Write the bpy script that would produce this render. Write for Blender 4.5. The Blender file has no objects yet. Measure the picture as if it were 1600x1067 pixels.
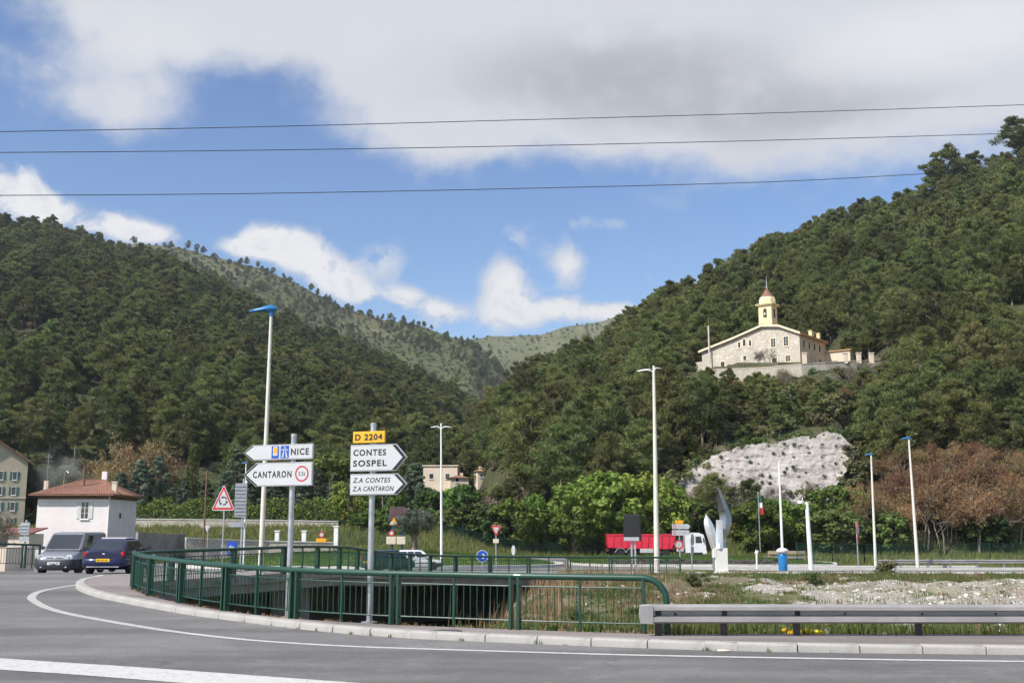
import bpy, bmesh, math, random
import numpy as np
from mathutils import Vector, Matrix

random.seed(7)
rng = np.random.default_rng(11)
SC = bpy.context.scene
C = SC.collection
R = math.radians

# ------------------------------------------------------------------ camera
F = 1690.0                     # focal length in photograph pixels (1600 wide)
PITCH = R(9.8)
CZ = 1.9
cam = bpy.data.cameras.new('camera')
cam.sensor_width = 36.0
cam.lens = 36.0 * F / 1600.0
cam.clip_start = 0.2
cam.clip_end = 12000.0
camo = bpy.data.objects.new('camera', cam)
camo.location = (0, 0, CZ)
camo.rotation_euler = (R(90) + PITCH, 0, 0)
C.objects.link(camo)
SC.camera = camo

SUN_EL, SUN_AZ = R(45), R(230)      # azimuth clockwise from +Y: behind and to the left of the camera
EXPO = 0.55
SC.view_settings.view_transform = 'Standard'
SC.view_settings.look = 'None'
SC.view_settings.gamma = 1.0
SC.view_settings.exposure = EXPO
SC.view_settings.use_curve_mapping = False
SC.cycles.use_denoising = True
SC.cycles.max_bounces = 4
SC.cycles.diffuse_bounces = 2
SC.cycles.use_adaptive_sampling = True
SC.cycles.adaptive_threshold = 0.04
SC.cycles.glossy_bounces = 2
SC.cycles.transmission_bounces = 2
SC.cycles.volume_bounces = 0
SC.cycles.caustics_reflective = False
SC.cycles.caustics_refractive = False

def ray(px, py):
    """horizontal slope and vertical slope per metre of depth for a measured direction"""
    a = (px - 800.0) / F
    v = (533.5 - py) / F
    fw = math.cos(PITCH) - v * math.sin(PITCH)
    up = math.sin(PITCH) + v * math.cos(PITCH)
    return a / fw, up / fw

def D(px, py, d):
    a, w = ray(px, py)
    return Vector((a * d, d, CZ + w * d))

# ------------------------------------------------------------------ sun
sd = Vector((math.sin(SUN_AZ) * math.cos(SUN_EL), math.cos(SUN_AZ) * math.cos(SUN_EL), math.sin(SUN_EL)))
sl = bpy.data.lights.new('sun', 'SUN')
sl.energy = 4.2
sl.angle = R(0.53)
sl.color = (1.0, 0.95, 0.87)
so = bpy.data.objects.new('sun', sl)
so.rotation_euler = sd.to_track_quat('Z', 'Y').to_euler()
so.location = (-40, -40, 60)
C.objects.link(so)

# ------------------------------------------------------------------ world: daylight sky with clouds
W = bpy.data.worlds.new('World')
SC.world = W
W.use_nodes = True
wt = W.node_tree
wt.nodes.clear()

class NT:
    """small helper for building node trees"""
    def __init__(s, tree): s.t = tree
    def n(s, typ, **kw):
        nd = s.t.nodes.new(typ)
        for k, v in kw.items(): setattr(nd, k, v)
        return nd
    def put(s, sock, v):
        if isinstance(v, (int, float)):
            sock.default_value = v
        elif isinstance(v, (tuple, list)):
            sock.default_value = tuple(v)
        else:
            s.t.links.new(v, sock)
    def m(s, op, a, b=None, c=None, clamp=False):
        nd = s.n('ShaderNodeMath', operation=op, use_clamp=clamp)
        s.put(nd.inputs[0], a)
        if b is not None: s.put(nd.inputs[1], b)
        if c is not None: s.put(nd.inputs[2], c)
        return nd.outputs[0]
    def ss(s, x, lo, hi, a=0.0, b=1.0):
        nd = s.n('ShaderNodeMapRange', interpolation_type='SMOOTHSTEP')
        s.put(nd.inputs['Value'], x)
        nd.inputs['From Min'].default_value = lo; nd.inputs['From Max'].default_value = hi
        nd.inputs['To Min'].default_value = a; nd.inputs['To Max'].default_value = b
        return nd.outputs[0]
    def noise(s, vec, scale, detail=4, rough=0.55, dist=0.0, out='Fac'):
        nd = s.n('ShaderNodeTexNoise')
        if vec is not None: s.put(nd.inputs['Vector'], vec)
        nd.inputs['Scale'].default_value = scale; nd.inputs['Detail'].default_value = detail
        nd.inputs['Roughness'].default_value = rough; nd.inputs['Distortion'].default_value = dist
        return nd.outputs[out]
    def mix(s, f, a, b, blend='MIX'):
        nd = s.n('ShaderNodeMix', data_type='RGBA', blend_type=blend)
        s.put(nd.inputs[0], f)
        for i, v in ((6, a), (7, b)):
            if isinstance(v, (tuple, list)) and len(v) == 3: v = (*v, 1)
            s.put(nd.inputs[i], v)
        return nd.outputs[2]
    def vec(s, x, y, z):
        nd = s.n('ShaderNodeCombineXYZ')
        for i, v in enumerate((x, y, z)): s.put(nd.inputs[i], v)
        return nd.outputs[0]

W.cycles.sampling_method = 'MANUAL'
W.cycles.sample_map_resolution = 256
w_ = NT(wt)
sky = w_.n('ShaderNodeTexSky', sky_type='NISHITA')
sky.sun_disc = False
sky.sun_elevation = SUN_EL
sky.sun_rotation = SUN_AZ
sky.altitude = 150
sky.air_density = 1.0
sky.dust_density = 0.35
sky.ozone_density = 2.2
bg = w_.n('ShaderNodeBackground')
bg.inputs[1].default_value = 0.108
shs = w_.n('ShaderNodeHueSaturation')
shs.inputs['Saturation'].default_value = 1.12
shs.inputs['Hue'].default_value = 0.507
wt.links.new(sky.outputs[0], shs.inputs['Color'])
wt.links.new(shs.outputs[0], bg.inputs[0])
tc = w_.n('ShaderNodeTexCoord')
sep = w_.n('ShaderNodeSeparateXYZ')
wt.links.new(tc.outputs['Generated'], sep.inputs[0])
dx, dy, dz = sep.outputs
az = w_.m('ARCTAN2', dx, dy)
el = w_.m('ARCSINE', dz)
# soft distortion so that no cloud edge is a clean curve
n_big = w_.noise(w_.vec(w_.m('MULTIPLY', az, 5.0), w_.m('MULTIPLY', el, 8.0), 3.1), 1.0, 4, 0.6)
n_fine = w_.noise(w_.vec(w_.m('MULTIPLY', az, 30.0), w_.m('MULTIPLY', el, 34.0), 7.7), 1.0, 7, 0.62, 0.35)
n_mid = w_.noise(w_.vec(w_.m('MULTIPLY', az, 11.0), w_.m('MULTIPLY', el, 15.0), 1.3), 1.0, 4, 0.6)

def azel(px, py):
    a, w = ray(px, py)
    v = Vector((a, 1, w)).normalized()
    return math.atan2(v.x, v.y), math.asin(v.z)

def blobs(lst):
    tot = None
    for px, py, rx, ry, s in lst:
        a0, e0 = azel(px, py)
        qa = w_.m('DIVIDE', w_.m('SUBTRACT', az, a0), rx / F)
        qe = w_.m('DIVIDE', w_.m('SUBTRACT', el, e0), ry / F)
        q = w_.m('ADD', w_.m('MULTIPLY', qa, qa), w_.m('MULTIPLY', qe, qe))
        g = w_.m('MULTIPLY', w_.m('EXPONENT', w_.m('MULTIPLY', q, -1.0)), s)
        tot = g if tot is None else w_.m('ADD', tot, g)
    return tot

# high broken sheet of cloud overhead (goes on all round the sky)
sheet = w_.m('MULTIPLY', w_.ss(el, 0.28, 0.62), 0.5)
top = w_.m('ADD', sheet, blobs([
    (205, 50, 120, 110, .66), (320, 20, 130, 55, .5), (195, 175, 95, 42, .42), (440, 60, 120, 45, .35), (700, 20, 300, 80, .7),
    (700, 150, 150, 80, .65), (1000, 110, 400, 120, .9), (1300, 50, 400, 130, .9), (680, 205, 110, 40, .35),
    (1020, 215, 330, 36, .45), (1600, 60, 300, 120, .9), (900, -120, 900, 120, .6)]))
top = w_.m('ADD', top, w_.m('MULTIPLY', w_.m('SUBTRACT', n_big, 0.5), 1.1))
top = w_.m('ADD', top, w_.m('MULTIPLY', w_.m('SUBTRACT', n_mid, 0.5), 1.0))
top = w_.m('ADD', top, w_.m('MULTIPLY', w_.m('SUBTRACT', n_fine, 0.5), 0.5))
m_top = w_.ss(top, 0.14, 0.86)
m_top = w_.m('MULTIPLY', m_top, 0.97)
# cumulus over the ridges
cum = blobs([
    (20, 290, 52, 34, .9), (75, 330, 50, 24, .9), (185, 352, 40, 26, .8), (240, 366, 44, 18, .8), (130, 354, 18, 9, .5),
    (420, 375, 56, 26, 1.0), (375, 388, 44, 14, .6), (470, 398, 50, 32, 1.0), (520, 435, 46, 30, .9), (556, 458, 36, 20, .7),
    (632, 468, 40, 20, .95), (690, 490, 36, 22, .95), (600, 408, 46, 40, .5), (788, 438, 36, 34, .8), (790, 492, 50, 34, .9),
    (888, 420, 30, 30, .6), (950, 488, 56, 20, .9), (870, 482, 44, 26, .75), (800, 368, 46, 20, .36), (968, 352, 34, 14, .34),
    (905, 345, 30, 14, .34), (1015, 405, 14, 30, .36), (1100, 470, 90, 30, .6), (1250, 450, 120, 40, .6),
    (-150, 330, 120, 60, .9), (1800, 300, 200, 60, .6), (25, 155, 26, 22, .36), (900, 390, 90, 40, .22)])
low = w_.m('MULTIPLY', w_.ss(el, 0.34, 0.22), w_.ss(w_.m('ABSOLUTE', az), 0.55, 0.8))
cum = w_.m('ADD', cum, w_.m('MULTIPLY', low, 0.35))
billow = w_.m('SUBTRACT', 0.62, w_.m('MULTIPLY', w_.m('ABSOLUTE', w_.m('SUBTRACT', n_fine, 0.5)), 4.0))
cd = w_.m('ADD', cum, w_.m('MULTIPLY', w_.m('SUBTRACT', n_fine, 0.5), 1.45))
cd = w_.m('ADD', cd, w_.m('MULTIPLY', w_.m('SUBTRACT', billow, 0.35), 0.12))
cd = w_.m('ADD', cd, w_.m('MULTIPLY', w_.m('SUBTRACT', n_mid, 0.5), 0.5))
m_cum = w_.ss(cd, 0.26, 0.82)
# brightness: thin sunlit rims white, thick middles grey
gz_ = w_.m('ADD', blobs([(960, 120, 300, 70, .9), (1250, 180, 260, 50, .7), (330, 150, 60, 50, .4)]), w_.m('MULTIPLY', w_.m('SUBTRACT', n_mid, .5), 1.3))
c_top = w_.mix(w_.ss(gz_, 0.1, 0.95), (0.74, 0.76, 0.81), (0.49, 0.50, 0.545))
c_top = w_.mix(w_.ss(n_mid, 0.45, 0.72, 0.0, 0.5), c_top, (0.76, 0.775, 0.81))
br = w_.m('ADD', blobs([(1470, 50, 230, 70, .9), (250, 60, 140, 70, .5), (560, 60, 120, 60, .3)]), w_.m('MULTIPLY', w_.m('SUBTRACT', n_mid, .5), .8))
c_top = w_.mix(w_.ss(br, 0.15, 0.9), c_top, (0.86, 0.87, 0.89))
c_cum = w_.mix(w_.ss(cd, 0.35, 0.95), (0.66, 0.71, 0.82), (0.92, 0.92, 0.93))
c_cum = w_.mix(w_.ss(billow, 0.55, -0.1, 0, 0.55), c_cum, (0.68, 0.71, 0.79))
cover = w_.m('MAXIMUM', m_top, m_cum)
col = w_.mix(m_cum, c_top, c_cum)
bgc = w_.n('ShaderNodeBackground')
wt.links.new(col, bgc.inputs[0])
bgc.inputs[1].default_value = 0.66
mx = w_.n('ShaderNodeMixShader')
wt.links.new(cover, mx.inputs[0]); wt.links.new(bg.outputs[0], mx.inputs[1]); wt.links.new(bgc.outputs[0], mx.inputs[2])
wo = w_.n('ShaderNodeOutputWorld')
wt.links.new(mx.outputs[0], wo.inputs[0])

# ------------------------------------------------------------------ materials
MATS = {}
def newmat(name):
    m = bpy.data.materials.new(name); m.use_nodes = True
    t = m.node_tree; t.nodes.clear()
    k = NT(t)
    p = k.n('ShaderNodeBsdfPrincipled'); o = k.n('ShaderNodeOutputMaterial')
    t.links.new(p.outputs[0], o.inputs[0])
    MATS[name] = m
    return m, k, p, o
def rgb(c): return (*c, 1.0)
def simple(name, col, rough=.55, metal=0.0, var=0.12, scale=3.0, bump=0.0, bscale=40.0, dirt=None, spec=0.5, coat=0.0):
    """plain surface with uneven colour, roughness and fine relief"""
    m, k, p, o = newmat(name)
    co = k.n('ShaderNodeTexCoord').outputs['Object']
    n1 = k.noise(co, scale, 5, 0.6)
    lo = tuple(max(0, c * (1 - var)) for c in col); hi = tuple(min(1, c * (1 + var)) for c in col)
    c = k.mix(k.ss(n1, 0.3, 0.7), lo, hi)
    if dirt:
        n2 = k.noise(co, scale * 2.7, 6, 0.65)
        c = k.mix(k.ss(n2, 0.52, 0.75, 0, dirt[1]), c, dirt[0])
    k.put(p.inputs['Base Color'], c)
    k.put(p.inputs['Roughness'], k.ss(n1, 0.2, 0.8, max(0, rough - .08), min(1, rough + .08)))
    p.inputs['Metallic'].default_value = metal
    p.inputs['Specular IOR Level'].default_value = spec
    p.inputs['Coat Weight'].default_value = coat
    if bump:
        b = k.n('ShaderNodeBump'); b.inputs['Strength'].default_value = bump; b.inputs['Distance'].default_value = 0.02
        k.put(b.inputs['Height'], k.noise(co, bscale, 6, 0.6)); k.put(p.inputs['Normal'], b.outputs[0])
    return m

def leafmat(name, a, b, c=None, trans=0.28, rough=0.6):
    """foliage: colour differs from leaf to leaf and from plant to plant"""
    m, k, p, o = newmat(name)
    at = k.n('ShaderNodeAttribute', attribute_name='v').outputs['Fac']
    ob = k.n('ShaderNodeObjectInfo').outputs['Random']
    col = k.mix(at, a, b)
    if c: col = k.mix(k.ss(ob, 0.35, 1.0, 0, .75), col, c)
    hs = k.n('ShaderNodeHueSaturation')
    k.put(hs.inputs['Value'], k.ss(k.m('FRACT', k.m('MULTIPLY', ob, 7.31)), 0, 1, .68, 1.36))
    k.put(hs.inputs['Hue'], k.ss(k.m('FRACT', k.m('MULTIPLY', ob, 13.7)), 0, 1, .474, .520))
    hs.inputs['Saturation'].default_value = 1.0
    k.put(hs.inputs['Color'], col)
    k.put(p.inputs['Base Color'], hs.outputs[0])
    p.inputs['Roughness'].default_value = rough
    p.inputs['Specular IOR Level'].default_value = 0.25
    tr = k.n('ShaderNodeBsdfTranslucent'); k.put(tr.inputs[0], hs.outputs[0])
    ms = k.n('ShaderNodeMixShader'); ms.inputs[0].default_value = trans
    m.node_tree.links.new(p.outputs[0], ms.inputs[1]); m.node_tree.links.new(tr.outputs[0], ms.inputs[2])
    m.node_tree.links.new(ms.outputs[0], o.inputs[0])
    return m

# ------------------------------------------------------------------ mesh helpers
class MB:
    """collects shapes and links them as ONE mesh object"""
    def __init__(s): s.v = []; s.f = []
    def add(s, vs, fs):
        b = len(s.v); s.v += [tuple(p) for p in vs]; s.f += [tuple(i + b for i in q) for q in fs]; return s
    def box(s, c, d, rz=0.0, ry=0.0, rx=0.0):
        M = Matrix.Rotation(rz, 3, 'Z') @ Matrix.Rotation(ry, 3, 'Y') @ Matrix.Rotation(rx, 3, 'X')
        vs = [Vector(c) + M @ Vector((x * d[0] / 2, y * d[1] / 2, z * d[2] / 2)) for x in (-1, 1) for y in (-1, 1) for z in (-1, 1)]
        return s.add(vs, [(0, 1, 3, 2), (4, 6, 7, 5), (0, 4, 5, 1), (2, 3, 7, 6), (0, 2, 6, 4), (1, 5, 7, 3)])
    def tube(s, pts, r, n=8, cap=True):
        pts = [Vector(p) for p in pts]; m = len(pts)
        rs = r if isinstance(r, (list, tuple)) else [r] * m
        vs = []; up = None
        for i, p in enumerate(pts):
            t = (pts[min(i + 1, m - 1)] - pts[max(i - 1, 0)]).normalized()
            if up is None:
                up = Vector((0, 0, 1)) if abs(t.z) < .9 else Vector((1, 0, 0))
            a = t.cross(up).normalized(); b = a.cross(t).normalized(); up = b
            for k in range(n):
                q = 2 * math.pi * k / n
                vs.append(p + (a * math.cos(q) + b * math.sin(q)) * rs[i])
        fs = [(i * n + k, i * n + (k + 1) % n, (i + 1) * n + (k + 1) % n, (i + 1) * n + k) for i in range(m - 1) for k in range(n)]
        if cap: fs += [tuple(range(n - 1, -1, -1)), tuple((m - 1) * n + k for k in range(n))]
        return s.add(vs, fs)
    def cyl(s, p0, p1, r0, r1=None, n=12): return s.tube([p0, p1], [r0, r0 if r1 is None else r1], n)
    def lathe(s, prof, n=16, c=(0, 0, 0)):
        vs = [(c[0] + r * math.cos(2 * math.pi * k / n), c[1] + r * math.sin(2 * math.pi * k / n), c[2] + z) for r, z in prof for k in range(n)]
        m = len(prof)
        fs = [(i * n + k, i * n + (k + 1) % n, (i + 1) * n + (k + 1) % n, (i + 1) * n + k) for i in range(m - 1) for k in range(n)]
        fs += [tuple(range(n - 1, -1, -1)), tuple((m - 1) * n + k for k in range(n))]
        return s.add(vs, fs)
    def prism(s, poly, a, b, plane='xz'):
        """outline extruded along the missing axis from a to b"""
        def mk(p, t): return (p[0], t, p[1]) if plane == 'xz' else ((p[0], p[1], t) if plane == 'xy' else (t, p[0], p[1]))
        n = len(poly)
        vs = [mk(p, a) for p in poly] + [mk(p, b) for p in poly]
        return s.add(vs, [tuple(range(n)), tuple(range(2 * n - 1, n - 1, -1))] + [(i, i + n, (i + 1) % n + n, (i + 1) % n) for i in range(n)])
    def loft(s, rings, cap=True):
        n = len(rings[0]); m = len(rings)
        vs = [p for r in rings for p in r]
        fs = [(i * n + k, i * n + (k + 1) % n, (i + 1) * n + (k + 1) % n, (i + 1) * n + k) for i in range(m - 1) for k in range(n)]
        if cap: fs += [tuple(range(n - 1, -1, -1)), tuple((m - 1) * n + k for k in range(n))]
        return s.add(vs, fs)
    def mesh(s, name, bevel=0.0, seg=1, angle=35, recalc=True):
        me = bpy.data.meshes.new(name)
        me.from_pydata([tuple(v) for v in s.v], [], s.f)
        bm = bmesh.new(); bm.from_mesh(me)
        if recalc: bmesh.ops.recalc_face_normals(bm, faces=bm.faces)
        if bevel:
            bmesh.ops.bevel(bm, geom=[e for e in bm.edges if len(e.link_faces) == 2 and e.calc_face_angle(0) > R(30)], offset=bevel, segments=seg, affect='EDGES', clamp_overlap=True)
        bm.to_mesh(me); bm.free()
        me.shade_smooth(); me.set_sharp_from_angle(angle=R(angle))
        return me
    def build(s, name, mat, parent=None, bevel=0.0, seg=1, angle=35, recalc=True):
        return link(name, s.mesh(name, bevel, seg, angle, recalc), mat, parent)

def link(name, me, mat, parent=None, loc=None, rot=None):
    o = bpy.data.objects.new(name, me)
    if mat is not None and len(me.materials) == 0: me.materials.append(MATS[mat] if isinstance(mat, str) else mat)
    if parent: o.parent = parent
    if loc is not None: o.location = loc
    if rot is not None: o.rotation_euler = rot
    C.objects.link(o)
    return o

def tag(o, label=None, cat=None, group=None, kind=None):
    if label: o['label'] = label
    if cat: o['category'] = cat
    if group: o['group'] = group
    if kind: o['kind'] = kind
    return o
def thing(name, label, cat, loc=(0, 0, 0), rz=0.0, group=None):
    o = bpy.data.objects.new(name, None); o.location = loc; o.rotation_euler = (0, 0, rz)
    o.empty_display_size = .2
    C.objects.link(o)
    return tag(o, label, cat, group)
def copy_tree(o, parent=None):
    c = o.copy(); C.objects.link(c)
    if parent: c.parent = parent
    for ch in list(o.children): copy_tree(ch, c)
    return c

def arr_mesh(name, v, faces, attr=None, smooth=False):
    """mesh from numpy arrays; faces is (n,3) or (n,4); attr = one value per face stored as 'v'"""
    me = bpy.data.meshes.new(name)
    nv, nf, k = len(v), len(faces), faces.shape[1]
    me.vertices.add(nv); me.vertices.foreach_set('co', np.ascontiguousarray(v, dtype=np.float32).ravel())
    me.loops.add(nf * k); me.loops.foreach_set('vertex_index', np.ascontiguousarray(faces, dtype=np.int32).ravel())
    me.polygons.add(nf)
    me.polygons.foreach_set('loop_start', np.arange(0, nf * k, k, dtype=np.int32))
    me.update(calc_edges=True)
    me.polygons.foreach_set('use_smooth', np.full(nf, smooth, dtype=bool))
    if attr is not None:
        a = me.attributes.new('v', 'FLOAT', 'FACE'); a.data.foreach_set('value', np.ascontiguousarray(attr, dtype=np.float32))
    me.validate()
    return me

def rand_unit(n):
    v = rng.normal(size=(n, 3)); return v / np.linalg.norm(v, axis=1)[:, None]
def leaf_quads(c, ln, wd, up=0.0, axis=None, spread=1.0, nrm=None):
    """one bent leaf-sized quad at each centre; returns verts, faces"""
    n = len(c)
    a = rand_unit(n)
    if axis is not None: a = axis + a * spread; a /= np.linalg.norm(a, axis=1)[:, None]
    b = rand_unit(n); b[:, 2] *= (1 - up)
    b = np.cross(a, b); b /= (np.linalg.norm(b, axis=1)[:, None] + 1e-9)
    if nrm is not None:
        a = np.cross(nrm, rand_unit(n)); a /= (np.linalg.norm(a, axis=1)[:, None] + 1e-9); b = np.cross(nrm, a)
    ln = np.broadcast_to(ln, (n,))[:, None]; wd = np.broadcast_to(wd, (n,))[:, None]
    p0 = c - a * ln * .5; p2 = c + a * ln * .5; p1 = c + b * wd * .5; p3 = c - b * wd * .5
    v = np.stack([p0, p1, p2, p3], 1).reshape(-1, 3)
    return v, np.arange(n * 4).reshape(-1, 4)
def vnoise(x, y, seed=0):
    xi = np.floor(x).astype(np.int64); yi = np.floor(y).astype(np.int64)
    xf = x - xi; yf = y - yi
    def h(a, b):
        t = (a * 374761393 + b * 668265263 + seed * 1442695041) & 0xffffffff
        t = ((t ^ (t >> 13)) * 1274126177) & 0xffffffff
        return ((t ^ (t >> 16)) & 0xffff) / 65535.0
    sx = xf * xf * (3 - 2 * xf); sy = yf * yf * (3 - 2 * yf)
    return (h(xi, yi) * (1 - sx) + h(xi + 1, yi) * sx) * (1 - sy) + (h(xi, yi + 1) * (1 - sx) + h(xi + 1, yi + 1) * sx) * sy
def fbm(x, y, oct=4, seed=0):
    s = 0; a = .5
    for i in range(oct):
        s = s + a * (vnoise(x, y, seed + i) - .5); x = x * 2.03; y = y * 2.03; a *= .5
    return s
def sstep(a, b, x):
    t = np.clip((x - a) / (b - a), 0, 1); return t * t * (3 - 2 * t)
def in_poly(x, y, poly):
    x = np.asarray(x, float); y = np.asarray(y, float); r = np.zeros(x.shape, bool); j = len(poly) - 1
    for i in range(len(poly)):
        xi, yi = poly[i]; xj, yj = poly[j]
        if yi != yj:
            r ^= ((yi > y) != (yj > y)) & (x < (xj - xi) * (y - yi) / (yj - yi) + xi)
        j = i
    return r

# ------------------------------------------------------------------ ground materials
def asphalt(name, base, patch, speck=.35):
    m, k, p, o = newmat(name)
    co = k.n('ShaderNodeNewGeometry').outputs['Position']
    n1 = k.noise(co, 0.35, 5, 0.6, 0.6); n2 = k.noise(co, 45.0, 3, 0.7); n3 = k.noise(co, 1.7, 6, 0.65)
    mp = k.n('ShaderNodeMapping'); mp.inputs['Scale'].default_value = (0.06, 0.42, 1); k.put(mp.inputs[0], co)
    n4 = k.noise(mp.outputs[0], 1.0, 4, 0.6)
    c = k.mix(k.ss(n1, .32, .7), base, patch)
    c = k.mix(k.ss(n4, .42, .62, 0, .7), c, tuple(x * .64 for x in base))
    c = k.mix(k.ss(n3, .5, .8, 0, .45), c, tuple(x * 1.3 for x in patch))
    n5 = k.noise(co, .9, 4, .55)
    c = k.mix(k.ss(n5, .64, .74, 0, .5), c, tuple(x * .55 for x in base))
    # grit
    hs = k.n('ShaderNodeHueSaturation'); k.put(hs.inputs['Color'], c); k.put(hs.inputs['Value'], k.ss(n2, .25, .75, 1 - speck, 1 + speck))
    c = hs.outputs[0]
    # fine cracks
    vo = k.n('ShaderNodeTexVoronoi', feature='DISTANCE_TO_EDGE'); vo.inputs['Scale'].default_value = 0.42
    wv = k.n('ShaderNodeVectorMath', operation='ADD'); k.put(wv.inputs[0], co)
    k.put(wv.inputs[1], k.vec(k.m('MULTIPLY', n3, 1.2), k.m('MULTIPLY', n1, 1.6), 0.0)); k.put(vo.inputs['Vector'], wv.outputs[0])
    cr = k.m('MULTIPLY', k.ss(vo.outputs['Distance'], 0.010, 0.0), k.ss(n1, .5, .62, 0, .6))
    c = k.mix(cr, c, tuple(x * .45 for x in base))
    k.put(p.inputs['Base Color'], c); p.inputs['Roughness'].default_value = .82
    p.inputs['Specular IOR Level'].default_value = .35
    b = k.n('ShaderNodeBump'); b.inputs['Strength'].default_value = .35; b.inputs['Distance'].default_value = .01
    k.put(b.inputs['Height'], n2); k.put(p.inputs['Normal'], b.outputs[0])
    return m
asphalt('asphalt', (.145, .142, .141), (.195, .190, .185))
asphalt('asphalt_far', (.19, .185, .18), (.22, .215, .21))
asphalt('pavement_asphalt', (.235, .205, .198), (.265, .232, .222), .2)

def paint(name, col, wear):
    m, k, p, o = newmat(name)
    co = k.n('ShaderNodeNewGeometry').outputs['Position']
    n1 = k.noise(co, 14.0, 6, .7); n2 = k.noise(co, 1.1, 4, .6)
    c = k.mix(k.m('MULTIPLY', k.ss(n1, .48, .68), k.ss(n2, .3, .7, wear * .4, wear)), col, (.20, .195, .19))
    k.put(p.inputs['Base Color'], c); p.inputs['Roughness'].default_value = .7
    return m
paint('road_paint', (.54, .53, .515), .85)
paint('worn_paint', (.44, .42, .40), .95)
simple('kerb_concrete', (.36, .345, .325), .85, var=.12, scale=1.3, bump=.5, bscale=30, dirt=((.2, .18, .15), .45))
simple('concrete', (.25, .23, .21), .88, var=.2, scale=.8, bump=.5, bscale=20, dirt=((.12, .10, .08), .6))
simple('pale_concrete', (.55, .53, .49), .85, var=.1, scale=.7, bump=.3, bscale=25, dirt=((.3, .27, .23), .35))

def soilmat(name, cols, scale, bump=.6):
    m, k, p, o = newmat(name)
    co = k.n('ShaderNodeNewGeometry').outputs['Position']
    n1 = k.noise(co, scale, 6, .65, .5); n2 = k.noise(co, scale * 4.3, 5, .65); n3 = k.noise(co, scale * .23, 4, .6)
    c = k.mix(k.ss(n1, .38, .6), cols[0], cols[1])
    c = k.mix(k.ss(n2, .5, .7, 0, .8), c, cols[2])
    c = k.mix(k.ss(n3, .42, .62, 0, .75), c, cols[3])
    k.put(p.inputs['Base Color'], c); p.inputs['Roughness'].default_value = .95; p.inputs['Specular IOR Level'].default_value = .15
    b = k.n('ShaderNodeBump'); b.inputs['Strength'].default_value = bump; b.inputs['Distance'].default_value = .3 / scale
    k.put(b.inputs['Height'], n2); k.put(p.inputs['Normal'], b.outputs[0])
    return m
soilmat('ground_cover', [(.07, .085, .03), (.10, .105, .045), (.16, .135, .085), (.06, .085, .025)], .5)
soilmat('hill_soil', [(.05, .058, .026), (.085, .08, .045), (.19, .165, .125), (.055, .066, .026)], .06)
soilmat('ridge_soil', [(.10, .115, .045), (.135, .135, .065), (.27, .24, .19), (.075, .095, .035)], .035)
soilmat('lawn_grass', [(.10, .17, .035), (.13, .20, .045), (.17, .21, .07), (.085, .15, .03)], 1.2, .4)
soilmat('bank_soil', [(.15, .135, .08), (.21, .18, .125), (.33, .30, .25), (.12, .13, .05)], .9)
soilmat('gravel_soil', [(.30, .275, .235), (.36, .335, .30), (.44, .42, .38), (.22, .21, .12)], 1.1)

# ------------------------------------------------------------------ heights
ZK = [(-50, 0), (22, 0), (31, .18), (37, .26), (41, .32), (46, .22), (53, -.2), (60, -.5), (66, -.74), (78, -.9), (86, -1.08), (100, -1.4), (133, -1.5), (9000, -1.5)]
_yy = np.arange(-50, 300, .25)
_zz = np.interp(_yy, [a for a, b in ZK], [b for a, b in ZK])
_zz = np.convolve(np.pad(_zz, 6, 'edge'), np.ones(13) / 13, 'valid')
def zs(y): return np.interp(y, _yy, _zz)
def GP(px, py, off=0.0):
    """where the measured direction meets the ground"""
    a, w = ray(px, py)
    d = 6.0
    while d < 260:
        if CZ + w * d <= float(zs(d)) + off: break
        d += .02
    return Vector((a * d, d, float(zs(d)) + off))
def crom(pts, n=8):
    pts = [Vector(p) for p in pts]; out = []
    for i in range(len(pts) - 1):
        p0 = pts[max(i - 1, 0)]; p1 = pts[i]; p2 = pts[i + 1]; p3 = pts[min(i + 2, len(pts) - 1)]
        for k in range(n):
            t = k / n
            out.append(.5 * ((2 * p1) + (p2 - p0) * t + (2 * p0 - 5 * p1 + 4 * p2 - p3) * t * t + (3 * p1 - p0 - 3 * p2 + p3) * t ** 3))
    out.append(pts[-1]); return out
def resample(pts, step):
    L = [0]
    for a, b in zip(pts, pts[1:]): L.append(L[-1] + (b - a).length)
    n = max(1, round(L[-1] / step)); out = []; j = 0
    for i in range(n + 1):
        s = L[-1] * i / n
        while j < len(L) - 2 and L[j + 1] < s: j += 1
        t = 0 if L[j + 1] == L[j] else (s - L[j]) / (L[j + 1] - L[j])
        out.append(pts[j].lerp(pts[j + 1], min(1, max(0, t))))
    return out
def xy(px, d): return Vector((ray(px, 880)[0] * d, d))

E_NEAR_K = [(1030, 20.4), (900, 20.85), (785, 21.35), (690, 21.85), (580, 22.45), (450, 23.6), (345, 25.4), (268, 27.8), (228, 29.8), (212, 31.5), (209, 33.0)]
E_FAR_K = [(209, 33.0), (217, 34.4), (248, 35.5), (340, 37.5), (430, 39.8), (500, 43), (560, 48), (612, 53), (690, 59), (770, 62), (870, 64), (985, 65.3), (1063, 66)]
E_ALL = crom([xy(*k) for k in E_NEAR_K] + [xy(*k) for k in E_FAR_K[1:]], 8)
iC = (len(E_NEAR_K) - 1) * 8
E_NEAR, E_FAR = E_ALL[:iC + 1], E_ALL[iC:]
OPEN = [(p.x, p.y) for p in E_ALL] + [(75, 66.2), (75, 20.2)]
KERB_PX = [(2600, 1034), (1600, 1023), (1200, 1018), (1000, 1012), (800, 1004), (640, 997), (500, 986), (400, 974), (300, 961), (220, 947), (160, 935), (130, 926), (118, 918), (123, 911), (145, 906), (178, 902.5)]
KERB = [GP(x, y, -.12).xy for x, y in KERB_PX]
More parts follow.
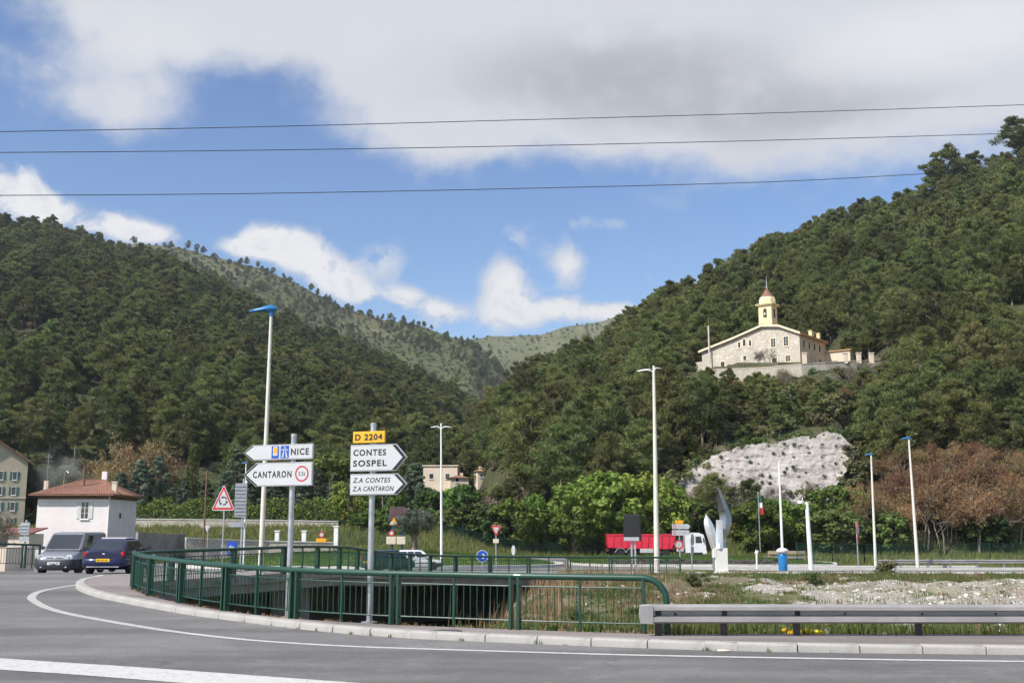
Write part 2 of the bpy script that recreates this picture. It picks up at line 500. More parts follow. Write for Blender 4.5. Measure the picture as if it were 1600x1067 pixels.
def offset_out(path, w):
    out = []
    for i, p in enumerate(path):
        t = (path[min(i + 1, len(path) - 1)] - path[max(i - 1, 0)]).normalized()
        out.append(Vector((p.x - t.y * w, p.y + t.x * w)))
    return out
far_out = offset_out(E_FAR, 2.3)
KERB = crom(KERB + [p for i, p in enumerate(far_out) if i >= 26 and i % 8 == 0], 6)

# ------------------------------------------------------------------ hills: (u = x/y, w = rise per metre) skylines
def skyline(lst): return np.array([ray(px, py) for px, py in lst])
SKA = skyline([(-500, 250), (-200, 290), (0, 338), (60, 352), (130, 366), (210, 380), (260, 396), (320, 426), (390, 460), (470, 500), (560, 540), (640, 574), (710, 606), (770, 642), (820, 690), (860, 760), (900, 815)])
SKB = skyline([(-500, 360), (100, 372), (200, 374), (270, 378), (330, 392), (400, 407), (450, 428), (500, 457), (560, 483), (600, 497), (640, 502), (690, 515), (740, 530), (790, 575), (830, 620), (900, 700), (980, 815)])
SKC = skyline([(-200, 600), (500, 560), (640, 535), (700, 527), (740, 526), (765, 522), (800, 522), (840, 522), (880, 508), (940, 496), (990, 474), (1050, 447), (1140, 420), (1250, 420), (1500, 450), (2000, 500)])
SKD = skyline([(705, 822), (735, 742), (758, 668), (780, 622), (802, 604), (830, 578), (880, 560), (930, 552), (960, 534), (985, 503), (1030, 474), (1080, 453), (1150, 430), (1180, 404), (1230, 380), (1300, 346), (1350, 328), (1420, 314), (1470, 286), (1540, 262), (1600, 238), (1700, 195), (2000, 120)])
LAY = {'A': (SKA, 185, 620, 11.0), 'B': (SKB, 660, 1250, 5.0), 'C': (SKC, 1350, 2100, 6.0), 'D': (SKD, 146, 400, 8.0)}
def layer(key, x, y):
    sk, y0, y1, th = LAY[key]
    u = x / np.maximum(y, 1)
    wv = np.interp(u, sk[:, 0], sk[:, 1])
    zr = np.maximum(CZ + wv * y1 - th, -3)
    t = (y - y0) / (y1 - y0)
    up = -2.0 + (zr + 2.0) * np.clip(t, 0, 1) ** (.8 if key == 'D' else 1.0)
    dn = zr * (1 - np.clip(t - 1, 0, 1) * .9)
    z = np.where(t <= 1, up, dn)
    return np.where(t < 0, -2.0 + t * 4, z)
CHP = D(1180, 573, 213)               # foot of the church front
def H(x, y):
    x = np.asarray(x, float); y = np.asarray(y, float)
    z = zs(y) + np.interp(y, [0, 95, 105], [-.4, -.4, -.12])
    z = z + sstep(118, 150, y) * sstep(4, -14, x) * 3.6
    h = np.maximum.reduce([layer(k, x, y) for k in 'ABCD'])
    amp = np.clip((y - 170) / 120, 0, 1) * 9
    h = h + fbm(x / 70, y / 70, 5, 3) * amp * 1.6 * sstep(0, 20, h + 1)
    u = x / np.maximum(y, 1)
    h = h + 6.2 * sstep(157, 160.5, y + 1.5 * fbm(x / 6, y * 0, 2, 13)) * sstep(225, 168, y) * sstep(.150, .195, u) * sstep(.320, .300, u)   # cut rock face
    h = np.maximum(z, h)
    q = np.hypot((x - CHP.x - 1.0) / 1.25, y - CHP.y - 5)          # levelled terrace of the church
    yw = np.interp(u, [.17, .187, .208, .231, .262, .286, .31, .34], [216, 209, 204, 200.5, 198, 199, 201, 204])
    k = sstep(23, 14, q) * sstep(yw + .1, yw + 1.3, y)
    h = h - 1.6 * sstep(yw + 1.0, yw - .5, y) * sstep(yw - 9, yw - 3, y) * sstep(26, 18, q)
    return h * (1 - k) + (CHP.z - .4) * k

def fan_grid(ys, us, zf, apex=15.0):
    Y, U = np.meshgrid(ys, us, indexing='ij'); X = U * (Y + apex)
    Z = zf(X, Y)
    v = np.stack([X, Y, Z], -1).reshape(-1, 3)
    n, m = Y.shape
    i = np.arange(n * m).reshape(n, m)
    f = np.stack([i[:-1, :-1], i[:-1, 1:], i[1:, 1:], i[1:, :-1]], -1).reshape(-1, 4)
    return v, f
def keep_faces(v, f, mask):
    f = f[mask]; used = np.unique(f); mp = -np.ones(len(v), int); mp[used] = np.arange(len(used))
    return v[used], mp[f]
# distance from the deck edge, used to carry the stream bed on under the deck
_ef = np.array([(p.x, p.y) for p in E_FAR])
def dist_far(x, y):
    d = np.full(np.shape(x), 1e9)
    for a in _ef: d = np.minimum(d, np.hypot(x - a[0], y - a[1]))
    return d
def ground_z(X, Y):
    z = H(X, Y)
    near = (Y > 15) & (Y < 80)
    op = np.zeros(X.shape, bool)
    op[near] = in_poly(X[near], Y[near], OPEN) | (dist_far(X[near], Y[near]) < 9.0)
    return np.where(op, -6.5, z)

def terrain_obj(name, v, f, mat, smooth=True):
    o = link(name, arr_mesh(name, v, f, smooth=smooth), mat)
    return tag(o, kind='structure')
ys = -10 + 0 * np.arange(1)
ys = np.concatenate([[-10], -15 + 5 * 1.0135 ** np.arange(1, 270)])
ys = ys[ys < 150]
ys2 = -15 + (ys[-1] + 15) * 1.0115 ** np.arange(0, 300); ys2 = ys2[ys2 < 3300]
v, f = fan_grid(ys, np.linspace(-.75, .75, 300), ground_z)
terrain_obj('ground', v, f, 'ground_cover')
# hills: one sheet from the foot of the slopes to the far ridge
v, f = fan_grid(ys2, np.linspace(-.75, .75, 380), H)
cy = v[f].mean(1)[:, 1]
va, fa = keep_faces(v, f, cy < 640)
terrain_obj('hillside_terrain', va, fa, 'hill_soil')
va, fa = keep_faces(v, f, cy >= 640)
terrain_obj('far_ridge_terrain', va, fa, 'ridge_soil')

# ------------------------------------------------------------------ stream bed and rubble bank
def chan(x, y):
    x = np.asarray(x, float); y = np.asarray(y, float)
    sh = np.interp(y, [19, 21, 24, 30, 38, 45, 52, 58, 62, 65, 68], [-.22, -.12, -.42, -.8, -1.3, -1.6, -1.5, -1.2, -.98, -.80, -.82])
    t = sstep(-4.6, -.9, x - .085 * (y - 22) + fbm(x * .4, y * .4, 3, 9) * 2.0)
    z = -3.8 * (1 - t) + sh * t
    edge = sstep(66.5, 60, y) * sstep(20.3, 23, y)
    return z + fbm(x * .45, y * .45, 5, 4) * .95 * (.15 + .85 * edge)
gx = np.arange(-24, 56, .32); gy = np.arange(20.0, 75.5, .32)
X, Y = np.meshgrid(gx, gy)
Z = chan(X, Y)
v = np.stack([X, Y, Z], -1).reshape(-1, 3); n, m = X.shape; i = np.arange(n * m).reshape(n, m)
f = np.stack([i[:-1, :-1], i[:-1, 1:], i[1:, 1:], i[1:, :-1]], -1).reshape(-1, 4)
c = v[f].mean(1)
inside = in_poly(c[:, 0], c[:, 1], OPEN)
df = dist_far(c[:, 0], c[:, 1])
keep = (inside & (c[:, 1] < 66.3)) | ((df < 9.3) & (c[:, 1] > 28))
va, fa = keep_faces(v, f, keep)
bank = terrain_obj('stream_bank', va, fa, 'bank_soil')
bank.data.materials.append(MATS['gravel_soil'])
cc = va[fa].mean(1)
gravel = (cc[:, 0] + fbm(cc[:, 0] * .3, cc[:, 1] * .3, 3, 21) * 16 > 13) & (cc[:, 1] < 61 + fbm(cc[:, 0] * .5, cc[:, 1] * .5, 3, 5) * 5)
bank.data.polygons.foreach_set('material_index', gravel.astype(np.int32))

# ------------------------------------------------------------------ asphalt
ISL_C, ISL_R = (-13.2, 104.0), (17.5, 20.0)
def in_isl(x, y, k=1.0): return ((x - ISL_C[0]) / (ISL_R[0] * k)) ** 2 + ((y - ISL_C[1]) / (ISL_R[1] * k)) ** 2 < 1
RLAWN = [(5.5, 104), (9, 98.5), (20, 97), (29, 99), (31, 106), (28, 123), (10, 126), (6, 118)]
def road_z(X, Y): return zs(Y) + np.interp(Y, [0, 95, 105], [-.12, -.12, -.03])
ysr = np.concatenate([[-10], -15 + 5 * 1.012 ** np.arange(1, 300)]); ysr = ysr[ysr < 142]
v, f = fan_grid(ysr, np.linspace(-.72, .72, 330), road_z)
c = v[f].mean(1)
hole = in_poly(c[:, 0], c[:, 1], OPEN)
# draw the cut-out back under the pavement strip
d_all = np.full(len(c), 1e9)
for p in E_ALL[::2]: d_all = np.minimum(d_all, np.hypot(c[:, 0] - p.x, c[:, 1] - p.y))
hole &= ~(((c[:, 1] < 19.9)) | (c[:, 1] > 66.0))
ring = in_isl(c[:, 0], c[:, 1], 1.42)
truck = (c[:, 1] > 127) & (c[:, 1] < 138)
lot = c[:, 1] < 100 + np.clip(c[:, 0] - 30, 0, 40) * -.15
area = lot | ring | truck | ((c[:, 1] > 95) & (c[:, 1] < 131) & (c[:, 0] > 0) & (c[:, 0] < 9))
area &= ~((c[:, 0] < -34) & (c[:, 1] > 96)) 
near_part = c[:, 1] < 60
va, fa = keep_faces(v, f, area & ~hole & near_part)
terrain_obj('road', va, fa, 'asphalt')
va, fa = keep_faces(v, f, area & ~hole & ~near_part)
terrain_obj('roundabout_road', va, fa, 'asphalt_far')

def strip(path, w, off, n_across=1):
    """ribbon of the given width along a path, lying on the road"""
    L = offset_out(path, w / 2); Rr = offset_out(path, -w / 2)
    mb = MB(); vs = []
    for a, b in zip(L, Rr):
        vs += [(a.x, a.y, float(zs(a.y)) + off), (b.x, b.y, float(zs(b.y)) + off)]
    mb.add(vs, [(2 * i, 2 * i + 1, 2 * i + 3, 2 * i + 2) for i in range(len(path) - 1)])
    return mb
road = bpy.data.objects['road']
EL = [(2600, 1044), (1600, 1033.5), (1300, 1029), (1000, 1023.5), (800, 1018), (580, 1011), (480, 1006), (380, 999), (260, 985), (170, 970.5), (110, 959.5), (75, 950), (55, 940), (49, 933.5), (57, 926), (75, 921), (105, 915.8), (140, 911.5), (176, 907)]
elw = resample(crom([GP(x, y, -.12).xy for x, y in EL], 8), .6)
cut = next(i for i, p in enumerate(elw) if p.x < -6.5)
strip(elw[:cut + 1], .17, -.114).build('edge_line', 'road_paint', road, recalc=False)
strip(elw[cut:], .22, -.113).build('edge_line', 'worn_paint', road, recalc=False)
tl = [GP(x, y, -.12).xy for x, y in [(-700, 985), (-350, 1010), (0, 1037), (130, 1045.5), (260, 1055), (420, 1067)]]
tl.append(tl[-1] + (tl[-1] - tl[-2]) * 1.2)
strip(resample(crom(tl, 8), .6), 1.0, -.114).build('give_way_line', 'road_paint', road, recalc=False)

# ------------------------------------------------------------------ pavement and kerb
kin = offset_out(KERB, -.15)          # kerb centre line towards the pavement
KB = resample(KERB, .5)
poly_k = [p for p in offset_out(KB, -.26)]
poly_e = [Vector((75, 20.2)), Vector((40, 20.2)), Vector((22, 20.22))] + resample(E_ALL, .5)
me = bpy.data.meshes.new('pavement')
bm = bmesh.new()
ring_pts = poly_k + list(reversed(poly_e))
vs = [bm.verts.new((p.x, p.y, float(zs(p.y)) + .002)) for p in ring_pts]
es = [bm.edges.new((vs[i], vs[(i + 1) % len(vs)])) for i in range(len(vs))]
bmesh.ops.triangle_fill(bm, edges=es, use_beauty=True)
bmesh.ops.recalc_face_normals(bm, faces=bm.faces)
for fc in bm.faces:
    if fc.normal.z < 0: fc.normal_flip()
bm.to_mesh(me); bm.free()
pav = tag(link('pavement', me, 'pavement_asphalt'), kind='structure')
kerb = tag(bpy.data.objects.new('kerb', None), kind='structure'); C.objects.link(kerb)
kerb_m = MB().prism([(-.13, -.16), (.13, -.16), (.13, .015), (-.105, .015), (-.13, -.02)], -.5, .5, 'yz')
kme = kerb_m.mesh('kerb_stone', bevel=.012); kme.materials.append(MATS['kerb_concrete'])
half = offset_out(resample(KERB, .5), -.13)
cl = [half[0]]; i = 0
while i < len(half) - 1:             # short stones round the tight bend, long ones elsewhere
    if i + 2 < len(half) and (half[i + 1] - half[i]).angle(half[i + 2] - half[i + 1]) < R(3.2): i += 2
    else: i += 1
    cl.append(half[i])
for i in range(len(cl) - 1):
    a, b = cl[i], cl[i + 1]
    if a.x > 22 or a.y > 60: continue
    d = b - a
    o = link('kerb_stone', kme, None, kerb, ((a.x + b.x) / 2, (a.y + b.y) / 2, float(zs((a.y + b.y) / 2)) + random.uniform(-.005, .005)))
    o.rotation_euler = (random.uniform(-.006, .006), math.atan2(float(zs(b.y)) - float(zs(a.y)), d.length), math.atan2(d.y, d.x) + random.uniform(-.004, .004) + math.pi)
    o.scale = (d.length - (.012 if d.length > .7 else -.05), 1, 1)

# ------------------------------------------------------------------ bridge deck
bridge = thing('bridge', 'grey concrete bridge deck over the dark stream culvert behind the green railing', 'bridge')
Ef = resample(E_FAR, .8)
inner = offset_out(Ef, 8.8)
mb = MB(); vs = []
for a, b in zip(Ef, inner):
    za = float(zs(a.y)); zb = min(float(zs(b.y)), za + .1)
    vs += [(a.x, a.y, za - .004), (a.x, a.y, za - .30), (a.x + (b.x - a.x) * .02, a.y + (b.y - a.y) * .02, za - .34),
           (a.x + (b.x - a.x) * .02, a.y + (b.y - a.y) * .02, za - .62), (b.x, b.y, zb - .75), (b.x, b.y, zb - .2)]
mb.add(vs, [(6 * i + k, 6 * i + (k + 1) % 6, 6 * i + 6 + (k + 1) % 6, 6 * i + 6 + k) for i in range(len(Ef) - 1) for k in range(5)])
mb.build('deck_edge_beam', 'concrete', bridge)
# wall that closes the culvert at the back and a pier under the deck
mb = MB(); vs = []
for b in offset_out(Ef, 8.6): vs += [(b.x, b.y, float(zs(b.y)) - .5), (b.x, b.y, -4.5)]
mb.add(vs, [(2 * i, 2 * i + 1, 2 * i + 3, 2 * i + 2) for i in range(len(Ef) - 1)])
mb.build('abutment_wall', 'concrete', bridge)
for px, d in ((452, 45),):
    p = xy(px, d)
    MB().box((p.x, p.y, -2.4), (1.6, .7, 4.0), .5).build('pier', 'concrete', bridge, bevel=.04)
# wall under the near pavement
nw = resample(E_NEAR, .8); mb = MB(); vs = []
for p in [Vector((40, 20.2))] + nw: vs += [(p.x, p.y, float(zs(p.y)) - .002), (p.x, p.y, -4.6)]
mb.add(vs, [(2 * i, 2 * i + 1, 2 * i + 3, 2 * i + 2) for i in range(len(nw))])
tag(mb.build('retaining_wall', 'concrete'), 'concrete wall holding the pavement above the stream bed', 'wall')
# edging along the far side of the bank
mb = MB()
for x0 in np.arange(10.4, 44, 1.6):
    mb.box((x0 + .8, 66.4, -.80), (1.585, .45, .22))
tag(mb.build('bank_edging', 'pale_concrete', bevel=.02), kind='structure')

# ------------------------------------------------------------------ lawns of the roundabout
def lawn(name, inside, bounds, hfun, step=.5):
    gx = np.arange(bounds[0], bounds[1], step); gy = np.arange(bounds[2], bounds[3], step)
    X, Y = np.meshgrid(gx, gy); Z = hfun(X, Y)
    v = np.stack([X, Y, Z], -1).reshape(-1, 3); n, m = X.shape; i = np.arange(n * m).reshape(n, m)
    f = np.stack([i[:-1, :-1], i[:-1, 1:], i[1:, 1:], i[1:, :-1]], -1).reshape(-1, 4)
    c = v[f].mean(1)
    v, f = keep_faces(v, f, inside(c[:, 0], c[:, 1]))
    return terrain_obj(name, v, f, 'lawn_grass')
def isl_h(X, Y):
    q = ((X - ISL_C[0]) / ISL_R[0]) ** 2 + ((Y - ISL_C[1]) / ISL_R[1]) ** 2
    return zs(Y) + .06 + 1.15 * np.clip(1 - q, 0, 1) + fbm(X * .3, Y * .3, 3, 31) * .12
def rl_h(X, Y): return zs(Y) + .05 + .35 * sstep(98, 112, Y) * sstep(4, 10, X) * sstep(32, 24, X) + fbm(X * .3, Y * .3, 3, 33) * .1
lawn('roundabout_lawn', lambda x, y: in_isl(x, y), (-32, 6, 83, 126), isl_h)
lawn('verge_lawn', lambda x, y: in_poly(x, y, RLAWN), (4, 33, 95, 128), rl_h)
def kerb_loop(name, pts, w=.35, h=.16, mat='pale_concrete'):
    pts = pts + [pts[0]]
    mb = MB(); vs = []
    L = offset_out(pts, w / 2); Rr = offset_out(pts, -w / 2)
    for a, b in zip(L, Rr):
        z = float(zs(a.y)) - .03
        vs += [(a.x, a.y, z - .1), (a.x, a.y, z + h), (b.x, b.y, z + h), (b.x, b.y, z - .1)]
    mb.add(vs, [(4 * i + k, 4 * i + k + 1, 4 * i + 5 + k, 4 * i + 4 + k) for i in range(len(pts) - 1) for k in range(3)])
    return tag(mb.build(name, mat), kind='structure')
kerb_loop('roundabout_kerb', [Vector((ISL_C[0] + ISL_R[0] * 1.01 * math.cos(t), ISL_C[1] + ISL_R[1] * 1.01 * math.sin(t))) for t in np.linspace(0, 2 * math.pi, 72)[:-1]], .8)
kerb_loop('verge_kerb', resample([Vector(p) for p in RLAWN] + [Vector(RLAWN[0])], 1.5)[:-1])
# splitter islands and kerb lines at the right
def flat_poly(name, pts, h, mat):
    mb = MB(); n = len(pts); vs = [(x, y, float(zs(y)) - .12 + h) for x, y in pts] + [(x, y, float(zs(y)) - .3) for x, y in pts]
    mb.add(vs, [tuple(range(n))] + [(i, (i + 1) % n, (i + 1) % n + n, i + n) for i in range(n)])
    return tag(mb.build(name, mat, bevel=.02), kind='structure')
flat_poly('traffic_island', [(12, 77.5), (38, 80.5), (38, 81.3), (12, 78.6)], .14, 'pale_concrete')
flat_poly('traffic_island', [(14, 94), (40, 95), (40, 95.8), (14, 94.7)], .16, 'pale_concrete')
flat_poly('far_pavement', [(-48, 46.5), (-21.6, 50.6), (-22.6, 53.2), (-48, 51)], .14, 'pavement_asphalt')

# ------------------------------------------------------------------ plants: meshes
leafmat('pine_needles', (.088, .124, .040), (.175, .202, .064), (.145, .142, .053), .31)
leafmat('cedar_needles', (.075, .115, .075), (.135, .18, .125), (.08, .11, .06))
leafmat('bright_leaves', (.092, .160, .028), (.18, .255, .052), (.14, .195, .036), .34)
leafmat('hedge_leaves', (.07, .14, .024), (.14, .22, .04), None, .3)
leafmat('dark_leaves', (.06, .105, .026), (.115, .17, .042), (.09, .115, .034))
leafmat('olive_leaves', (.085, .10, .065), (.15, .165, .12), None, .2)
leafmat('scrub_leaves', (.105, .12, .045), (.18, .18, .08), (.15, .125, .07))
leafmat('brown_buds', (.20, .120, .058), (.34, .215, .105), (.20, .165, .07))
leafmat('grey_twigs', (.14, .115, .09), (.21, .18, .145), (.16, .12, .08), .05)
leafmat('dry_grass', (.26, .175, .085), (.40, .29, .16), None, .3)
leafmat('green_grass', (.085, .14, .03), (.17, .22, .06), (.20, .20, .07), .35)
leafmat('yellow_flowers', (.55, .42, .02), (.75, .60, .04), None, .3)
leafmat('lavender_leaves', (.10, .085, .085), (.17, .14, .14), None, .2)
simple('bark', (.21, .165, .13), .9, var=.3, scale=2, bump=.6, bscale=14)
simple('pale_bark', (.27, .23, .19), .9, var=.25, scale=2, bump=.6, bscale=14)

def clumps_mesh(name, centres, radii, per, ln, wd, flat=.7, axis_up=.0, needles=False):
    cs, vals, outs = [], [], []
    for c, r in zip(centres, radii):
        p = rng.normal(size=(per, 3)); p /= np.linalg.norm(p, axis=1)[:, None]
        p *= (rng.random(per)[:, None] ** .45) * r
        outs.append(p / (np.linalg.norm(p, axis=1)[:, None] + 1e-6)); p[:, 2] *= flat
        cs.append(p + c); vals.append(np.clip(rng.normal(rng.uniform(.2, .8), .22, per), 0, 1))
    cs = np.concatenate(cs); vals = np.concatenate(vals)
    ax = None
    if axis_up: ax = np.zeros((len(cs), 3)); ax[:, 2] = axis_up
    s = rng.uniform(.65, 1.35, len(cs))
    nr = None
    if needles:
        ax = np.concatenate(outs) + np.array([0, 0, .35])
    elif not axis_up:
        nr = np.concatenate(outs) + rand_unit(len(cs)) * .75 + np.array([0, 0, .25]); nr /= np.linalg.norm(nr, axis=1)[:, None]
    v, f = leaf_quads(cs, ln * s, wd * s, axis=ax, nrm=nr, spread=.9)
    return arr_mesh(name, v, f, vals)

def trunk_mesh(name, h, r, limbs, lean=.0, top=.85):
    mb = MB(); pts = []
    a = random.uniform(0, 6.28); n = 6
    for i in range(n + 1):
        t = i / n
        pts.append((math.cos(a) * lean * h * t * t + random.uniform(-.03, .03) * r * 4, math.sin(a) * lean * h * t * t, t * h * top))
    mb.tube(pts, [r * (1 - .75 * i / n) * (1.35 if i == 0 else 1) for i in range(n + 1)], 7)
    for c, lr in limbs:
        k = min(n - 1, max(1, int((c[2] / (h * top)) * n * .72)))
        b = Vector(pts[k]); e = Vector(c)
        mid = b.lerp(e, .5) + Vector((0, 0, -.06 * (e - b).length))
        mb.tube([b, mid, e], [lr, lr * .7, lr * .3], 5)
    return mb.mesh(name)

def pine(i, dense=40, per=120, leaf=(.85, .17)):
    h = random.uniform(8.5, 12); Rr = h * random.uniform(.24, .40); z0 = h * random.uniform(.20, .45)
    pw = random.uniform(.55, 1.0); sh = random.uniform(.05, .30); lx, ly = random.gauss(0, .08), random.gauss(0, .08)
    cs, rs = [], []
    for k in range(dense):
        t = (k + random.random()) / dense
        a = k * 2.4 + random.uniform(-.5, .5)
        rad = Rr * max(.10, math.sin(math.pi * min(1, t * (.97 - sh) + sh)) ** pw) * random.uniform(.4, 1.15)
        if k % 4 == 0: rad *= .3
        cs.append((rad * math.cos(a) + lx * h * t, rad * math.sin(a) + ly * h * t, z0 + (h - z0) * t * .97 + random.uniform(-.4, .4))); rs.append(random.uniform(.7, 1.45) * (1.15 - .45 * t))
    cr = clumps_mesh('pine_crown', cs, rs, per, leaf[0], leaf[1], .55, 0, True)
    tk = trunk_mesh('pine_trunk', h, .17, [(cs[k], .055) for k in range(2, dense, 4)], random.uniform(0, .06))
    return cr, tk, 'pine_needles', 'bark', h
def bush(i, mat='scrub_leaves', h=2.2):
    cs = [(random.gauss(0, .7), random.gauss(0, .7), random.uniform(.3, h - .5)) for k in range(14)]
    return clumps_mesh('bush_foliage', cs, [random.uniform(.45, .8) for c in cs], 50, .38, .2, .8), trunk_mesh('bush_stem', h * .6, .05, [(c, .02) for c in cs[::3]]), mat, 'bark', h
def cedar(i):
    h = random.uniform(9, 12); cs, rs = [], []
    n = 60
    for k in range(n):
        t = (k + random.random()) / n; a = k * 2.4 + random.uniform(-.4, .4)
        rad = h * .30 * (1 - t) ** .8 * random.uniform(.35, 1.08) + .1
        cs.append((rad * math.cos(a), rad * math.sin(a), h * (.06 + .92 * t))); rs.append(random.uniform(.6, 1.0) * (1.1 - .6 * t))
    return clumps_mesh('cedar_crown', cs, rs, 62, .55, .2, .45), trunk_mesh('cedar_trunk', h, .2, [(cs[k], .05) for k in range(0, n, 4)]), 'cedar_needles', 'bark', h
def broad(i, mat='bright_leaves', h=None, wide=.48, n=58, leaf=(.42, .3), low=.12):
    h = h or random.uniform(7, 9); cs, rs = [], []
    for k in range(n):
        v = Vector((random.gauss(0, 1), random.gauss(0, 1), random.gauss(0, 1))).normalized() * random.uniform(.55, 1) ** .6
        cs.append((v.x * h * wide * .85, v.y * h * wide * .85, h * (low + (1 - low) * .5) + v.z * h * (1 - low) * .43)); rs.append(random.uniform(.55, 1.05) * h / 8)
    return clumps_mesh('leaf_crown', cs, rs, 80, leaf[0], leaf[1], .8), trunk_mesh('leaf_trunk', h, .18, [(cs[k], .05) for k in range(0, n, 4)], .02, .7), mat, 'bark', h
def twiggy(i, h=None, buds='brown_buds', nb=1300):
    h = h or random.uniform(6.5, 9); mb = MB(); tips = []
    def br(p, d, L, r, lev):
        e = p + d * L; mid = p.lerp(e, .5) + Vector((random.uniform(-.06, .06), random.uniform(-.06, .06), .02)) * L
        mb.tube([p, mid, e], [r, r * .8, r * .6], 4 if lev else 6)
        if lev >= 3: tips.append((p, e)); return
        for k in range(3 if lev else 5):
            q = Vector((random.gauss(0, 1), random.gauss(0, 1), random.gauss(.25, .6))).normalized()
            br(p.lerp(e, random.uniform(.5, 1)), (d * .75 + q * .75).normalized(), L * random.uniform(.5, .75), r * .5, lev + 1)
    for s in range(2):
        br(Vector((random.uniform(-.3, .3), random.uniform(-.3, .3), 0)), Vector((random.uniform(-.25, .25), random.uniform(-.25, .25), 1)).normalized(), h * .42, .09, 0)
    tk = mb.mesh('bare_limbs')
    cs = []; ax = []
    for k in range(nb):
        p, e = random.choice(tips); t = random.random()
        q = p.lerp(e, t) + Vector((random.gauss(0, .28), random.gauss(0, .28), random.gauss(0, .28))); cs.append(q); ax.append((e - p).normalized())
    cs = np.array([tuple(c) for c in cs]); ax = np.array([tuple(a) for a in ax])
    v1, f1 = leaf_quads(cs, rng.uniform(.3, .8, nb), rng.uniform(.035, .06, nb), axis=ax, spread=.8)
    nb2 = nb; cs2 = cs[rng.integers(0, nb, nb2)] + rng.normal(size=(nb2, 3)) * .15
    v2, f2 = leaf_quads(cs2, rng.uniform(.12, .28, nb2), rng.uniform(.08, .16, nb2))
    v = np.concatenate([v1, v2]); f = np.concatenate([f1, f2 + len(v1)])
    return arr_mesh('budding_twigs', v, f, rng.random(len(f))), tk, buds, 'pale_bark', h
def cypress(i):
    h = random.uniform(8, 10); n = 46
    cs = []
    for k in range(n):
        t = k / n; a = k * 2.4; rad = h * .055 * math.sin(math.pi * min(1, t * .8 + .18)) ** .6
        cs.append((rad * math.cos(a), rad * math.sin(a), h * (.04 + .93 * t)))
    return clumps_mesh('cypress_crown', cs, [.42] * n, 55, .3, .12, 1.2, 1.5), trunk_mesh('cypress_trunk', h, .12, []), 'dark_leaves', 'bark', h

def mated(p):
    cr, tk, mc, mt, h = p
    cr.materials.append(MATS[mc]); tk.materials.append(MATS[mt])
    return p
PINES = [mated(pine(i)) for i in range(8)]
NPINES = [mated(pine(i, 44, 190, (.62, .095))) for i in range(7)]
BUSHES = [mated(bush(i)) for i in range(3)] + [mated(bush(i, 'dark_leaves', 2.6)) for i in range(2)]
CEDARS = [mated(cedar(i)) for i in range(4)]
BROADS = [mated(broad(i)) for i in range(4)]
DARKB = [mated(broad(i, 'dark_leaves', 6.0, .5)) for i in range(3)]
TWIGS = [mated(twiggy(i)) for i in range(5)]
GTWIGS = [mated(twiggy(i, None, 'grey_twigs', 900)) for i in range(2)]
CYPS = [mated(cypress(i)) for i in range(2)]

# joined prototypes for the mass of trees too far away to count
def joined(p, name):
    cr, tk, mc, mt, h = p
    bm = bmesh.new(); bm.from_mesh(cr)
    n0 = len(bm.faces); bm.from_mesh(tk)
    bm.faces.ensure_lookup_table()
    for i in range(n0, len(bm.faces)): bm.faces[i].material_index = 1
    me = bpy.data.meshes.new(name); bm.to_mesh(me); bm.free()
    me.materials.append(MATS[mc]); me.materials.append(MATS[mt])
    return bpy.data.objects.new(name, me)
PC = bpy.data.collections.new('forest_prototypes')
MIX = [mated(broad(i, 'scrub_leaves', 7.0, .42, 40, (.5, .3))) for i in range(2)]
protos = [joined(p, 'a%02d_pine' % i) for i, p in enumerate(PINES + MIX)] + [joined(p, 'b%02d_bush' % i) for i, p in enumerate(BUSHES)] + [joined(p, 'c%02d_twig' % i) for i, p in enumerate(GTWIGS + TWIGS[:1])]
for o in protos: PC.objects.link(o)
N_P, N_B, N_T = len(PINES) + 2, len(BUSHES), 3

def scatter(name, pts, rot, scl, idx, coll, label=None):
    me = bpy.data.meshes.new(name); n = len(pts)
    me.vertices.add(n); me.vertices.foreach_set('co', np.asarray(pts, np.float32).ravel())
    for nm, ty, dat in (('rz', 'FLOAT', rot), ('sc', 'FLOAT', scl), ('ix', 'INT', idx)):
        a = me.attributes.new(nm, ty, 'POINT'); a.data.foreach_set('value', np.asarray(dat, np.int32 if ty == 'INT' else np.float32))
    o = bpy.data.objects.new(name, me); C.objects.link(o)
    g = bpy.data.node_groups.new(name, 'GeometryNodeTree')
    g.interface.new_socket('Geometry', in_out='INPUT', socket_type='NodeSocketGeometry')
    g.interface.new_socket('Geometry', in_out='OUTPUT', socket_type='NodeSocketGeometry')
    k = NT(g)
    gi = k.n('NodeGroupInput'); go = k.n('NodeGroupOutput')
    ci = k.n('GeometryNodeCollectionInfo'); ci.inputs[0].default_value = coll; ci.inputs['Separate Children'].default_value = True; ci.inputs['Reset Children'].default_value = True
    ip = k.n('GeometryNodeInstanceOnPoints'); ip.inputs['Pick Instance'].default_value = True
    def attr(nm, ty):
        a = k.n('GeometryNodeInputNamedAttribute', data_type=ty); a.inputs[0].default_value = nm; return a.outputs[0]
    g.links.new(gi.outputs[0], ip.inputs['Points']); g.links.new(ci.outputs[0], ip.inputs['Instance'])
    g.links.new(attr('ix', 'INT'), ip.inputs['Instance Index'])
    cx = k.n('ShaderNodeCombineXYZ'); g.links.new(attr('rz', 'FLOAT'), cx.inputs[2]); g.links.new(cx.outputs[0], ip.inputs['Rotation'])
    g.links.new(attr('sc', 'FLOAT'), ip.inputs['Scale'])
    g.links.new(ip.outputs[0], go.inputs[0])
    md = o.modifiers.new('scatter', 'NODES'); md.node_group = g
    return tag(o, label, kind='stuff')

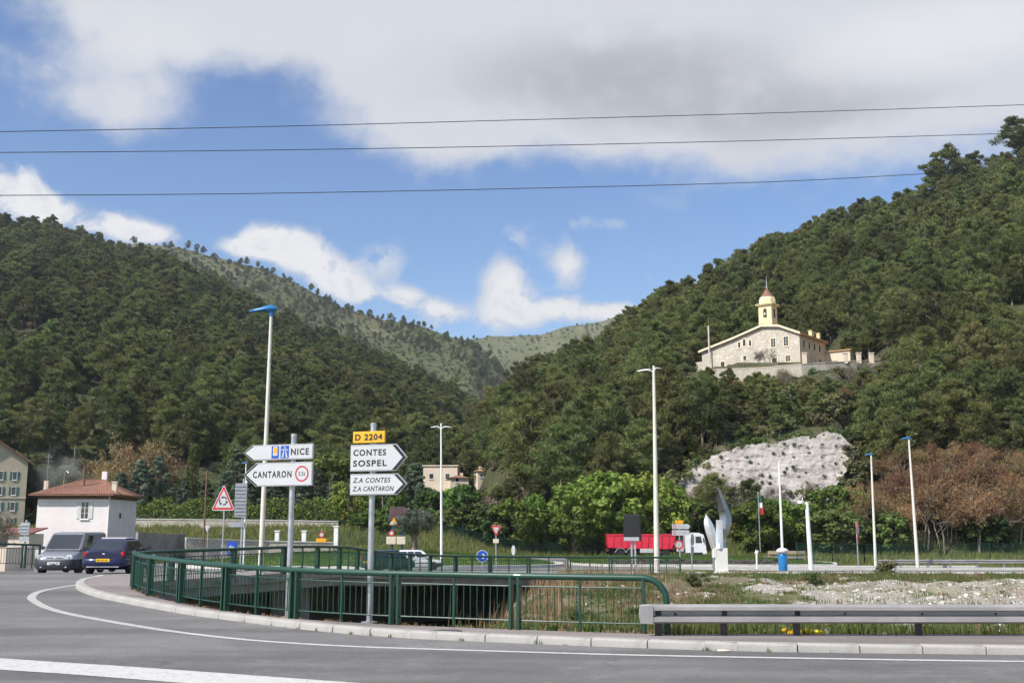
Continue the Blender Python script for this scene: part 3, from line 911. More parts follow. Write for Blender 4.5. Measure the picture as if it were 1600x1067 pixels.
def project(x, y, z):
    """photograph position of a point, used only to keep the trees out of known clearings"""
    fw = y * math.cos(PITCH) + (z - CZ) * math.sin(PITCH); up = -y * math.sin(PITCH) + (z - CZ) * math.cos(PITCH)
    return 800 + F * x / fw, 533.5 - F * up / fw

def jitter(y0, y1, sp, u=.62):
    gy = np.arange(y0, y1, sp); out = []
    for yy in gy:
        n = int(2 * u * yy / sp)
        x = (np.arange(n) + rng.random(n)) * sp - u * yy
        out.append(np.stack([x, yy + rng.uniform(-.5, .5, n) * sp], 1))
    return np.concatenate(out)

CLEAR = [  # (left, right, top, bottom, beyond depth): nothing nearer than this depth may cover this window
    (1086, 1304, 425, 584, 227), (1300, 1380, 545, 570, 210), (1060, 1330, 672, 745, 163),
    (262, 345, 712, 742, 232), (655, 742, 722, 756, 236), (742, 765, 728, 750, 240), (25, 60, 690, 840, 170), (1350, 1640, 690, 845, 158), (780, 1062, 735, 838, 157)]
def cleared(px, top, bot, y, rad):
    m = np.zeros(len(px), bool)
    for l, r, t, b, d in CLEAR:
        m |= (px + rad > l) & (px - rad < r) & (top < b) & (bot > t) & (y < d)
    return m
def plant_layer(key, y0, y1, sp, dens, hs, umin=-.62, umax=.62):
    p = jitter(y0, y1, sp); x, y = p[:, 0], p[:, 1]
    u = x / y
    L = {k: layer(k, x, y) for k in 'ABCD'}
    own = L[key] >= np.maximum.reduce([L[k] for k in 'ABCD']) - .01
    keep = own & (u > umin) & (u < umax) & (L[key] > -1.3) & (rng.random(len(x)) < dens(x, y))
    x, y = x[keep], y[keep]; z = H(x, y) - .15
    s = rng.uniform(hs[0], hs[1], len(x))
    px, top = project(x, y, z + 9.5 * s); _, bot = project(x, y, z)
    ok = ~cleared(px, top, bot, y, 2.6 * s * F / y)
    return x[ok], y[ok], z[ok], s[ok], px[ok], bot[ok]
dA = lambda x, y: np.clip(.95 - sstep(245, 200, y) * .45 * sstep(-.30, -.38, x / y) - sstep(.0, .2, fbm(x / 38, y / 38, 4, 51)) * .75, 0, 1)
dD = lambda x, y: np.clip(.95 - sstep(.02, .2, fbm(x / 34, y / 34, 4, 61)) * .75, 0, 1)
dB = lambda x, y: np.clip(.36 + fbm(x / 90, y / 90, 4, 71) * 2.2 + sstep(1130, 1250, y) * .1, .05, .95)
dC = lambda x, y: np.clip(.30 + fbm(x / 140, y / 140, 4, 81) * 1.8, .04, .8)
A = plant_layer('A', 190, 640, 5.2, dA, (.5, 1.4)); Dd = plant_layer('D', 150, 415, 4.8, dD, (.5, 1.35), -.12, .62)
Bb = plant_layer('B', 560, 1265, 8.0, dB, (.5, 1.1)); Cc = plant_layer('C', 1100, 2120, 15, dC, (.5, 1.1))

X_ = plant_layer('D', 161, 199, 3.6, lambda x, y: .75 + 0 * x, (.28, .75), .165, .36)
Dd = tuple(np.concatenate([a, b]) for a, b in zip(Dd, X_))
def zone(px, py, y, side, s):
    sz = 'tall' if s > 1.1 else ('middling' if s > .8 else 'low')
    if side == 'A':
        near = ('above the apartment block' if px < 60 else 'above the red roofed house' if px < 180 else 'above the brown trees and cedars' if px < 280 else
                'behind the villas' if px < 345 else 'behind the tall blue topped lamp' if px < 450 else 'between the two signposts' if px < 540 else 'behind the right signpost' if px < 645 else 'above the cream houses')
        return '%s pine at the foot of the left-hand hill %s' % (sz, near)
    if py < 600: near = 'just left of the church' if px < 1095 else ('behind the church' if px < 1300 else 'right of the church terrace' if px < 1420 else 'far right of the church, high up')
    elif px > 1330: near = 'above the brown trees, near the blue topped lamps' if px < 1460 else 'above the brown trees at the right edge'
    elif px > 1085: near = 'between the rock face and the church' + (' left half' if px < 1200 else ' right half')
    elif px > 1030: near = 'above the left end of the rock face'
    elif px > 930: near = 'above the bright trees near the double headed lamp' if py < 720 else 'behind the bright trees near the double headed lamp'
    elif px > 830: near = 'on the middle of the wooded spur' if py < 720 else 'at the foot of the spur above the red truck tail'
    else: near = 'on the left end of the wooded spur' if py < 720 else 'at the foot of the spur above the give way sign'
    return '%s pine %s' % (sz, near)
# the pines that show largest stand as single trees
cand = []
for key, T in (('A', A), ('D', Dd)):
    x, y, z, s, px, bot = T
    for i in range(len(x)):
        if -30 < px[i] < 1630: cand.append((s[i] / y[i], key, i))
cand.sort(reverse=True)
chosen = {'A': set(), 'D': set()}
for q, key, i in cand:
    lim = 100 if key == 'A' else 190
    if len(chosen[key]) < lim: chosen[key].add(i)
for key, T in (('A', A), ('D', Dd)):
    x, y, z, s, px, bot = T
    for i in sorted(chosen[key]):
        lab = zone(px[i], bot[i], y[i], key, s[i])
        t = thing('pine_tree', lab, 'tree', (x[i], y[i], z[i]), random.uniform(0, 6.28), lab.replace('pine', 'pines', 1))
        sc_ = s[i]; t.scale = (sc_ * random.uniform(.9, 1.15), sc_ * random.uniform(.9, 1.15), sc_ * random.uniform(.9, 1.1))
        cr, tk = random.choice(NPINES)[:2]
        link('crown', cr, None, t); link('trunk', tk, None, t)
def rest(name, Ts, label, bush_sp, y0, y1, key, bd, um=(-.62, .62), bs=(.6, 1.4)):
    P, Rz, S, I = [], [], [], []
    x, y, z, s, px, bot = Ts
    m = np.array([i not in chosen.get(key, ()) for i in range(len(x))])
    P.append(np.stack([x, y, z], 1)[m]); S.append(s[m]); I.append(rng.integers(0, N_P, m.sum()))
    p = jitter(y0, y1, bush_sp); bx, by = p[:, 0], p[:, 1]
    L = {k: layer(k, bx, by) for k in 'ABCD'}
    keep = (L[key] >= np.maximum.reduce([L[k] for k in 'ABCD']) - .01) & (L[key] > -1.6) & (bx / by > um[0]) & (bx / by < um[1]) & (rng.random(len(bx)) < bd)
    bx, by = bx[keep], by[keep]; bz = H(bx, by) - .2; bsz = rng.uniform(bs[0], bs[1], len(bx))
    px, top = project(bx, by, bz + 2.3 * bsz); _, bot = project(bx, by, bz)
    ok = ~cleared(px, top, bot, by, 1.2 * F / by)
    if key == 'D':       # scrub crowding the slope between the rock face and the church
        p = jitter(160, 204, 2.1); ex, ey = p[:, 0], p[:, 1]; q = (ex / ey > .155) & (ex / ey < .37) & (rng.random(len(ex)) < .8)
        ex, ey = ex[q], ey[q]; ez = H(ex, ey) - .2; es = rng.uniform(.5, 1.25, len(ex))
        epx, et = project(ex, ey, ez + 2.3 * es); _, eb = project(ex, ey, ez)
        kk = ~cleared(epx, et, eb, ey, .8 * F / ey)
        bx, by, bz, bsz, ok = (np.concatenate([a_, b_]) for a_, b_ in ((bx, ex), (by, ey), (bz, ez), (bsz, es), (ok, kk)))
    P.append(np.stack([bx, by, bz], 1)[ok]); S.append(bsz[ok])
    I.append(np.where(rng.random(ok.sum()) < .07, N_P + N_B + rng.integers(0, N_T, ok.sum()), N_P + rng.integers(0, N_B, ok.sum())))
    P, S, I = np.concatenate(P), np.concatenate(S), np.concatenate(I)
    tw = I >= N_P + N_B; S[tw] *= .55
    return scatter(name, P, rng.uniform(0, 6.28, len(P)), S, I, PC, label)
rest('forest', A, 'mass of pines and scrub over the left-hand hill', 4.4, 188, 640, 'A', .75)
rest('forest', Dd, 'mass of pines and scrub over the right-hand hill', 3.8, 150, 415, 'D', .8, (-.14, .62))
rest('forest', Bb, 'thin trees and scrub on the back ridge', 7.0, 600, 1265, 'B', .8, bs=(.5, 1.5))
rest('forest', Cc, 'scattered trees and scrub on the far ridge', 14, 1150, 2120, 'C', .7, bs=(.8, 2.0))

# ------------------------------------------------------------------ buildings: materials
simple('white_render', (.80, .73, .72), .85, var=.05, scale=.5, bump=.15, bscale=30, dirt=((.60, .53, .52), .35))
simple('pink_render', (.76, .69, .70), .85, var=.05, scale=.5, bump=.15, bscale=30, dirt=((.56, .48, .47), .35))
simple('tan_render', (.47, .41, .30), .88, var=.10, scale=.4, bump=.2, bscale=20, dirt=((.3, .26, .19), .5))
simple('cream_render', (.66, .56, .44), .88, var=.08, scale=.4, bump=.2, bscale=20)
simple('orange_render', (.74, .55, .36), .88, var=.08, scale=.4, bump=.2, bscale=20)
simple('yellow_render', (.76, .63, .38), .85, var=.08, scale=.6, bump=.2, bscale=20, dirt=((.6, .45, .25), .4))
simple('window_trim', (.74, .64, .45), .8, var=.08)
simple('white_trim', (.78, .78, .77), .6, var=.05)
simple('grey_shutter', (.66, .66, .67), .6, var=.06)
simple('green_shutter', (.055, .17, .13), .55, var=.2)
simple('dark_opening', (.02, .02, .022), .5)
simple('metal_grey', (.36, .37, .39), .45, .6, var=.1)
simple('rusty_metal', (.16, .09, .055), .8, var=.3)
m, k, p, o = newmat('window_glass')
p.inputs['Base Color'].default_value = (.03, .035, .04, 1); p.inputs['Roughness'].default_value = .06; p.inputs['Specular IOR Level'].default_value = .8

def tilemat(name, a, b, scale, rx=0.0):
    m, k, p, o = newmat(name)
    co = k.n('ShaderNodeTexCoord').outputs['Object']
    sp = k.n('ShaderNodeSeparateXYZ'); k.put(sp.inputs[0], co)
    n1 = k.noise(co, 1.4, 5, .65); n2 = k.noise(co, 9, 4, .6)
    c = k.mix(k.ss(n1, .3, .7), a, b); c = k.mix(k.ss(n2, .55, .75, 0, .6), c, tuple(x * .55 for x in a))
    k.put(p.inputs['Base Color'], c); p.inputs['Roughness'].default_value = .85
    return m
tilemat('roof_tiles', (.19, .085, .055), (.27, .14, .095), 3)
tilemat('orange_tiles', (.50, .27, .13), (.58, .34, .18), 3)

def stonemat(name, a, b, joint, scale=1.6):
    m, k, p, o = newmat(name)
    co = k.n('ShaderNodeTexCoord').outputs['Object']
    vo = k.n('ShaderNodeTexVoronoi'); vo.inputs['Scale'].default_value = scale; k.put(vo.inputs['Vector'], co)
    ve = k.n('ShaderNodeTexVoronoi', feature='DISTANCE_TO_EDGE'); ve.inputs['Scale'].default_value = scale; k.put(ve.inputs['Vector'], co)
    sp = k.n('ShaderNodeSeparateColor'); k.put(sp.inputs[0], vo.outputs['Color'])
    c = k.mix(sp.outputs[0], a, b); c = k.mix(k.ss(ve.outputs['Distance'], .09, .02), c, joint)
    n1 = k.noise(co, .3, 5, .6); c = k.mix(k.ss(n1, .45, .75, 0, .5), c, tuple(x * .6 for x in a))
    k.put(p.inputs['Base Color'], c); p.inputs['Roughness'].default_value = .9
    b_ = k.n('ShaderNodeBump'); b_.inputs['Strength'].default_value = .7; b_.inputs['Distance'].default_value = .06
    k.put(b_.inputs['Height'], k.ss(ve.outputs['Distance'], 0, .12)); k.put(p.inputs['Normal'], b_.outputs[0])
    return m
stonemat('rubble_stone', (.50, .445, .37), (.62, .56, .48), (.46, .41, .34))
stonemat('wall_stone', (.44, .40, .33), (.58, .53, .45), (.38, .33, .27), 3.4)

# ------------------------------------------------------------------ building helper
def window(par, x, z, w, h, y=0.0, axis='x', out=-1, shutters=None, arch=False, trim='white_trim', frame=.07, bars=True, sill=True):
    """window on a wall: frame part, panes and shutters as sub-parts; axis 'x' wall runs along x at y, 'y' wall runs along y at x"""
    def P(a, dep, zz): return (a, y + out * dep, zz) if axis == 'x' else (y + out * dep, a, zz)
    def bx(mb, a0, a1, z0, z1, d0, d1):
        c = P((a0 + a1) / 2, (d0 + d1) / 2, (z0 + z1) / 2); s = (abs(a1 - a0), abs(d1 - d0), z1 - z0) if axis == 'x' else (abs(d1 - d0), abs(a1 - a0), z1 - z0)
        mb.box(c, s)
    mb = MB()
    bx(mb, x - w / 2 - frame, x - w / 2, z - frame, z + h + frame, -.05, .05); bx(mb, x + w / 2, x + w / 2 + frame, z - frame, z + h + frame, -.05, .05)
    bx(mb, x - w / 2, x + w / 2, z + h, z + h + frame, -.05, .05); bx(mb, x - w / 2, x + w / 2, z - frame, z, -.05, .05)
    if bars:
        bx(mb, x - .03, x + .03, z, z + h, -.02, .03)
        for q in (.33, .66): bx(mb, x - w / 2, x + w / 2, z + h * q - .015, z + h * q + .015, -.02, .028)
    wn = mb.build('window', trim, par)
    g = MB(); bx(g, x - w / 2, x + w / 2, z, z + h, -.03, .012); g.build('pane', 'window_glass', wn)
    if sill:
        g = MB(); bx(g, x - w / 2 - .12, x + w / 2 + .12, z - frame - .08, z - frame, 0, .14); g.build('sill', trim, wn)
    if shutters:
        for sg in (-1, 1):
            c0 = x + sg * (w / 2 + frame + .02); c1 = c0 + sg * w * .52
            g = MB(); bx(g, min(c0, c1), max(c0, c1), z - .03, z + h + .03, .012, .055)
            for q in np.linspace(.08, .92, 7): bx(g, min(c0, c1) + .04, max(c0, c1) - .04, z + h * q - .03, z + h * q + .03, .055, .075)
            g.build('shutter', shutters, wn)
    return wn

def tile_rows(par, quad, rows, cols, mat, lift=.03):
    """raised rows of roof tiles on a roof plane given by its four corners (eave left, eave right, ridge right, ridge left)"""
    a, b, c, d = [Vector(q) for q in quad]
    mb = MB()
    nrm = (b - a).cross(d - a).normalized()
    if nrm.z < 0: nrm = -nrm
    for i in range(cols):
        s0 = i / cols; s1 = (i + 1) / cols; sm = (s0 + s1) / 2
        lo = [a.lerp(b, s) for s in (s0, sm, s1)]; hi = [d.lerp(c, s) for s in (s0, sm, s1)]
        vs = [lo[0], lo[1] + nrm * lift * 2, lo[2], hi[2], hi[1] + nrm * lift * 2, hi[0]]
        vs = [q + nrm * lift for q in vs]
        mb.add(vs, [(0, 1, 4, 5), (1, 2, 3, 4)])
    o = mb.build('roof_tile_courses', mat, par, recalc=False); o['kind'] = 'stuff'
    return o

# pink and white house behind the parked van
hx = D(166, 848, 118)
h1 = thing('hip_roof_house', 'white and pale pink house with red hipped roof behind the grey van', 'house', (hx.x, hx.y, -1.7), R(1.5))
Wd, Dp, Hh = 7.6, 9.5, 7.25
MB().box((-Wd / 2, Dp / 2, Hh / 2), (Wd, Dp, Hh)).build('wall', 'white_render', h1)
MB().box((-Wd / 2, Dp / 2, Hh - .28), (Wd + .08, Dp + .08, .5)).build('eaves_band', 'rusty_metal', h1)
e = .75; zt = Hh + 1.75; zl = Hh - .02
rp = [(-Wd - e, -e, zl), (e, -e, zl), (e, Dp + e, zl), (-Wd - e, Dp + e, zl), (-Wd * .62, Dp / 2, zt), (-Wd * .30, Dp / 2, zt)]
roof = MB().add(rp + [(x, y, z - .14) for x, y, z in rp[:4]], [(0, 1, 5, 4), (1, 2, 5), (2, 3, 4, 5), (3, 0, 4), (0, 6, 7, 1), (1, 7, 8, 2), (2, 8, 9, 3), (3, 9, 6, 0), (6, 9, 8, 7)]).build('roof', 'roof_tiles', h1)
tile_rows(roof, (rp[0], rp[1], rp[5], rp[4]), 1, 30, 'roof_tiles', .02)
tile_rows(roof, (rp[1], rp[2], rp[5], rp[5]), 1, 34, 'roof_tiles', .02)
MB().box((0.15, 1.2, Hh + .75), (.5, .5, 1.1)).box((0.15, 1.2, Hh + 1.35), (.62, .62, .12)).build('chimney', 'cream_render', roof)
MB().box((-2.4, 5.3, Hh + 2.2), (.55, .55, 1.0)).build('chimney', 'white_render', roof)
MB().box((-7.4, 1.6, Hh + .9), (.45, .45, 1.2)).build('chimney', 'cream_render', roof)
MB().tube([(-5.4, 1.2, Hh + .5), (-5.4, 1.2, Hh + 2.2), (-5.1, 1.0, Hh + 2.55), (-4.8, .9, Hh + 2.3)], .05, 6).build('vent_pipe', 'metal_grey', roof)
MB().cyl((-3.6, 2.2, Hh), (-3.6, 2.2, Hh + 3.1), .12).build('stove_pipe', 'rusty_metal', roof)
MB().cyl((-7.0, .6, Hh), (-7.0, .6, Hh + 4.4), .03, n=6).box((-7.0, .6, Hh + 4.0), (.9, .03, .03)).box((-7.0, .6, Hh + 3.6), (.6, .03, .03)).build('aerial', 'metal_grey', roof)
window(h1, -2.5, 4.65, .75, 1.75, shutters='grey_shutter')
window(h1, 3.9, 4.75, .55, .5, y=0.0, axis='y', out=1, bars=False, trim='metal_grey', sill=False)
window(h1, 4.7, 2.2, .9, .35, y=0.0, axis='y', out=1, bars=False, trim='metal_grey')
MB().cyl((.07, -.07, 0), (.07, -.07, Hh - .2), .06, n=8).build('downpipe', 'pink_render', h1)

# tan apartment block
ab = D(36, 830, 182)
h2 = thing('apartment_block', 'tan four storey apartment block with gable roof and green shutters', 'building', (ab.x, ab.y, 0), R(25))
w2, d2, e2 = 10.4, 12.0, 12.9; ap = 16.4
MB().prism([(-w2, -1), (0, -1), (0, e2), (-w2 / 2, ap), (-w2, e2)], 0, d2).build('wall', 'tan_render', h2)
for sg in (0, 1):
    x0, x1 = (-w2 / 2, .9) if sg == 0 else (-w2 / 2, -w2 - .9)
    zz = e2 - (ap - e2) / (w2 / 2) * .9
    MB().add([(x0, -.7, ap + .05), (x1, -.7, zz + .05), (x1, d2, zz + .05), (x0, d2, ap + .05), (x0, -.7, ap + .3), (x1, -.7, zz + .3), (x1, d2, zz + .3), (x0, d2, ap + .3)],
             [(0, 1, 2, 3), (4, 5, 6, 7), (0, 4, 5, 1), (1, 5, 6, 2), (2, 6, 7, 3), (3, 7, 4, 0)]).build('roof_slope', 'roof_tiles', h2)
for r_ in range(4):
    for cx in (-1.9, -4.0, -6.2, -8.4):
        window(h2, cx, 9.9 - 2.52 * r_, .62, 1.3, shutters='green_shutter', bars=False)
MB().box((-w2 / 2, -.05, 6.9), (w2 + .1, .1, .2)).build('string_course', 'cream_render', h2)

def small_house(name, label, px, d, w, dp, hgt, wallm, roofm, rz, rise=1.2, wins=(), pz=None):
    g = D(px, 740, d); z = float(H(g.x, g.y)) if pz is None else pz
    t = thing(name, label, 'house', (g.x, g.y, z - .3), rz)
    MB().box((0, dp / 2, hgt / 2 - 1.5), (w, dp, hgt + 3)).build('wall', wallm, t)
    e = .4
    if rise:
        a = [(-w / 2 - e, -e, hgt), (w / 2 + e, -e, hgt), (w / 2 + e, dp + e, hgt), (-w / 2 - e, dp + e, hgt), (-w / 2 + dp * .3, dp / 2, hgt + rise), (w / 2 - dp * .3, dp / 2, hgt + rise)]
        rf = MB().add(a, [(0, 1, 5, 4), (1, 2, 5), (2, 3, 4, 5), (3, 0, 4), (3, 2, 1, 0)]).build('roof', roofm, t)
        tile_rows(rf, (a[0], a[1], a[5], a[4]), 1, int(w / .35), roofm, .02)
        MB().box((w * .2, dp * .55, hgt + rise), (.6, .6, 1.3)).build('chimney', wallm, rf)
    else:
        MB().box((0, dp / 2, hgt + .12), (w + .5, dp + .5, .24)).build('roof', roofm, t)
    for (x, zz, ww, hh) in wins: window(t, x, zz, ww, hh, bars=False, shutters=None)
    return t
zv = D(300, 742, 236).z
small_house('hillside_villa', 'small orange villa with tiled roof among trees behind the red roofed house', 287, 236, 4.6, 6, D(287, 722, 236).z - zv + .3, 'orange_render', 'orange_tiles', R(-8), .9, ((-1, 1.0, .8, 1.1), (1.1, 1.0, .8, 1.1)), zv)
small_house('hillside_villa', 'pale villa half hidden by trees beside the orange one', 322, 240, 4.8, 6, D(322, 720, 240).z - zv + .3, 'cream_render', 'orange_tiles', R(6), .7, ((-.6, 1.2, .8, .9), (1.4, 1.2, .8, .9)), zv)
zc = D(690, 752, 240).z
small_house('flat_roof_house', 'cream flat roofed house on the valley floor right of the town signs', 688, 240, 7.6, 7, D(688, 726, 240).z - zc, 'cream_render', 'cream_render', R(-5), 0, ((-2, .9, .9, 1.1), (1.6, .9, .9, 1.1)), zc)
small_house('terrace_house', 'low cream house with reddish roof below the flat roofed one', 718, 236, 4.0, 5, D(718, 743, 236).z - zc + .4, 'cream_render', 'roof_tiles', R(10), .6, ((-.5, .6, .7, .9),), zc - .6)
small_house('terrace_house', 'tiny cream gabled house at the edge of the wooded spur', 752, 242, 1.6, 3, 2.0, 'cream_render', 'orange_tiles', R(20), .5, ((0, .7, .5, .7),), D(752, 748, 242).z)

# ------------------------------------------------------------------ church on the hill
CO = D(1250, 567, 206)
CA = R(38)
ch = thing('hill_church', 'stone church with gabled front and yellow bell tower on the hill terrace', 'church', CO, -CA)
def cl_(px, py): return (-(1250 - px) * 19.6 / 150, ((567 + (1250 - px) * .066) - py) * .1285)
gp = [(-19.6, -3.5), (0, -3.5), (0, 5.8), (-3.6, 7.5), (-7.0, 7.9), (-13, 6.0), (-19.6, 4.2)]
MB().prism(gp, 0, 13).build('front_wall', 'rubble_stone', ch)
mbr = MB()
rl = [(.5, 5.62), (-3.6, 7.55), (-7.0, 7.95), (-13, 6.05), (-20.1, 4.1)]
vs = []
for x, z in rl: vs += [(x, -.5, z + .02), (x, -.5, z + .30), (x, 13.4, z + .30), (x, 13.4, z + .02)]
mbr.add(vs, [(4 * i + k, 4 * i + (k + 1) % 4, 4 * i + 4 + (k + 1) % 4, 4 * i + 4 + k) for i in range(4) for k in range(4)] + [(0, 1, 2, 3), (19, 18, 17, 16)])
crf = mbr.build('roof', 'orange_tiles', ch)
MB().add([(x + dx_, -.56 - q, z + zz) for x, z in rl for dx_, q, zz in ((0, 0, -.08), (0, 0, .34), (0, .05, .34), (0, .05, -.08))],
         [(4 * i + k, 4 * i + (k + 1) % 4, 4 * i + 4 + (k + 1) % 4, 4 * i + 4 + k) for i in range(4) for k in range(4)]).build('verge_board', 'window_trim', crf)
# annexes and the long side
MB().box((.04, 6.5, 2.0), (.10, 12.98, 7.4)).build('side_wall', 'orange_render', ch)
MB().box((.25, 6.5, 5.55), (.7, 13.6, .14)).build('side_eaves', 'orange_tiles', ch)
MB().box((2.4, 15, .8), (5.0, 5, 5.6)).build('annex', 'cream_render', ch)
MB().box((2.4, 15, 3.7), (5.6, 5.6, .2)).build('annex_roof', 'orange_tiles', ch)
MB().box((-20.6, 4.0, -.6), (2.2, 5, 6.2)).build('annex', 'rubble_stone', ch)
for x, y, z in ((-9.6, 3, 7.4), (-14.6, 4, 6.1), (-1.2, 9, 6.9), (-1.8, 11, 7.0), (-.9, 12.2, 6.8)):
    MB().box((x, y, z), (.6, .6, 1.5)).box((x, y, z + .8), (.8, .8, .12)).build('chimney', 'yellow_render', ch)
for q in (2.0, 4.6, 7.2, 9.8):
    window(ch, q, 3.4, .75, 1.2, y=.09, axis='y', out=1, trim='window_trim', bars=False)
    window(ch, q, .6, .75, 1.2, y=.09, axis='y', out=1, trim='window_trim', bars=False)
# bell tower
tx, ty, tw = -6.9, 2.6, 2.6
bt = MB().box((tx, ty, 8.9), (tw, tw, 7.2)).box((tx, ty, 8.9), (tw + .14, tw + .14, .25)).build('bell_tower', 'yellow_render', ch, bevel=.04)
for sx, sy, ax in ((0, -1, 'x'), (0, 1, 'x'), (1, 0, 'y'), (-1, 0, 'y')):
    pr = [(-.34, 0), (.34, 0), (.34, 1.5)] + [(.34 * math.cos(a), 1.5 + .34 * math.sin(a)) for a in np.linspace(0, math.pi, 8)[1:-1]] + [(-.34, 1.5)]
    mb = MB()
    if ax == 'x': mb.prism([(tx + a, 10.0 + b) for a, b in pr], ty + sy * (tw / 2 - .1), ty + sy * (tw / 2 + .02), 'xz')
    else: mb.prism([(ty + a, 10.0 + b) for a, b in pr], tx + sx * (tw / 2 - .1), tx + sx * (tw / 2 + .02), 'yz')
    op = mb.build('belfry_opening', 'dark_opening', bt)
    if ax == 'x' and sy < 0:
        MB().lathe([(.05, .55), (.12, .5), (.17, .2), (.26, 0)], 10, (tx, ty - tw / 2 - .03, 10.5)).build('bell', 'metal_grey', op)
MB().box((tx, ty, 12.55), (tw + .7, tw + .7, .18)).box((tx, ty, 12.72), (tw + .95, tw + .95, .16)).build('cornice', 'yellow_render', bt, bevel=.03)
MB().lathe([(1.62, 12.8), (1.62, 13.3), (1.55, 13.9), (1.32, 14.3), (1.2, 14.36)], 8, (tx, ty, 0)).build('drum', 'yellow_render', bt)
MB().lathe([(1.36, 14.3), (1.1, 14.7), (.72, 15.1), (.4, 15.6), (.2, 16.1), (.1, 16.3)], 8, (tx, ty, 0)).build('cap_roof', 'roof_tiles', bt)
MB().lathe([(.16, 16.2), (.09, 17.2), (.03, 18.6)], 6, (tx, ty, 0)).build('spire', 'metal_grey', bt)
for px, py0, py1, w in ((1212, 541, 528, .85), (1231, 540, 526, .85), (1233, 564, 555, .9), (1160, 540, 531, .45), (1177, 538, 529, .45)):
    x, z = cl_(px, py0); _, z1 = cl_(px, py1)
    window(ch, x, z, w, z1 - z, trim='window_trim', frame=.16, bars=w > .6)
x, z = cl_(1168, 538)
MB().prism([(x - .45, z), (x + .45, z), (x + .45, z + 1.3), (x + .25, z + 1.65), (x, z + 1.75), (x - .25, z + 1.65), (x - .45, z + 1.3)], -.06, .02).build('arched_window', 'window_trim', ch)
MB().prism([(x - .27, z + .15), (x + .27, z + .15), (x + .27, z + 1.25), (x, z + 1.55), (x - .27, z + 1.25)], -.09, .0).build('arched_pane', 'window_glass', ch)
x, z = cl_(1213, 570)
MB().box((x, -.05, z + .75), (1.3, .14, 1.9)).build('door_surround', 'window_trim', ch)
MB().box((x, -.07, z + .7), (.95, .14, 1.7)).build('doorway', 'dark_opening', ch)
x, z = cl_(1133, 571)
window(ch, x, z, .8, 1.3, trim='window_trim', frame=.16, bars=False)
for px in (1131, 1137):
    x, z = cl_(px, 576); window(ch, x, z, .4, .5, trim='window_trim', bars=False, sill=False)
x, z = cl_(1168, 560)
window(ch, x, z, .6, .9, trim='window_trim', bars=False)
ch.scale = (21.0 / 19.6, 1, 1)
pm = D(1108, 546, 217)
tag(MB().cyl((pm.x, pm.y, pm.z - 3), (pm.x, pm.y, pm.z + 4.9), .16, n=8).build('mast', 'pale_concrete'), 'pale mast standing at the low end of the church roof', 'mast')
# terrace wall
def wall_path(name, label, pts, thick, mat, cap=None, cat='wall'):
    """pts: (px, top py, depth, height)"""
    t = thing(name, label, cat)
    mb = MB(); mc = MB()
    P = [(D(a, b, d), hh) for a, b, d, hh in pts]
    for (p, ha), (q, hb) in zip(P, P[1:]):
        dv = (q - p).xy.normalized(); nx = Vector((-dv.y, dv.x)) * thick
        mb.add([p, q, q - Vector((0, 0, hb)), p - Vector((0, 0, ha)), p + nx.to_3d(), q + nx.to_3d(), q + nx.to_3d() - Vector((0, 0, hb)), p + nx.to_3d() - Vector((0, 0, ha))],
               [(0, 1, 2, 3), (4, 7, 6, 5), (0, 4, 5, 1), (3, 2, 6, 7), (0, 3, 7, 4), (1, 5, 6, 2)])
        mid = (p + q) / 2 + nx.to_3d() / 2
        mc.box((mid.x, mid.y, (p.z + q.z) / 2 + .06), ((q - p).xy.length, thick + .16, .12), math.atan2(dv.y, dv.x), -math.atan2(q.z - p.z, (q - p).xy.length))
    mb.build('masonry', mat, t)
    if cap: mc.build('coping', cap, t)
    return t
wall_path('terrace_wall', 'pale stone retaining wall under the church terrace', [(1112, 580, 212, 5), (1120, 577, 206, 6), (1160, 576, 203, 6), (1200, 574, 200.5, 6), (1252, 569, 198, 5), (1290, 567, 199, 5), (1330, 565, 201, 4), (1385, 562, 204, 4)], .7, 'wall_stone', 'cream_render')
for px, w_p in ((1258, 'leftmost'), (1322, 'second from the left'), (1343, 'third from the left'), (1363, 'rightmost')):
    g = D(px, 566, 200.5)
    t = thing('gate_pillar', 'small pale pillar on the terrace wall right of the church, ' + w_p, 'pillar', g, 0, 'pillars on the church terrace wall')
    MB().box((0, .3, .7), (.75, .75, 1.9)).build('shaft', 'cream_render', t, bevel=.03); MB().box((0, .3, 1.75), (.95, .95, .2)).build('cap', 'cream_render', t, bevel=.04)

# ------------------------------------------------------------------ rock face cut into the foot of the hill
simple('pale_rock', (.39, .355, .33), .95, var=.22, scale=.3, bump=.8, bscale=3.0, dirt=((.19, .165, .14), .6))
RP = [(1040, 772), (1052, 752), (1062, 745), (1092, 727), (1108, 714), (1140, 702), (1165, 697), (1192, 690), (1205, 693), (1232, 686), (1260, 682), (1275, 686), (1283, 677), (1300, 675), (1312, 680), (1334, 700), (1328, 728), (1316, 745), (1302, 768), (1280, 790), (1060, 795)]
us = np.arange(1030, 1345, 1.5); vs_ = np.arange(665, 800, 1.5)
U, V = np.meshgrid(us, vs_)
X = np.zeros(U.shape); Y = np.zeros(U.shape); Z = np.zeros(U.shape)
dep = 155.3 + (795 - V) / 130 * 5.0
for i in range(U.shape[0]):
    for j in range(U.shape[1]):
        a, w = ray(U[i, j], V[i, j]); d = dep[i, j]
        X[i, j], Y[i, j], Z[i, j] = a * d, d, CZ + w * d
rel = fbm(X * .16, Z * .10, 4, 91) * 1.1 + np.abs(fbm(X * .5 + Z * .35, Z * .9, 4, 97)) * .9 + fbm(X * 1.6, Z * 1.6, 3, 93) * .30
Y = Y - .6 + rel
v = np.stack([X, Y, Z], -1).reshape(-1, 3); n, m_ = X.shape; i = np.arange(n * m_).reshape(n, m_)
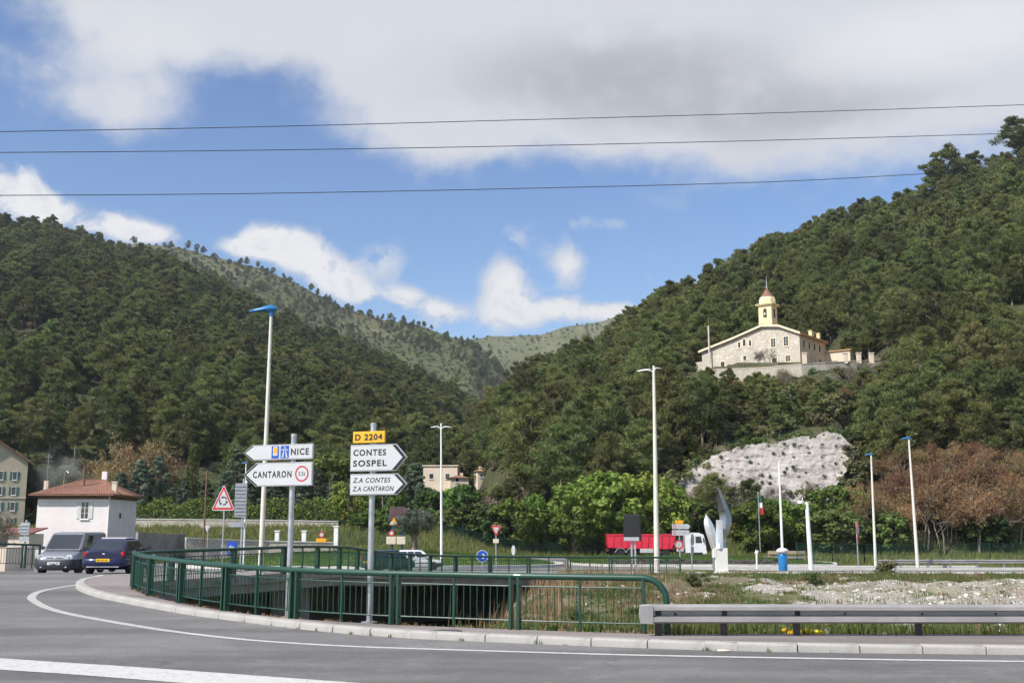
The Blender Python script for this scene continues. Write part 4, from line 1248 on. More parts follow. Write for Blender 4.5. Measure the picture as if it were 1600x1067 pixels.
f = np.stack([i[:-1, :-1], i[1:, :-1], i[1:, 1:], i[:-1, 1:]], -1).reshape(-1, 4)
pu = np.stack([U, V], -1).reshape(-1, 2); pc = pu[f].mean(1)
rag = fbm(pc[:, 0] * .12, pc[:, 1] * .12, 4, 95) * 10
kmask = in_poly(pc[:, 0] + rag, pc[:, 1] + rag, RP); pc_keep = pc[kmask]
v, f = keep_faces(v, f, kmask)
rock = tag(link('rock_face', arr_mesh('rock_face', v, f), 'pale_rock'), kind='structure')
bs = MB()
sel = rng.integers(0, len(f), 70)
tuft = BUSHES[3][0]
for gu in np.arange(1052, 1332, 19):
    for gv in np.arange(682, 775, 15):
        qu, qv = gu + random.uniform(-6, 6), gv + random.uniform(-5, 5)
        if not in_poly(np.array([qu]), np.array([qv]), RP)[0] or random.random() < .18: continue
        j_ = int(np.argmin((pc_keep[:, 0] - qu) ** 2 + (pc_keep[:, 1] - qv) ** 2)); c = v[f[j_]].mean(0)
        o = link('rock_tuft', tuft, None, rock, (c[0], c[1] - .1, c[2] - .15), (0, 0, random.uniform(0, 6)))  # small leaf tuft stands in for a dark drain hole in the rock
        s = random.uniform(.10, .24); o.scale = (s, s, s)

# ------------------------------------------------------------------ single trees and shrubs of the valley floor
def gz(x, y):
    return float(H(np.array([x]), np.array([y]))[0])
def plant(name, label, proto, px, d, top, group=None, wide=1.0, z=None, cat='tree', names=('crown', 'trunk'), dz=0.0):
    a = ray(px, top)[0]; x = a * d; zz = (gz(x, d) if z is None else z) - .1 + dz
    tz = D(px, top, d).z
    t = thing(name, label, cat, (x, d, zz), random.uniform(0, 6.28), group)
    cr, tk, mc, mt, h = proto
    s = (tz - zz) / h; t.scale = (s * wide, s * wide, s)
    link(names[0], cr, None, t); link(names[1], tk, None, t)
    return t
for i, (px, top, d, w) in enumerate([(190, 737, 166, 1.0), (222, 716, 168, 1.0), (250, 710, 171, .95), (288, 750, 167, .9), (322, 748, 166, .95), (352, 735, 165, .9), (372, 697, 174, .95), (398, 722, 167, 1.0),
                                  (436, 738, 165, 1.0), (466, 735, 166, 1.05), (498, 731, 167, 1.0), (520, 752, 164, 1.0), (648, 722, 160, 1.1), (655, 752, 158, .8), (632, 748, 158, .9)]):
    lab = ('blue green cedar above the hedge between the red roofed house and the triangular sign' if px < 350 else 'blue green cedar above the hedge behind the place name sign with the red ring') if px < 560 else 'blue green conifer behind the yellow topped signpost'
    plant('cedar_tree', lab, CEDARS[i % 4], px, d, top, 'cedars behind the hedge' if px < 350 else ('cedars behind the left signpost' if px < 560 else 'conifers behind the right signpost'), w * 1.15)
plant('cypress_tree', 'slim dark cypress between the villas and the triangular sign', CYPS[0], 303, 200, 690)
plant('cypress_tree', 'slim dark cypress just left of the tall blue topped lamp', CYPS[1], 366, 198, 690)
plant('round_pine_tree', 'round topped bright green tree between the two signposts', BROADS[0], 505, 176, 704, wide=1.25)
plant('bright_tree', 'yellow green shrubby tree left of the right signpost', BROADS[2], 545, 158, 745, wide=.9)
plant('bright_tree', 'green tree showing through behind the right signpost', BROADS[1], 600, 150, 752, wide=1.2)
plant('bright_tree', 'dense green shrub right of the right signpost above the green car', BROADS[3], 565, 145, 798, wide=1.8)
for i, (px, top, d) in enumerate([(178, 690, 186), (198, 668, 190), (222, 660, 192), (240, 676, 188), (228, 692, 186), (405, 690, 190), (560, 745, 170), (530, 735, 182)]):
    plant('leafless_tree', 'brown budding tree on the left slope above the cedars' if px < 300 else 'brown budding tree behind the cedars near the signposts', TWIGS[i % 5], px, d, top, 'brown trees on the left slope' if px < 300 else 'brown trees behind the signposts', .95)
for i, (px, top, d, w, lab) in enumerate([
        (812, 775, 144, 1.3, 'low bright green tree left of the row beyond the roundabout'), (838, 768, 145, .9, 'bright green tree right of the low spreading one beyond the roundabout'),
        (905, 745, 144, 1.0, 'bright green tree above the tail of the red truck'), (958, 728, 146, 1.1, 'tallest bright green tree behind the dark display board'),
        (1005, 735, 147, 1.1, 'bright green tree behind the pale double headed lamp'), (1038, 745, 146, .95, 'bright green tree between the double headed lamp and the rock face'),
        (895, 788, 142, 1.1, 'low bright green shrub left of the red truck')]):
    plant('bright_tree', lab, BROADS[i % 4], px, d, top, 'bright green trees beyond the roundabout', w)
for i, (px, top, d, w, lab, pr) in enumerate([
        (1180, 782, 143, 1.3, 'bright green shrub right of the metal sculpture', BROADS[0]), (1205, 770, 146, 1.2, 'green bushy tree left of the thin white mast', BROADS[1]),
        (1240, 775, 147, 1.2, 'green bushy tree between the thin mast and the camera pole', BROADS[2]), (1300, 752, 150, 1.2, 'bright green bush below the rock face by the camera pole', BROADS[3]),
        (1330, 757, 150, 1.1, 'bright green bush below the right end of the rock face', BROADS[0]), (1312, 790, 143, 1.3, 'round dark ivy covered bush right of the camera pole', DARKB[0]),
        (1390, 795, 144, 1.1, 'dark ivy clump between the two blue topped lamps', DARKB[1]), (1345, 800, 146, .9, 'dark bush behind the left one of the two blue topped lamps', DARKB[2]),
        (1450, 770, 150, 1.0, 'dark evergreen clump right of the last blue topped lamp', DARKB[1]), (1540, 800, 146, 1.3, 'low green clump at the foot of the brown trees', DARKB[2]),
        (735, 782, 150, 1.3, 'dark shrub behind the give way sign', DARKB[0]), (770, 785, 146, 1.3, 'dark green shrub right of the give way sign', DARKB[1]), (700, 790, 147, 1.1, 'dark green shrub behind the small double lamp', DARKB[2]),
        (862, 800, 145, 1.0, 'dark shrub between the bright green trees', DARKB[0]), (1090, 775, 150, 1.2, 'olive green shrub under the rock face left of the sculpture', DARKB[1]), (600, 800, 140, 1.2, 'dark shrub behind the olive tree', DARKB[2]),
        (672, 758, 152, .9, 'leafy shrub below the left end of the flat roofed house', DARKB[0]), (698, 757, 153, .9, 'leafy shrub below the middle of the flat roofed house', BROADS[3]), (724, 754, 152, .9, 'leafy shrub below the right end of the flat roofed house', DARKB[1])]):
    plant('shrub', lab, pr, px, d, top, 'shrubs at the foot of the hill', w, cat='shrub', names=('foliage', 'stem'))
for i, (px, top, d) in enumerate([(1070, 755, 153), (1100, 745, 154), (1135, 735, 154.5), (1145, 752, 149), (1170, 745, 154), (745, 762, 152), (720, 772, 151), (780, 760, 150), (1270, 742, 154), (1215, 748, 154)]):
    lab = 'bare grey shrub in front of the pale rock face' if px > 1000 else 'bare grey shrub at the foot of the wooded spur'
    plant('bare_shrub', lab, GTWIGS[i % 2], px, d, top, lab.replace('shrub', 'shrubs', 1), .9, cat='shrub', names=('twigs', 'limbs'))
q = 0
for px in np.linspace(1350, 1640, 17):
    for row, (d0, t0) in enumerate(((146, 745), (151, 712), (158, 692))):
        d = d0 + random.uniform(-2, 2); top = t0 + random.uniform(-14, 16) - (10 if 1420 < px < 1600 else 0) + (18 if px < 1400 else 0)
        lab = ['brown leafless tree in the front row under the right-hand hill', 'brown leafless tree in the middle row under the right-hand hill', 'brown leafless tree in the back row under the right-hand hill'][row]
        plant('leafless_tree', lab, TWIGS[q % 5], px + random.uniform(-9, 9), d, top, lab.replace('tree', 'trees', 1), .95); q += 1
for px, top, d in ((1048, 735, 155), (1068, 728, 157), (1090, 712, 158.5), (1112, 700, 160), (1150, 689, 161), (1180, 680, 161.5), (1215, 677, 162), (1250, 670, 162), (1290, 664, 162), (1318, 668, 161), (1338, 690, 159), (1336, 715, 158), (1326, 738, 156.5), (1345, 735, 157)):
    lab = 'scrubby bush on the upper rim of the pale rock face' if px < 1300 else 'scrubby bush at the right end of the pale rock face'
    plant('rim_bush', lab, BUSHES[random.randrange(5)], px, d, top, lab.replace('bush', 'bushes', 1), 1.3, z=D(px, top + random.uniform(18, 30), d).z, cat='shrub', names=('foliage', 'stem'))
# two small grey trees before the church front
for px, d, top, w in ((1186, 204.5, 543, .9), (1199, 204, 538, .9)):
    plant('bare_tree', 'small grey tree before the church front, ' + ('left' if px < 1190 else 'right') + ' of the pair', GTWIGS[0 if px < 1190 else 1], px, d, top, 'trees before the church front', w, z=D(px, 576, d).z)
for px, d, top, w in ((1165, 200, 585, 1.5), (1190, 198, 592, 1.4), (1150, 199, 598, 1.2), (1268, 197, 572, 1.0), (1300, 197, 575, 1.3), (1330, 197, 580, 1.3), (1140, 195, 612, 1.5), (1215, 195, 603, 1.5), (1250, 193, 598, 1.6)):
    plant('shrub', 'green shrub growing against the church terrace wall', BUSHES[random.randrange(5)], px, d, top, 'shrubs along the church terrace wall', w * .8, cat='shrub', names=('foliage', 'stem'))
# lone pines on the right skyline
for px, top, d, lab in ((1470, 236, 392, 'lone round crowned pine on the right skyline'), (1596, 182, 396, 'lone pine on the skyline at the right edge'), (1508, 240, 398, 'smaller pine beside the lone round one on the skyline')):
    plant('pine_tree', lab, PINES[2], px, d, top, wide=1.2)

# ------------------------------------------------------------------ hedge and garden wall at the left
def leaf_box(name, label, pts, w, h, mat, per_m=190, group=None, leaf=(.34, .22)):
    """clipped hedge along a path of (x, y, z)"""
    t = thing(name, label, 'hedge', pts[0], 0, group); base = Vector(pts[0])
    cs = []
    for a, b in zip(pts, pts[1:]):
        a, b = Vector(a) - base, Vector(b) - base; L = (b - a).length; n = int(per_m * L)
        s = rng.random(n); dv = (b - a).normalized(); nx = Vector((-dv.y, dv.x, 0))
        q = rng.random(n); hh = rng.random(n) ** .6
        lump = 1 + .35 * (vnoise(s * L / 1.6, q * 0, 77) - .5) + .2 * (vnoise(s * L / .5, q * 0, 78) - .5)
        for i in range(n): cs.append(a + dv * (s[i] * L) + nx * ((q[i] - .5) * w) + Vector((0, 0, hh[i] * h * lump[i])))
    cs = np.array([tuple(c) for c in cs])
    v, f = leaf_quads(cs, leaf[0] * rng.uniform(.6, 1.4, len(cs)), leaf[1] * rng.uniform(.6, 1.4, len(cs)))
    link('foliage', arr_mesh(name, v, f, rng.random(len(cs))), mat, t)
    mb = MB()
    for a, b in zip(pts, pts[1:]):
        a, b = Vector(a) - base, Vector(b) - base
        n = max(2, int((b - a).length / 1.2))
        for i in range(n):
            p = a.lerp(b, (i + .5) / n); mb.tube([p, p + Vector((random.uniform(-.2, .2), random.uniform(-.2, .2), h * .8))], [.05, .02], 5)
    mb.build('stem_row', 'bark', t)['kind'] = 'stuff'
    return t
hd = [D(px, 812, 153) for px in (205, 260, 320, 380, 440, 500, 530)]
leaf_box('hedge', 'long clipped bright green hedge above the stone wall', [(p.x, p.y, p.z - 1.2) for p in hd], 1.6, 4.0, 'hedge_leaves')
wall_path('garden_wall', 'long low stone wall under the hedge', [(205, 811, 150, 3.0), (300, 812, 150, 3.0), (420, 813, 150, 3.0), (528, 815, 150, 3.0)], .5, 'wall_stone', 'pale_concrete')
wall_path('block_wall', 'dark grey wall running back from the red roofed house', [(216, 831, 112, 3.2), (262, 834, 117, 3.2), (291, 833, 122, 3.2)], .3, 'concrete')
wall_path('roadside_wall', 'low pale wall beside the road below the garden wall', [(291, 841, 119, 2.2), (340, 843, 121, 2.0), (420, 846, 124, 1.6), (520, 848, 126, 1.4)], .35, 'wall_stone', 'pale_concrete')
for px, w_p in ((433, 'leftmost'), (475, 'middle'), (525, 'rightmost')):
    g = D(px, 850, 127); z = gz(g.x, g.y)
    t = thing('gate_pillar', 'white pillar below the garden wall, ' + w_p + ' of three', 'pillar', (g.x, g.y, z - .3), 0, 'white pillars below the garden wall')
    hgt = D(px, 826 if px < 520 else 819, 127).z - z
    MB().box((0, 0, hgt / 2), (.5, .5, hgt)).build('shaft', 'white_trim', t, bevel=.03); MB().box((0, 0, hgt + .05), (.66, .66, .14)).build('cap', 'white_trim', t, bevel=.03)

# ------------------------------------------------------------------ street furniture: materials
def paintmat(name, col, rough=.35, chips=None, coat=.2):
    return simple(name, col, rough, var=.10, scale=1.2, dirt=chips, coat=coat, bump=.05, bscale=60)
paintmat('green_paint', (.006, .050, .030), .45, ((.025, .085, .06), .5))
paintmat('pole_cream', (.66, .63, .55), .5, ((.48, .45, .38), .4))
paintmat('pole_white', (.74, .74, .72), .5, ((.5, .5, .48), .4))
paintmat('lamp_blue', (.012, .17, .42), .3)
simple('galvanised', (.50, .51, .53), .42, .75, var=.14, scale=6, dirt=((.36, .36, .37), .4))
simple('guardrail_steel', (.42, .40, .39), .55, .5, var=.12, scale=1.1, dirt=((.34, .31, .30), .5), bump=.1, bscale=12)
simple('rail_post_steel', (.10, .085, .08), .75, .3, var=.25, scale=4)
simple('sign_white', (.50, .515, .53), .35, var=.03, scale=2, dirt=((.56, .57, .58), .3))
simple('sign_black', (.012, .012, .014), .4)
simple('sign_red', (.52, .022, .035), .4, var=.06)
simple('sign_blue', (.012, .075, .42), .4, var=.08)
simple('sign_orange', (.80, .36, .015), .4, var=.05)
simple('sign_yellow', (.78, .40, .02), .4, var=.05)
simple('sign_grey', (.42, .43, .45), .5, .3, var=.08, scale=4)
simple('lettering', (.012, .012, .014), .5)
simple('board_black', (.012, .012, .015), .6, var=.3, scale=8)
simple('board_grey', (.33, .34, .36), .5)
simple('brown_panel', (.10, .055, .06), .5)
simple('cable', (.035, .04, .05), .6)
simple('polished_steel', (.80, .80, .81), .38, .7, var=.05, scale=1.5)
simple('brushed_steel', (.30, .305, .315), .3, 1.0, var=.08, scale=1.5)  # base colour darkened to stand for the hill reflected in the blade
simple('plinth_stone', (.68, .66, .62), .8, var=.06, scale=1, bump=.2, bscale=20)
simple('flag_red', (.55, .03, .04), .8); simple('flag_white', (.75, .75, .75), .8); simple('flag_dark', (.02, .07, .10), .8)
simple('wood_rail', (.34, .27, .19), .85, var=.2, scale=3)

def text_mesh(s, w, h, bold=.034, shear=0.0, space=1.15):
    cu = bpy.data.curves.new('lettering', 'FONT'); cu.body = s; cu.size = 1; cu.offset = bold; cu.shear = shear; cu.space_character = space
    cu.extrude = .0; cu.resolution_u = 3
    o = bpy.data.objects.new('lettering', cu); C.objects.link(o)
    dg = bpy.context.evaluated_depsgraph_get(); dg.update()
    me = bpy.data.meshes.new_from_object(o.evaluated_get(dg))
    bpy.data.objects.remove(o)
    co = np.array([v.co[:] for v in me.vertices]); lo, hi = co.min(0), co.max(0)
    sx, sz = w / (hi[0] - lo[0]), h / (hi[1] - lo[1])
    for v in me.vertices: v.co = ((v.co.x - (lo[0] + hi[0]) / 2) * sx, 0.0, (v.co.y - (lo[1] + hi[1]) / 2) * sz)
    me.name = 'lettering'
    return me
def put_text(par, s, x0, x1, zc, h, y, mat='lettering', bold=.034, shear=0.0, space=1.15):
    me = text_mesh(s, x1 - x0, h, bold, shear, space)
    o = link('lettering', me, mat, par, ((x0 + x1) / 2, y, zc)); return o
def plate(par, name, poly, y0, y1, mat, bevel=0.0): return MB().prism(poly, y0, y1, 'xz').build(name, mat, par, bevel=bevel)
def disc(cx, cz, r, n=28): return [(cx + r * math.cos(2 * math.pi * k / n), cz + r * math.sin(2 * math.pi * k / n)) for k in range(n)]
def ring(par, name, cx, cz, r0, r1, y0, y1, mat, n=32):
    mb = MB(); vs = []
    for k in range(n):
        c, s = math.cos(2 * math.pi * k / n), math.sin(2 * math.pi * k / n)
        vs += [(cx + r0 * c, y0, cz + r0 * s), (cx + r1 * c, y0, cz + r1 * s), (cx + r1 * c, y1, cz + r1 * s), (cx + r0 * c, y1, cz + r0 * s)]
    mb.add(vs, [(4 * k + j, 4 * k + (j + 1) % 4, 4 * ((k + 1) % n) + (j + 1) % 4, 4 * ((k + 1) % n) + j) for k in range(n) for j in range(4)])
    return mb.build(name, mat, par)

class Post:
    """a signpost standing at a place, with panels measured in the panel's own turned plane"""
    def __init__(s, name, label, px, d, z, yaw, cat='sign', group=None):
        a = ray(px, 850)[0]; s.X, s.Y, s.Z, s.a = a * d, d, z, yaw
        s.t = thing(name, label, cat, (s.X, s.Y, z), -yaw, group)
    def loc(s, px, py):
        u, w = ray(px, py); ca, sa = math.cos(s.a), math.sin(s.a)
        x = (u * s.Y - s.X) / (ca + u * sa); yy = s.Y - x * sa
        return x, CZ + w * yy - s.Z
    def pole(s, top_py, px, r, mat='galvanised', bot=-.05):
        x, z = s.loc(px, top_py); s.top = z
        return MB().cyl((0, 0, bot), (0, 0, z), r, r * .96, 14).build('pole', mat, s.t)

# ------------------------------------------------------------------ signpost with the two left-pointing panels
def arrow_panel(P, name, tip, body_tip, other, z0, z1, y, left, label=None, tipband=.075, rim=.018):
    """arrow shaped box panel: tip x, x where the point starts, far end x, bottom, top"""
    zm = (z0 + z1) / 2
    out = [(body_tip, z0), (other, z0), (other, z1), (body_tip, z1), (tip, zm)]
    pn = plate(P.t, name, out, y, y + .055, 'sign_grey', bevel=.006)
    if label: pn['label'] = label
    sg = 1 if left else -1
    blk = [(body_tip + sg * .002, z0 + rim), (other - sg * rim, z0 + rim), (other - sg * rim, z1 - rim), (body_tip + sg * .002, z1 - rim), (tip + sg * rim, zm)]
    plate(pn, 'border', blk, y - .003, y + .002, 'sign_black')
    tb = sg * tipband
    wht = [(body_tip + tb, z0 + rim + .004), (other - sg * rim, z0 + rim + .004), (other - sg * rim, z1 - rim - .004), (body_tip + tb, z1 - rim - .004), (tip + tb * 1.15, zm)]
    plate(pn, 'face', wht, y - .006, y - .001, 'sign_white')
    return pn
sp1 = Post('direction_signpost', 'galvanised signpost with two white arrow panels pointing left', 453.5, 23.95, 0.0, R(22))
pole = sp1.pole(683, 461, .062)
MB().lathe([(.066, 0), (.066, .05), (.04, .075), (.0, .08)], 12, (0, 0, sp1.top)).build('cap', 'galvanised', sp1.t)
xl, _ = sp1.loc(385.5, 708); xb, _ = sp1.loc(399, 708); xr, _ = sp1.loc(494, 704); _, zt = sp1.loc(455, 694.5); _, zb = sp1.loc(455, 718.5)
pn = arrow_panel(sp1, 'sign_panel', xl, xb, xr, zb, zt, -.13, True, None, .055)
hh = zt - zb; zc = (zt + zb) / 2
x0, _ = sp1.loc(460, 705); x1, _ = sp1.loc(488, 705)
put_text(pn, 'NICE', x0, x1, zc, hh * .44, -.1375, bold=.034, space=1.2)
for (a, b, kind) in ((430, 441.5, 'toll'), (444, 457, 'way')):
    x0, _ = sp1.loc(a, 705); x1, _ = sp1.loc(b, 705); s0, s1 = zc - hh * .40, zc + hh * .40
    sq = plate(pn, 'symbol_panel', [(x0, s0), (x1, s0), (x1, s1), (x0, s1)], -.1385, -.135, 'sign_blue'); w = x1 - x0
    if kind == 'toll':
        plate(sq, 'mark', [(x0 + w * .2, s0 + .22 * (s1 - s0)), (x1 - w * .2, s0 + .22 * (s1 - s0)), (x1 - w * .2, s1 - .1 * (s1 - s0)), (x1 - w * .3, s1 - .05 * (s1 - s0)), (x0 + w * .3, s1 - .05 * (s1 - s0)), (x0 + w * .2, s1 - .1 * (s1 - s0))], -.1405, -.138, 'sign_white')
        plate(sq, 'mark', [(x0 + w * .27, s0 + .42 * (s1 - s0)), (x1 - w * .27, s0 + .42 * (s1 - s0)), (x1 - w * .27, s1 - .12 * (s1 - s0)), (x0 + w * .27, s1 - .12 * (s1 - s0))], -.1425, -.1395, 'sign_orange')
    else:
        h_ = s1 - s0
        for sg in (-1, 1):
            xm = (x0 + x1) / 2
            plate(sq, 'mark', [(xm + sg * w * .14, s0 + .05 * h_), (xm + sg * w * .36, s0 + .05 * h_), (xm + sg * w * .16, s0 + .62 * h_), (xm + sg * w * .07, s0 + .62 * h_)][::sg], -.1405, -.138, 'sign_white')
            plate(sq, 'mark', [(xm + sg * w * .07, s0 + .74 * h_), (xm + sg * w * .14, s0 + .74 * h_), (xm + sg * w * .10, s1 - .04 * h_), (xm + sg * w * .05, s1 - .04 * h_)][::sg], -.1405, -.138, 'sign_white')
        plate(sq, 'mark', [(x0 + w * .08, s0 + .65 * h_), (x1 - w * .08, s0 + .65 * h_), (x1 - w * .08, s0 + .72 * h_), (x0 + w * .08, s0 + .72 * h_)], -.1405, -.138, 'sign_white')
xl, _ = sp1.loc(386, 741); xb, _ = sp1.loc(405, 741); xr, _ = sp1.loc(493, 740); _, zt = sp1.loc(455, 722.5); _, zb = sp1.loc(455, 759.5)
pn = arrow_panel(sp1, 'sign_panel', xl, xb, xr, zb, zt, -.13, True, None, .065)
zc = (zt + zb) / 2; hh = zt - zb
x0, _ = sp1.loc(401, 741); x1, _ = sp1.loc(461, 741)
put_text(pn, 'CANTARON', x0, x1, zc, hh * .29, -.1375, bold=.032, space=1.25)
xc, _ = sp1.loc(477, 740); r_ = hh * .33
rg = ring(pn, 'red_ring', xc, zc + .005, r_ * .82, r_, -.141, -.135, 'sign_red')
put_text(rg, '3.5t', xc - r_ * .5, xc + r_ * .5, zc + .005, r_ * .55, -.1375, bold=.02)
for z in (zb + .1, zt - .1, zt + .2): MB().box((0, -.05, z), (.2, .06, .05)).build('clamp', 'galvanised', sp1.t)
MB().box((0, .0, .02), (.24, .24, .03)).build('base_plate', 'galvanised', sp1.t)

# ------------------------------------------------------------------ signpost with the right-pointing panels
sp2 = Post('direction_signpost', 'galvanised signpost with yellow road number plate and two panels pointing right', 579.5, 22.75, 0.0, R(20))
sp2.pole(666, 586, .062)
MB().lathe([(.066, 0), (.066, .05), (.04, .075), (.0, .08)], 12, (0, 0, sp2.top)).build('cap', 'galvanised', sp2.t)
x0, _ = sp2.loc(556, 685); x1, _ = sp2.loc(605.5, 683); _, zt = sp2.loc(580, 674.5); _, zb = sp2.loc(580, 692.5)
pn = plate(sp2.t, 'road_number_plate', [(x0, zb), (x1, zb), (x1, zt), (x0, zt)], -.13, -.08, 'sign_yellow', bevel=.008)
hh = zt - zb; zc = (zb + zt) / 2
xa, _ = sp2.loc(559.5, 685); xb_, _ = sp2.loc(602, 683)
put_text(pn, 'D 2204', xa, xb_, zc, hh * .56, -.1335, bold=.034, space=1.15)
xl, _ = sp2.loc(640, 714); xb, _ = sp2.loc(623, 714); xr, _ = sp2.loc(552, 716); _, zt = sp2.loc(585, 695); _, zb = sp2.loc(585, 736.5)
pn = arrow_panel(sp2, 'sign_panel', xl, xb, xr, zb, zt, -.13, False, None, .085)
zc = (zt + zb) / 2; hh = zt - zb
x0, _ = sp2.loc(557, 708); x1, _ = sp2.loc(608, 707)
put_text(pn, 'CONTES', x0, x1, zc + hh * .20, hh * .245, -.1375, bold=.034, space=1.2)
x1, _ = sp2.loc(609, 724)
put_text(pn, 'SOSPEL', x0, x1, zc - hh * .20, hh * .245, -.1375, bold=.034, space=1.2)
xl, _ = sp2.loc(640, 756); xb, _ = sp2.loc(625, 756); xr, _ = sp2.loc(551.5, 757); _, zt = sp2.loc(585, 740.5); _, zb = sp2.loc(585, 773.5)
pn = arrow_panel(sp2, 'sign_panel', xl, xb, xr, zb, zt, -.13, False, None, .075)
zc = (zt + zb) / 2; hh = zt - zb
x0, _ = sp2.loc(556, 750); x1, _ = sp2.loc(615, 750)
put_text(pn, 'Z.A CONTES', x0, x1, zc + hh * .20, hh * .24, -.1375, bold=.02, shear=.22, space=1.1)
x1, _ = sp2.loc(620, 764)
put_text(pn, 'Z.A CANTARON', x0, x1, zc - hh * .20, hh * .24, -.1375, bold=.02, shear=.22, space=1.1)
for z in (zb + .1, zt - .08, zt + .18, zt + .5, zt + .78): MB().box((0, -.05, z), (.2, .06, .05)).build('clamp', 'galvanised', sp2.t)
MB().box((0, .0, .02), (.24, .24, .03)).build('base_plate', 'galvanised', sp2.t)

# ------------------------------------------------------------------ green railings
def railing(name, label, path, height, sec, bars_as_parts, bend_end=None, bar_sp=.135, rr=.07, zoff=0.0, skip=None):
    t = thing(name, label, 'railing', (path[0].x, path[0].y, float(zs(path[0].y)) + zoff))
    o0 = Vector(t.location)
    fine = resample(path, .1); step = (fine[1] - fine[0]).length; n = len(fine)
    def at(s):
        i = min(n - 2, max(0, int(s / step))); q = s / step - i
        p = fine[i].lerp(fine[i + 1], min(1, max(0, q))); tg = (fine[min(n - 1, i + 4)] - fine[max(0, i - 4)]).normalized()
        return Vector((p.x, p.y, float(zs(p.y)) + zoff)) - o0, tg
    L = step * (n - 1)
    pts = [at(s)[0] + Vector((0, 0, height)) for s in np.linspace(0, L, int(L / .22) + 1)]
    if bend_end:
        p, tg = at(0); b = []
        for q in np.linspace(math.pi / 2, 0, 8)[1:]:
            b.append(p + Vector((-tg.x * .42 * math.cos(q), -tg.y * .42 * math.cos(q), height - .42 + .42 * math.sin(q))))
        b.append(p + Vector((-tg.x * .42, -tg.y * .42, -.05)))
        pts = b[::-1] + pts
    if bend_end == 'both':
        p, tg = at(L)
        for q in np.linspace(math.pi / 2, 0, 8)[1:]: pts.append(p + Vector((tg.x * .35 * math.cos(q), tg.y * .35 * math.cos(q), height - .35 + .35 * math.sin(q))))
        pts.append(p + Vector((tg.x * .35, tg.y * .35, -.05)))
    MB().tube(pts, rr, 12).build('top_rail', 'green_paint', t)
    pm = MB().box((0, 0, height / 2 - .03), (.055, .15, height)).mesh('post', bevel=.006); pm.materials.append(MATS['green_paint'])
    thin = MB().box((0, 0, height / 2 - .03), (.04, .06, height)).mesh('post', bevel=.004); thin.materials.append(MATS['green_paint'])
    bm_ = MB().cyl((0, 0, .17), (0, 0, height - .19), .0105, n=6).mesh('bar'); bm_.materials.append(MATS['green_paint'])
    stuff = MB()
    s = .0
    while s < L - .3:
        e = min(s + sec, L - .02)
        for q, me in ((s, pm), ((s + e) / 2, thin), (e, pm)):
            p, tg = at(q); link('post', me, None, t, p, (0, 0, math.atan2(tg.y, tg.x)))
        for z in (.17, height - .19):
            MB().tube([at(q)[0] + Vector((0, 0, z)) for q in np.linspace(s, e, max(3, int((e - s) / .3)))], .016, 6).build('panel_rail', 'green_paint', t)
        nb = int((e - s) / bar_sp)
        for k in range(1, nb):
            p, tg = at(s + (e - s) * k / nb)
            if bars_as_parts: link('bar', bm_, None, t, p)
            else: stuff.cyl(p + Vector((0, 0, .17)), p + Vector((0, 0, height - .19)), .0105, n=5)
        s = e + .16
    if not bars_as_parts: stuff.build('bars', 'green_paint', t)['kind'] = 'stuff'
    return t
railing('pedestrian_railing', 'green tubular railing with bars along the near pavement, curved down at its end', resample(E_NEAR, .3)[1:], 1.0, 2.42, True, 'one', rr=.062)
railing('pedestrian_railing', 'dark green railing curving along the far edge of the bridge deck', resample(E_FAR, .3)[2:], .92, 2.42, False, None, rr=.055)
lr = [Vector((ray(px, 870)[0] * d, d)) for px, d in ((-420, 47.5), (-60, 50), (20, 51.2), (62, 52.2))]
railing('pedestrian_railing', 'dark green railing on the far pavement at the left edge behind the van', resample(crom(lr, 6), .3), 1.05, 2.2, False, None, rr=.05, zoff=.22)

# ------------------------------------------------------------------ steel crash barriers
def wbeam(par, pts, zc, hgt, depth, mat):
    prof = [(-.5, .0), (-.46, -.3), (-.38, -1), (-.14, -1), (-.08, .05), (.15, .05), (.21, -1), (.38, -1), (.46, -.4), (.5, 0)]
    rings = []
    for i, p in enumerate(pts):
        t = (pts[min(i + 1, len(pts) - 1)] - pts[max(i - 1, 0)]).normalized(); nx = Vector((t.y, -t.x))
        front = [Vector((p.x, p.y, 0)) + Vector((nx.x, nx.y, 0)) * (-b * depth) + Vector((0, 0, zc + a * hgt)) for a, b in prof]
        back = [q - Vector((nx.x, nx.y, 0)) * .006 for q in reversed(front)]
        rings.append(front + back)
    return MB().loft(rings).build('beam', mat, par, angle=25)
gr = thing('crash_barrier', 'galvanised crash barrier on dark posts beside the near pavement', 'barrier', (0, 0, 0))
yb = 20.05
gx0 = ray(1000, 950)[0] * yb
segs = [gx0 + .02, gx0 + 4.2, gx0 + 8.4, gx0 + 12.6]
for i in range(3):
    wbeam(gr, [Vector((x, yb - (.012 if i % 2 else 0))) for x in np.linspace(segs[i] - (.18 if i else 0), segs[i + 1], 8)], .385, .34, .145, 'guardrail_steel')
MB().prism([(gx0 - .02, .23), (gx0 + .22, .215), (gx0 + .22, .555), (gx0 - .02, .545), (gx0 - .04, .39)], yb - .158, yb - .146, 'xz').build('end_plate', 'guardrail_steel', gr, bevel=.02)
pmesh = MB().box((0, .06, .18), (.12, .07, .7)).box((0, .0, .38), (.1, .1, .2)).mesh('post', bevel=.006); pmesh.materials.append(MATS['rail_post_steel'])
for px in (1029, 1132, 1246, 1437, 1640, 1840): link('post', pmesh, None, gr, (ray(px, 980)[0] * 20.1, 20.1, 0))
bolt = MB().lathe([(.022, 0), (.022, .01), (.012, .018), (0, .02)], 8).mesh('bolt'); bolt.materials.append(MATS['rail_post_steel'])
for px in (1055, 1130, 1245, 1320, 1440, 1555): link('bolt', bolt, None, gr, (ray(px, 950)[0] * yb, yb - .012, .385), (R(90), 0, 0))
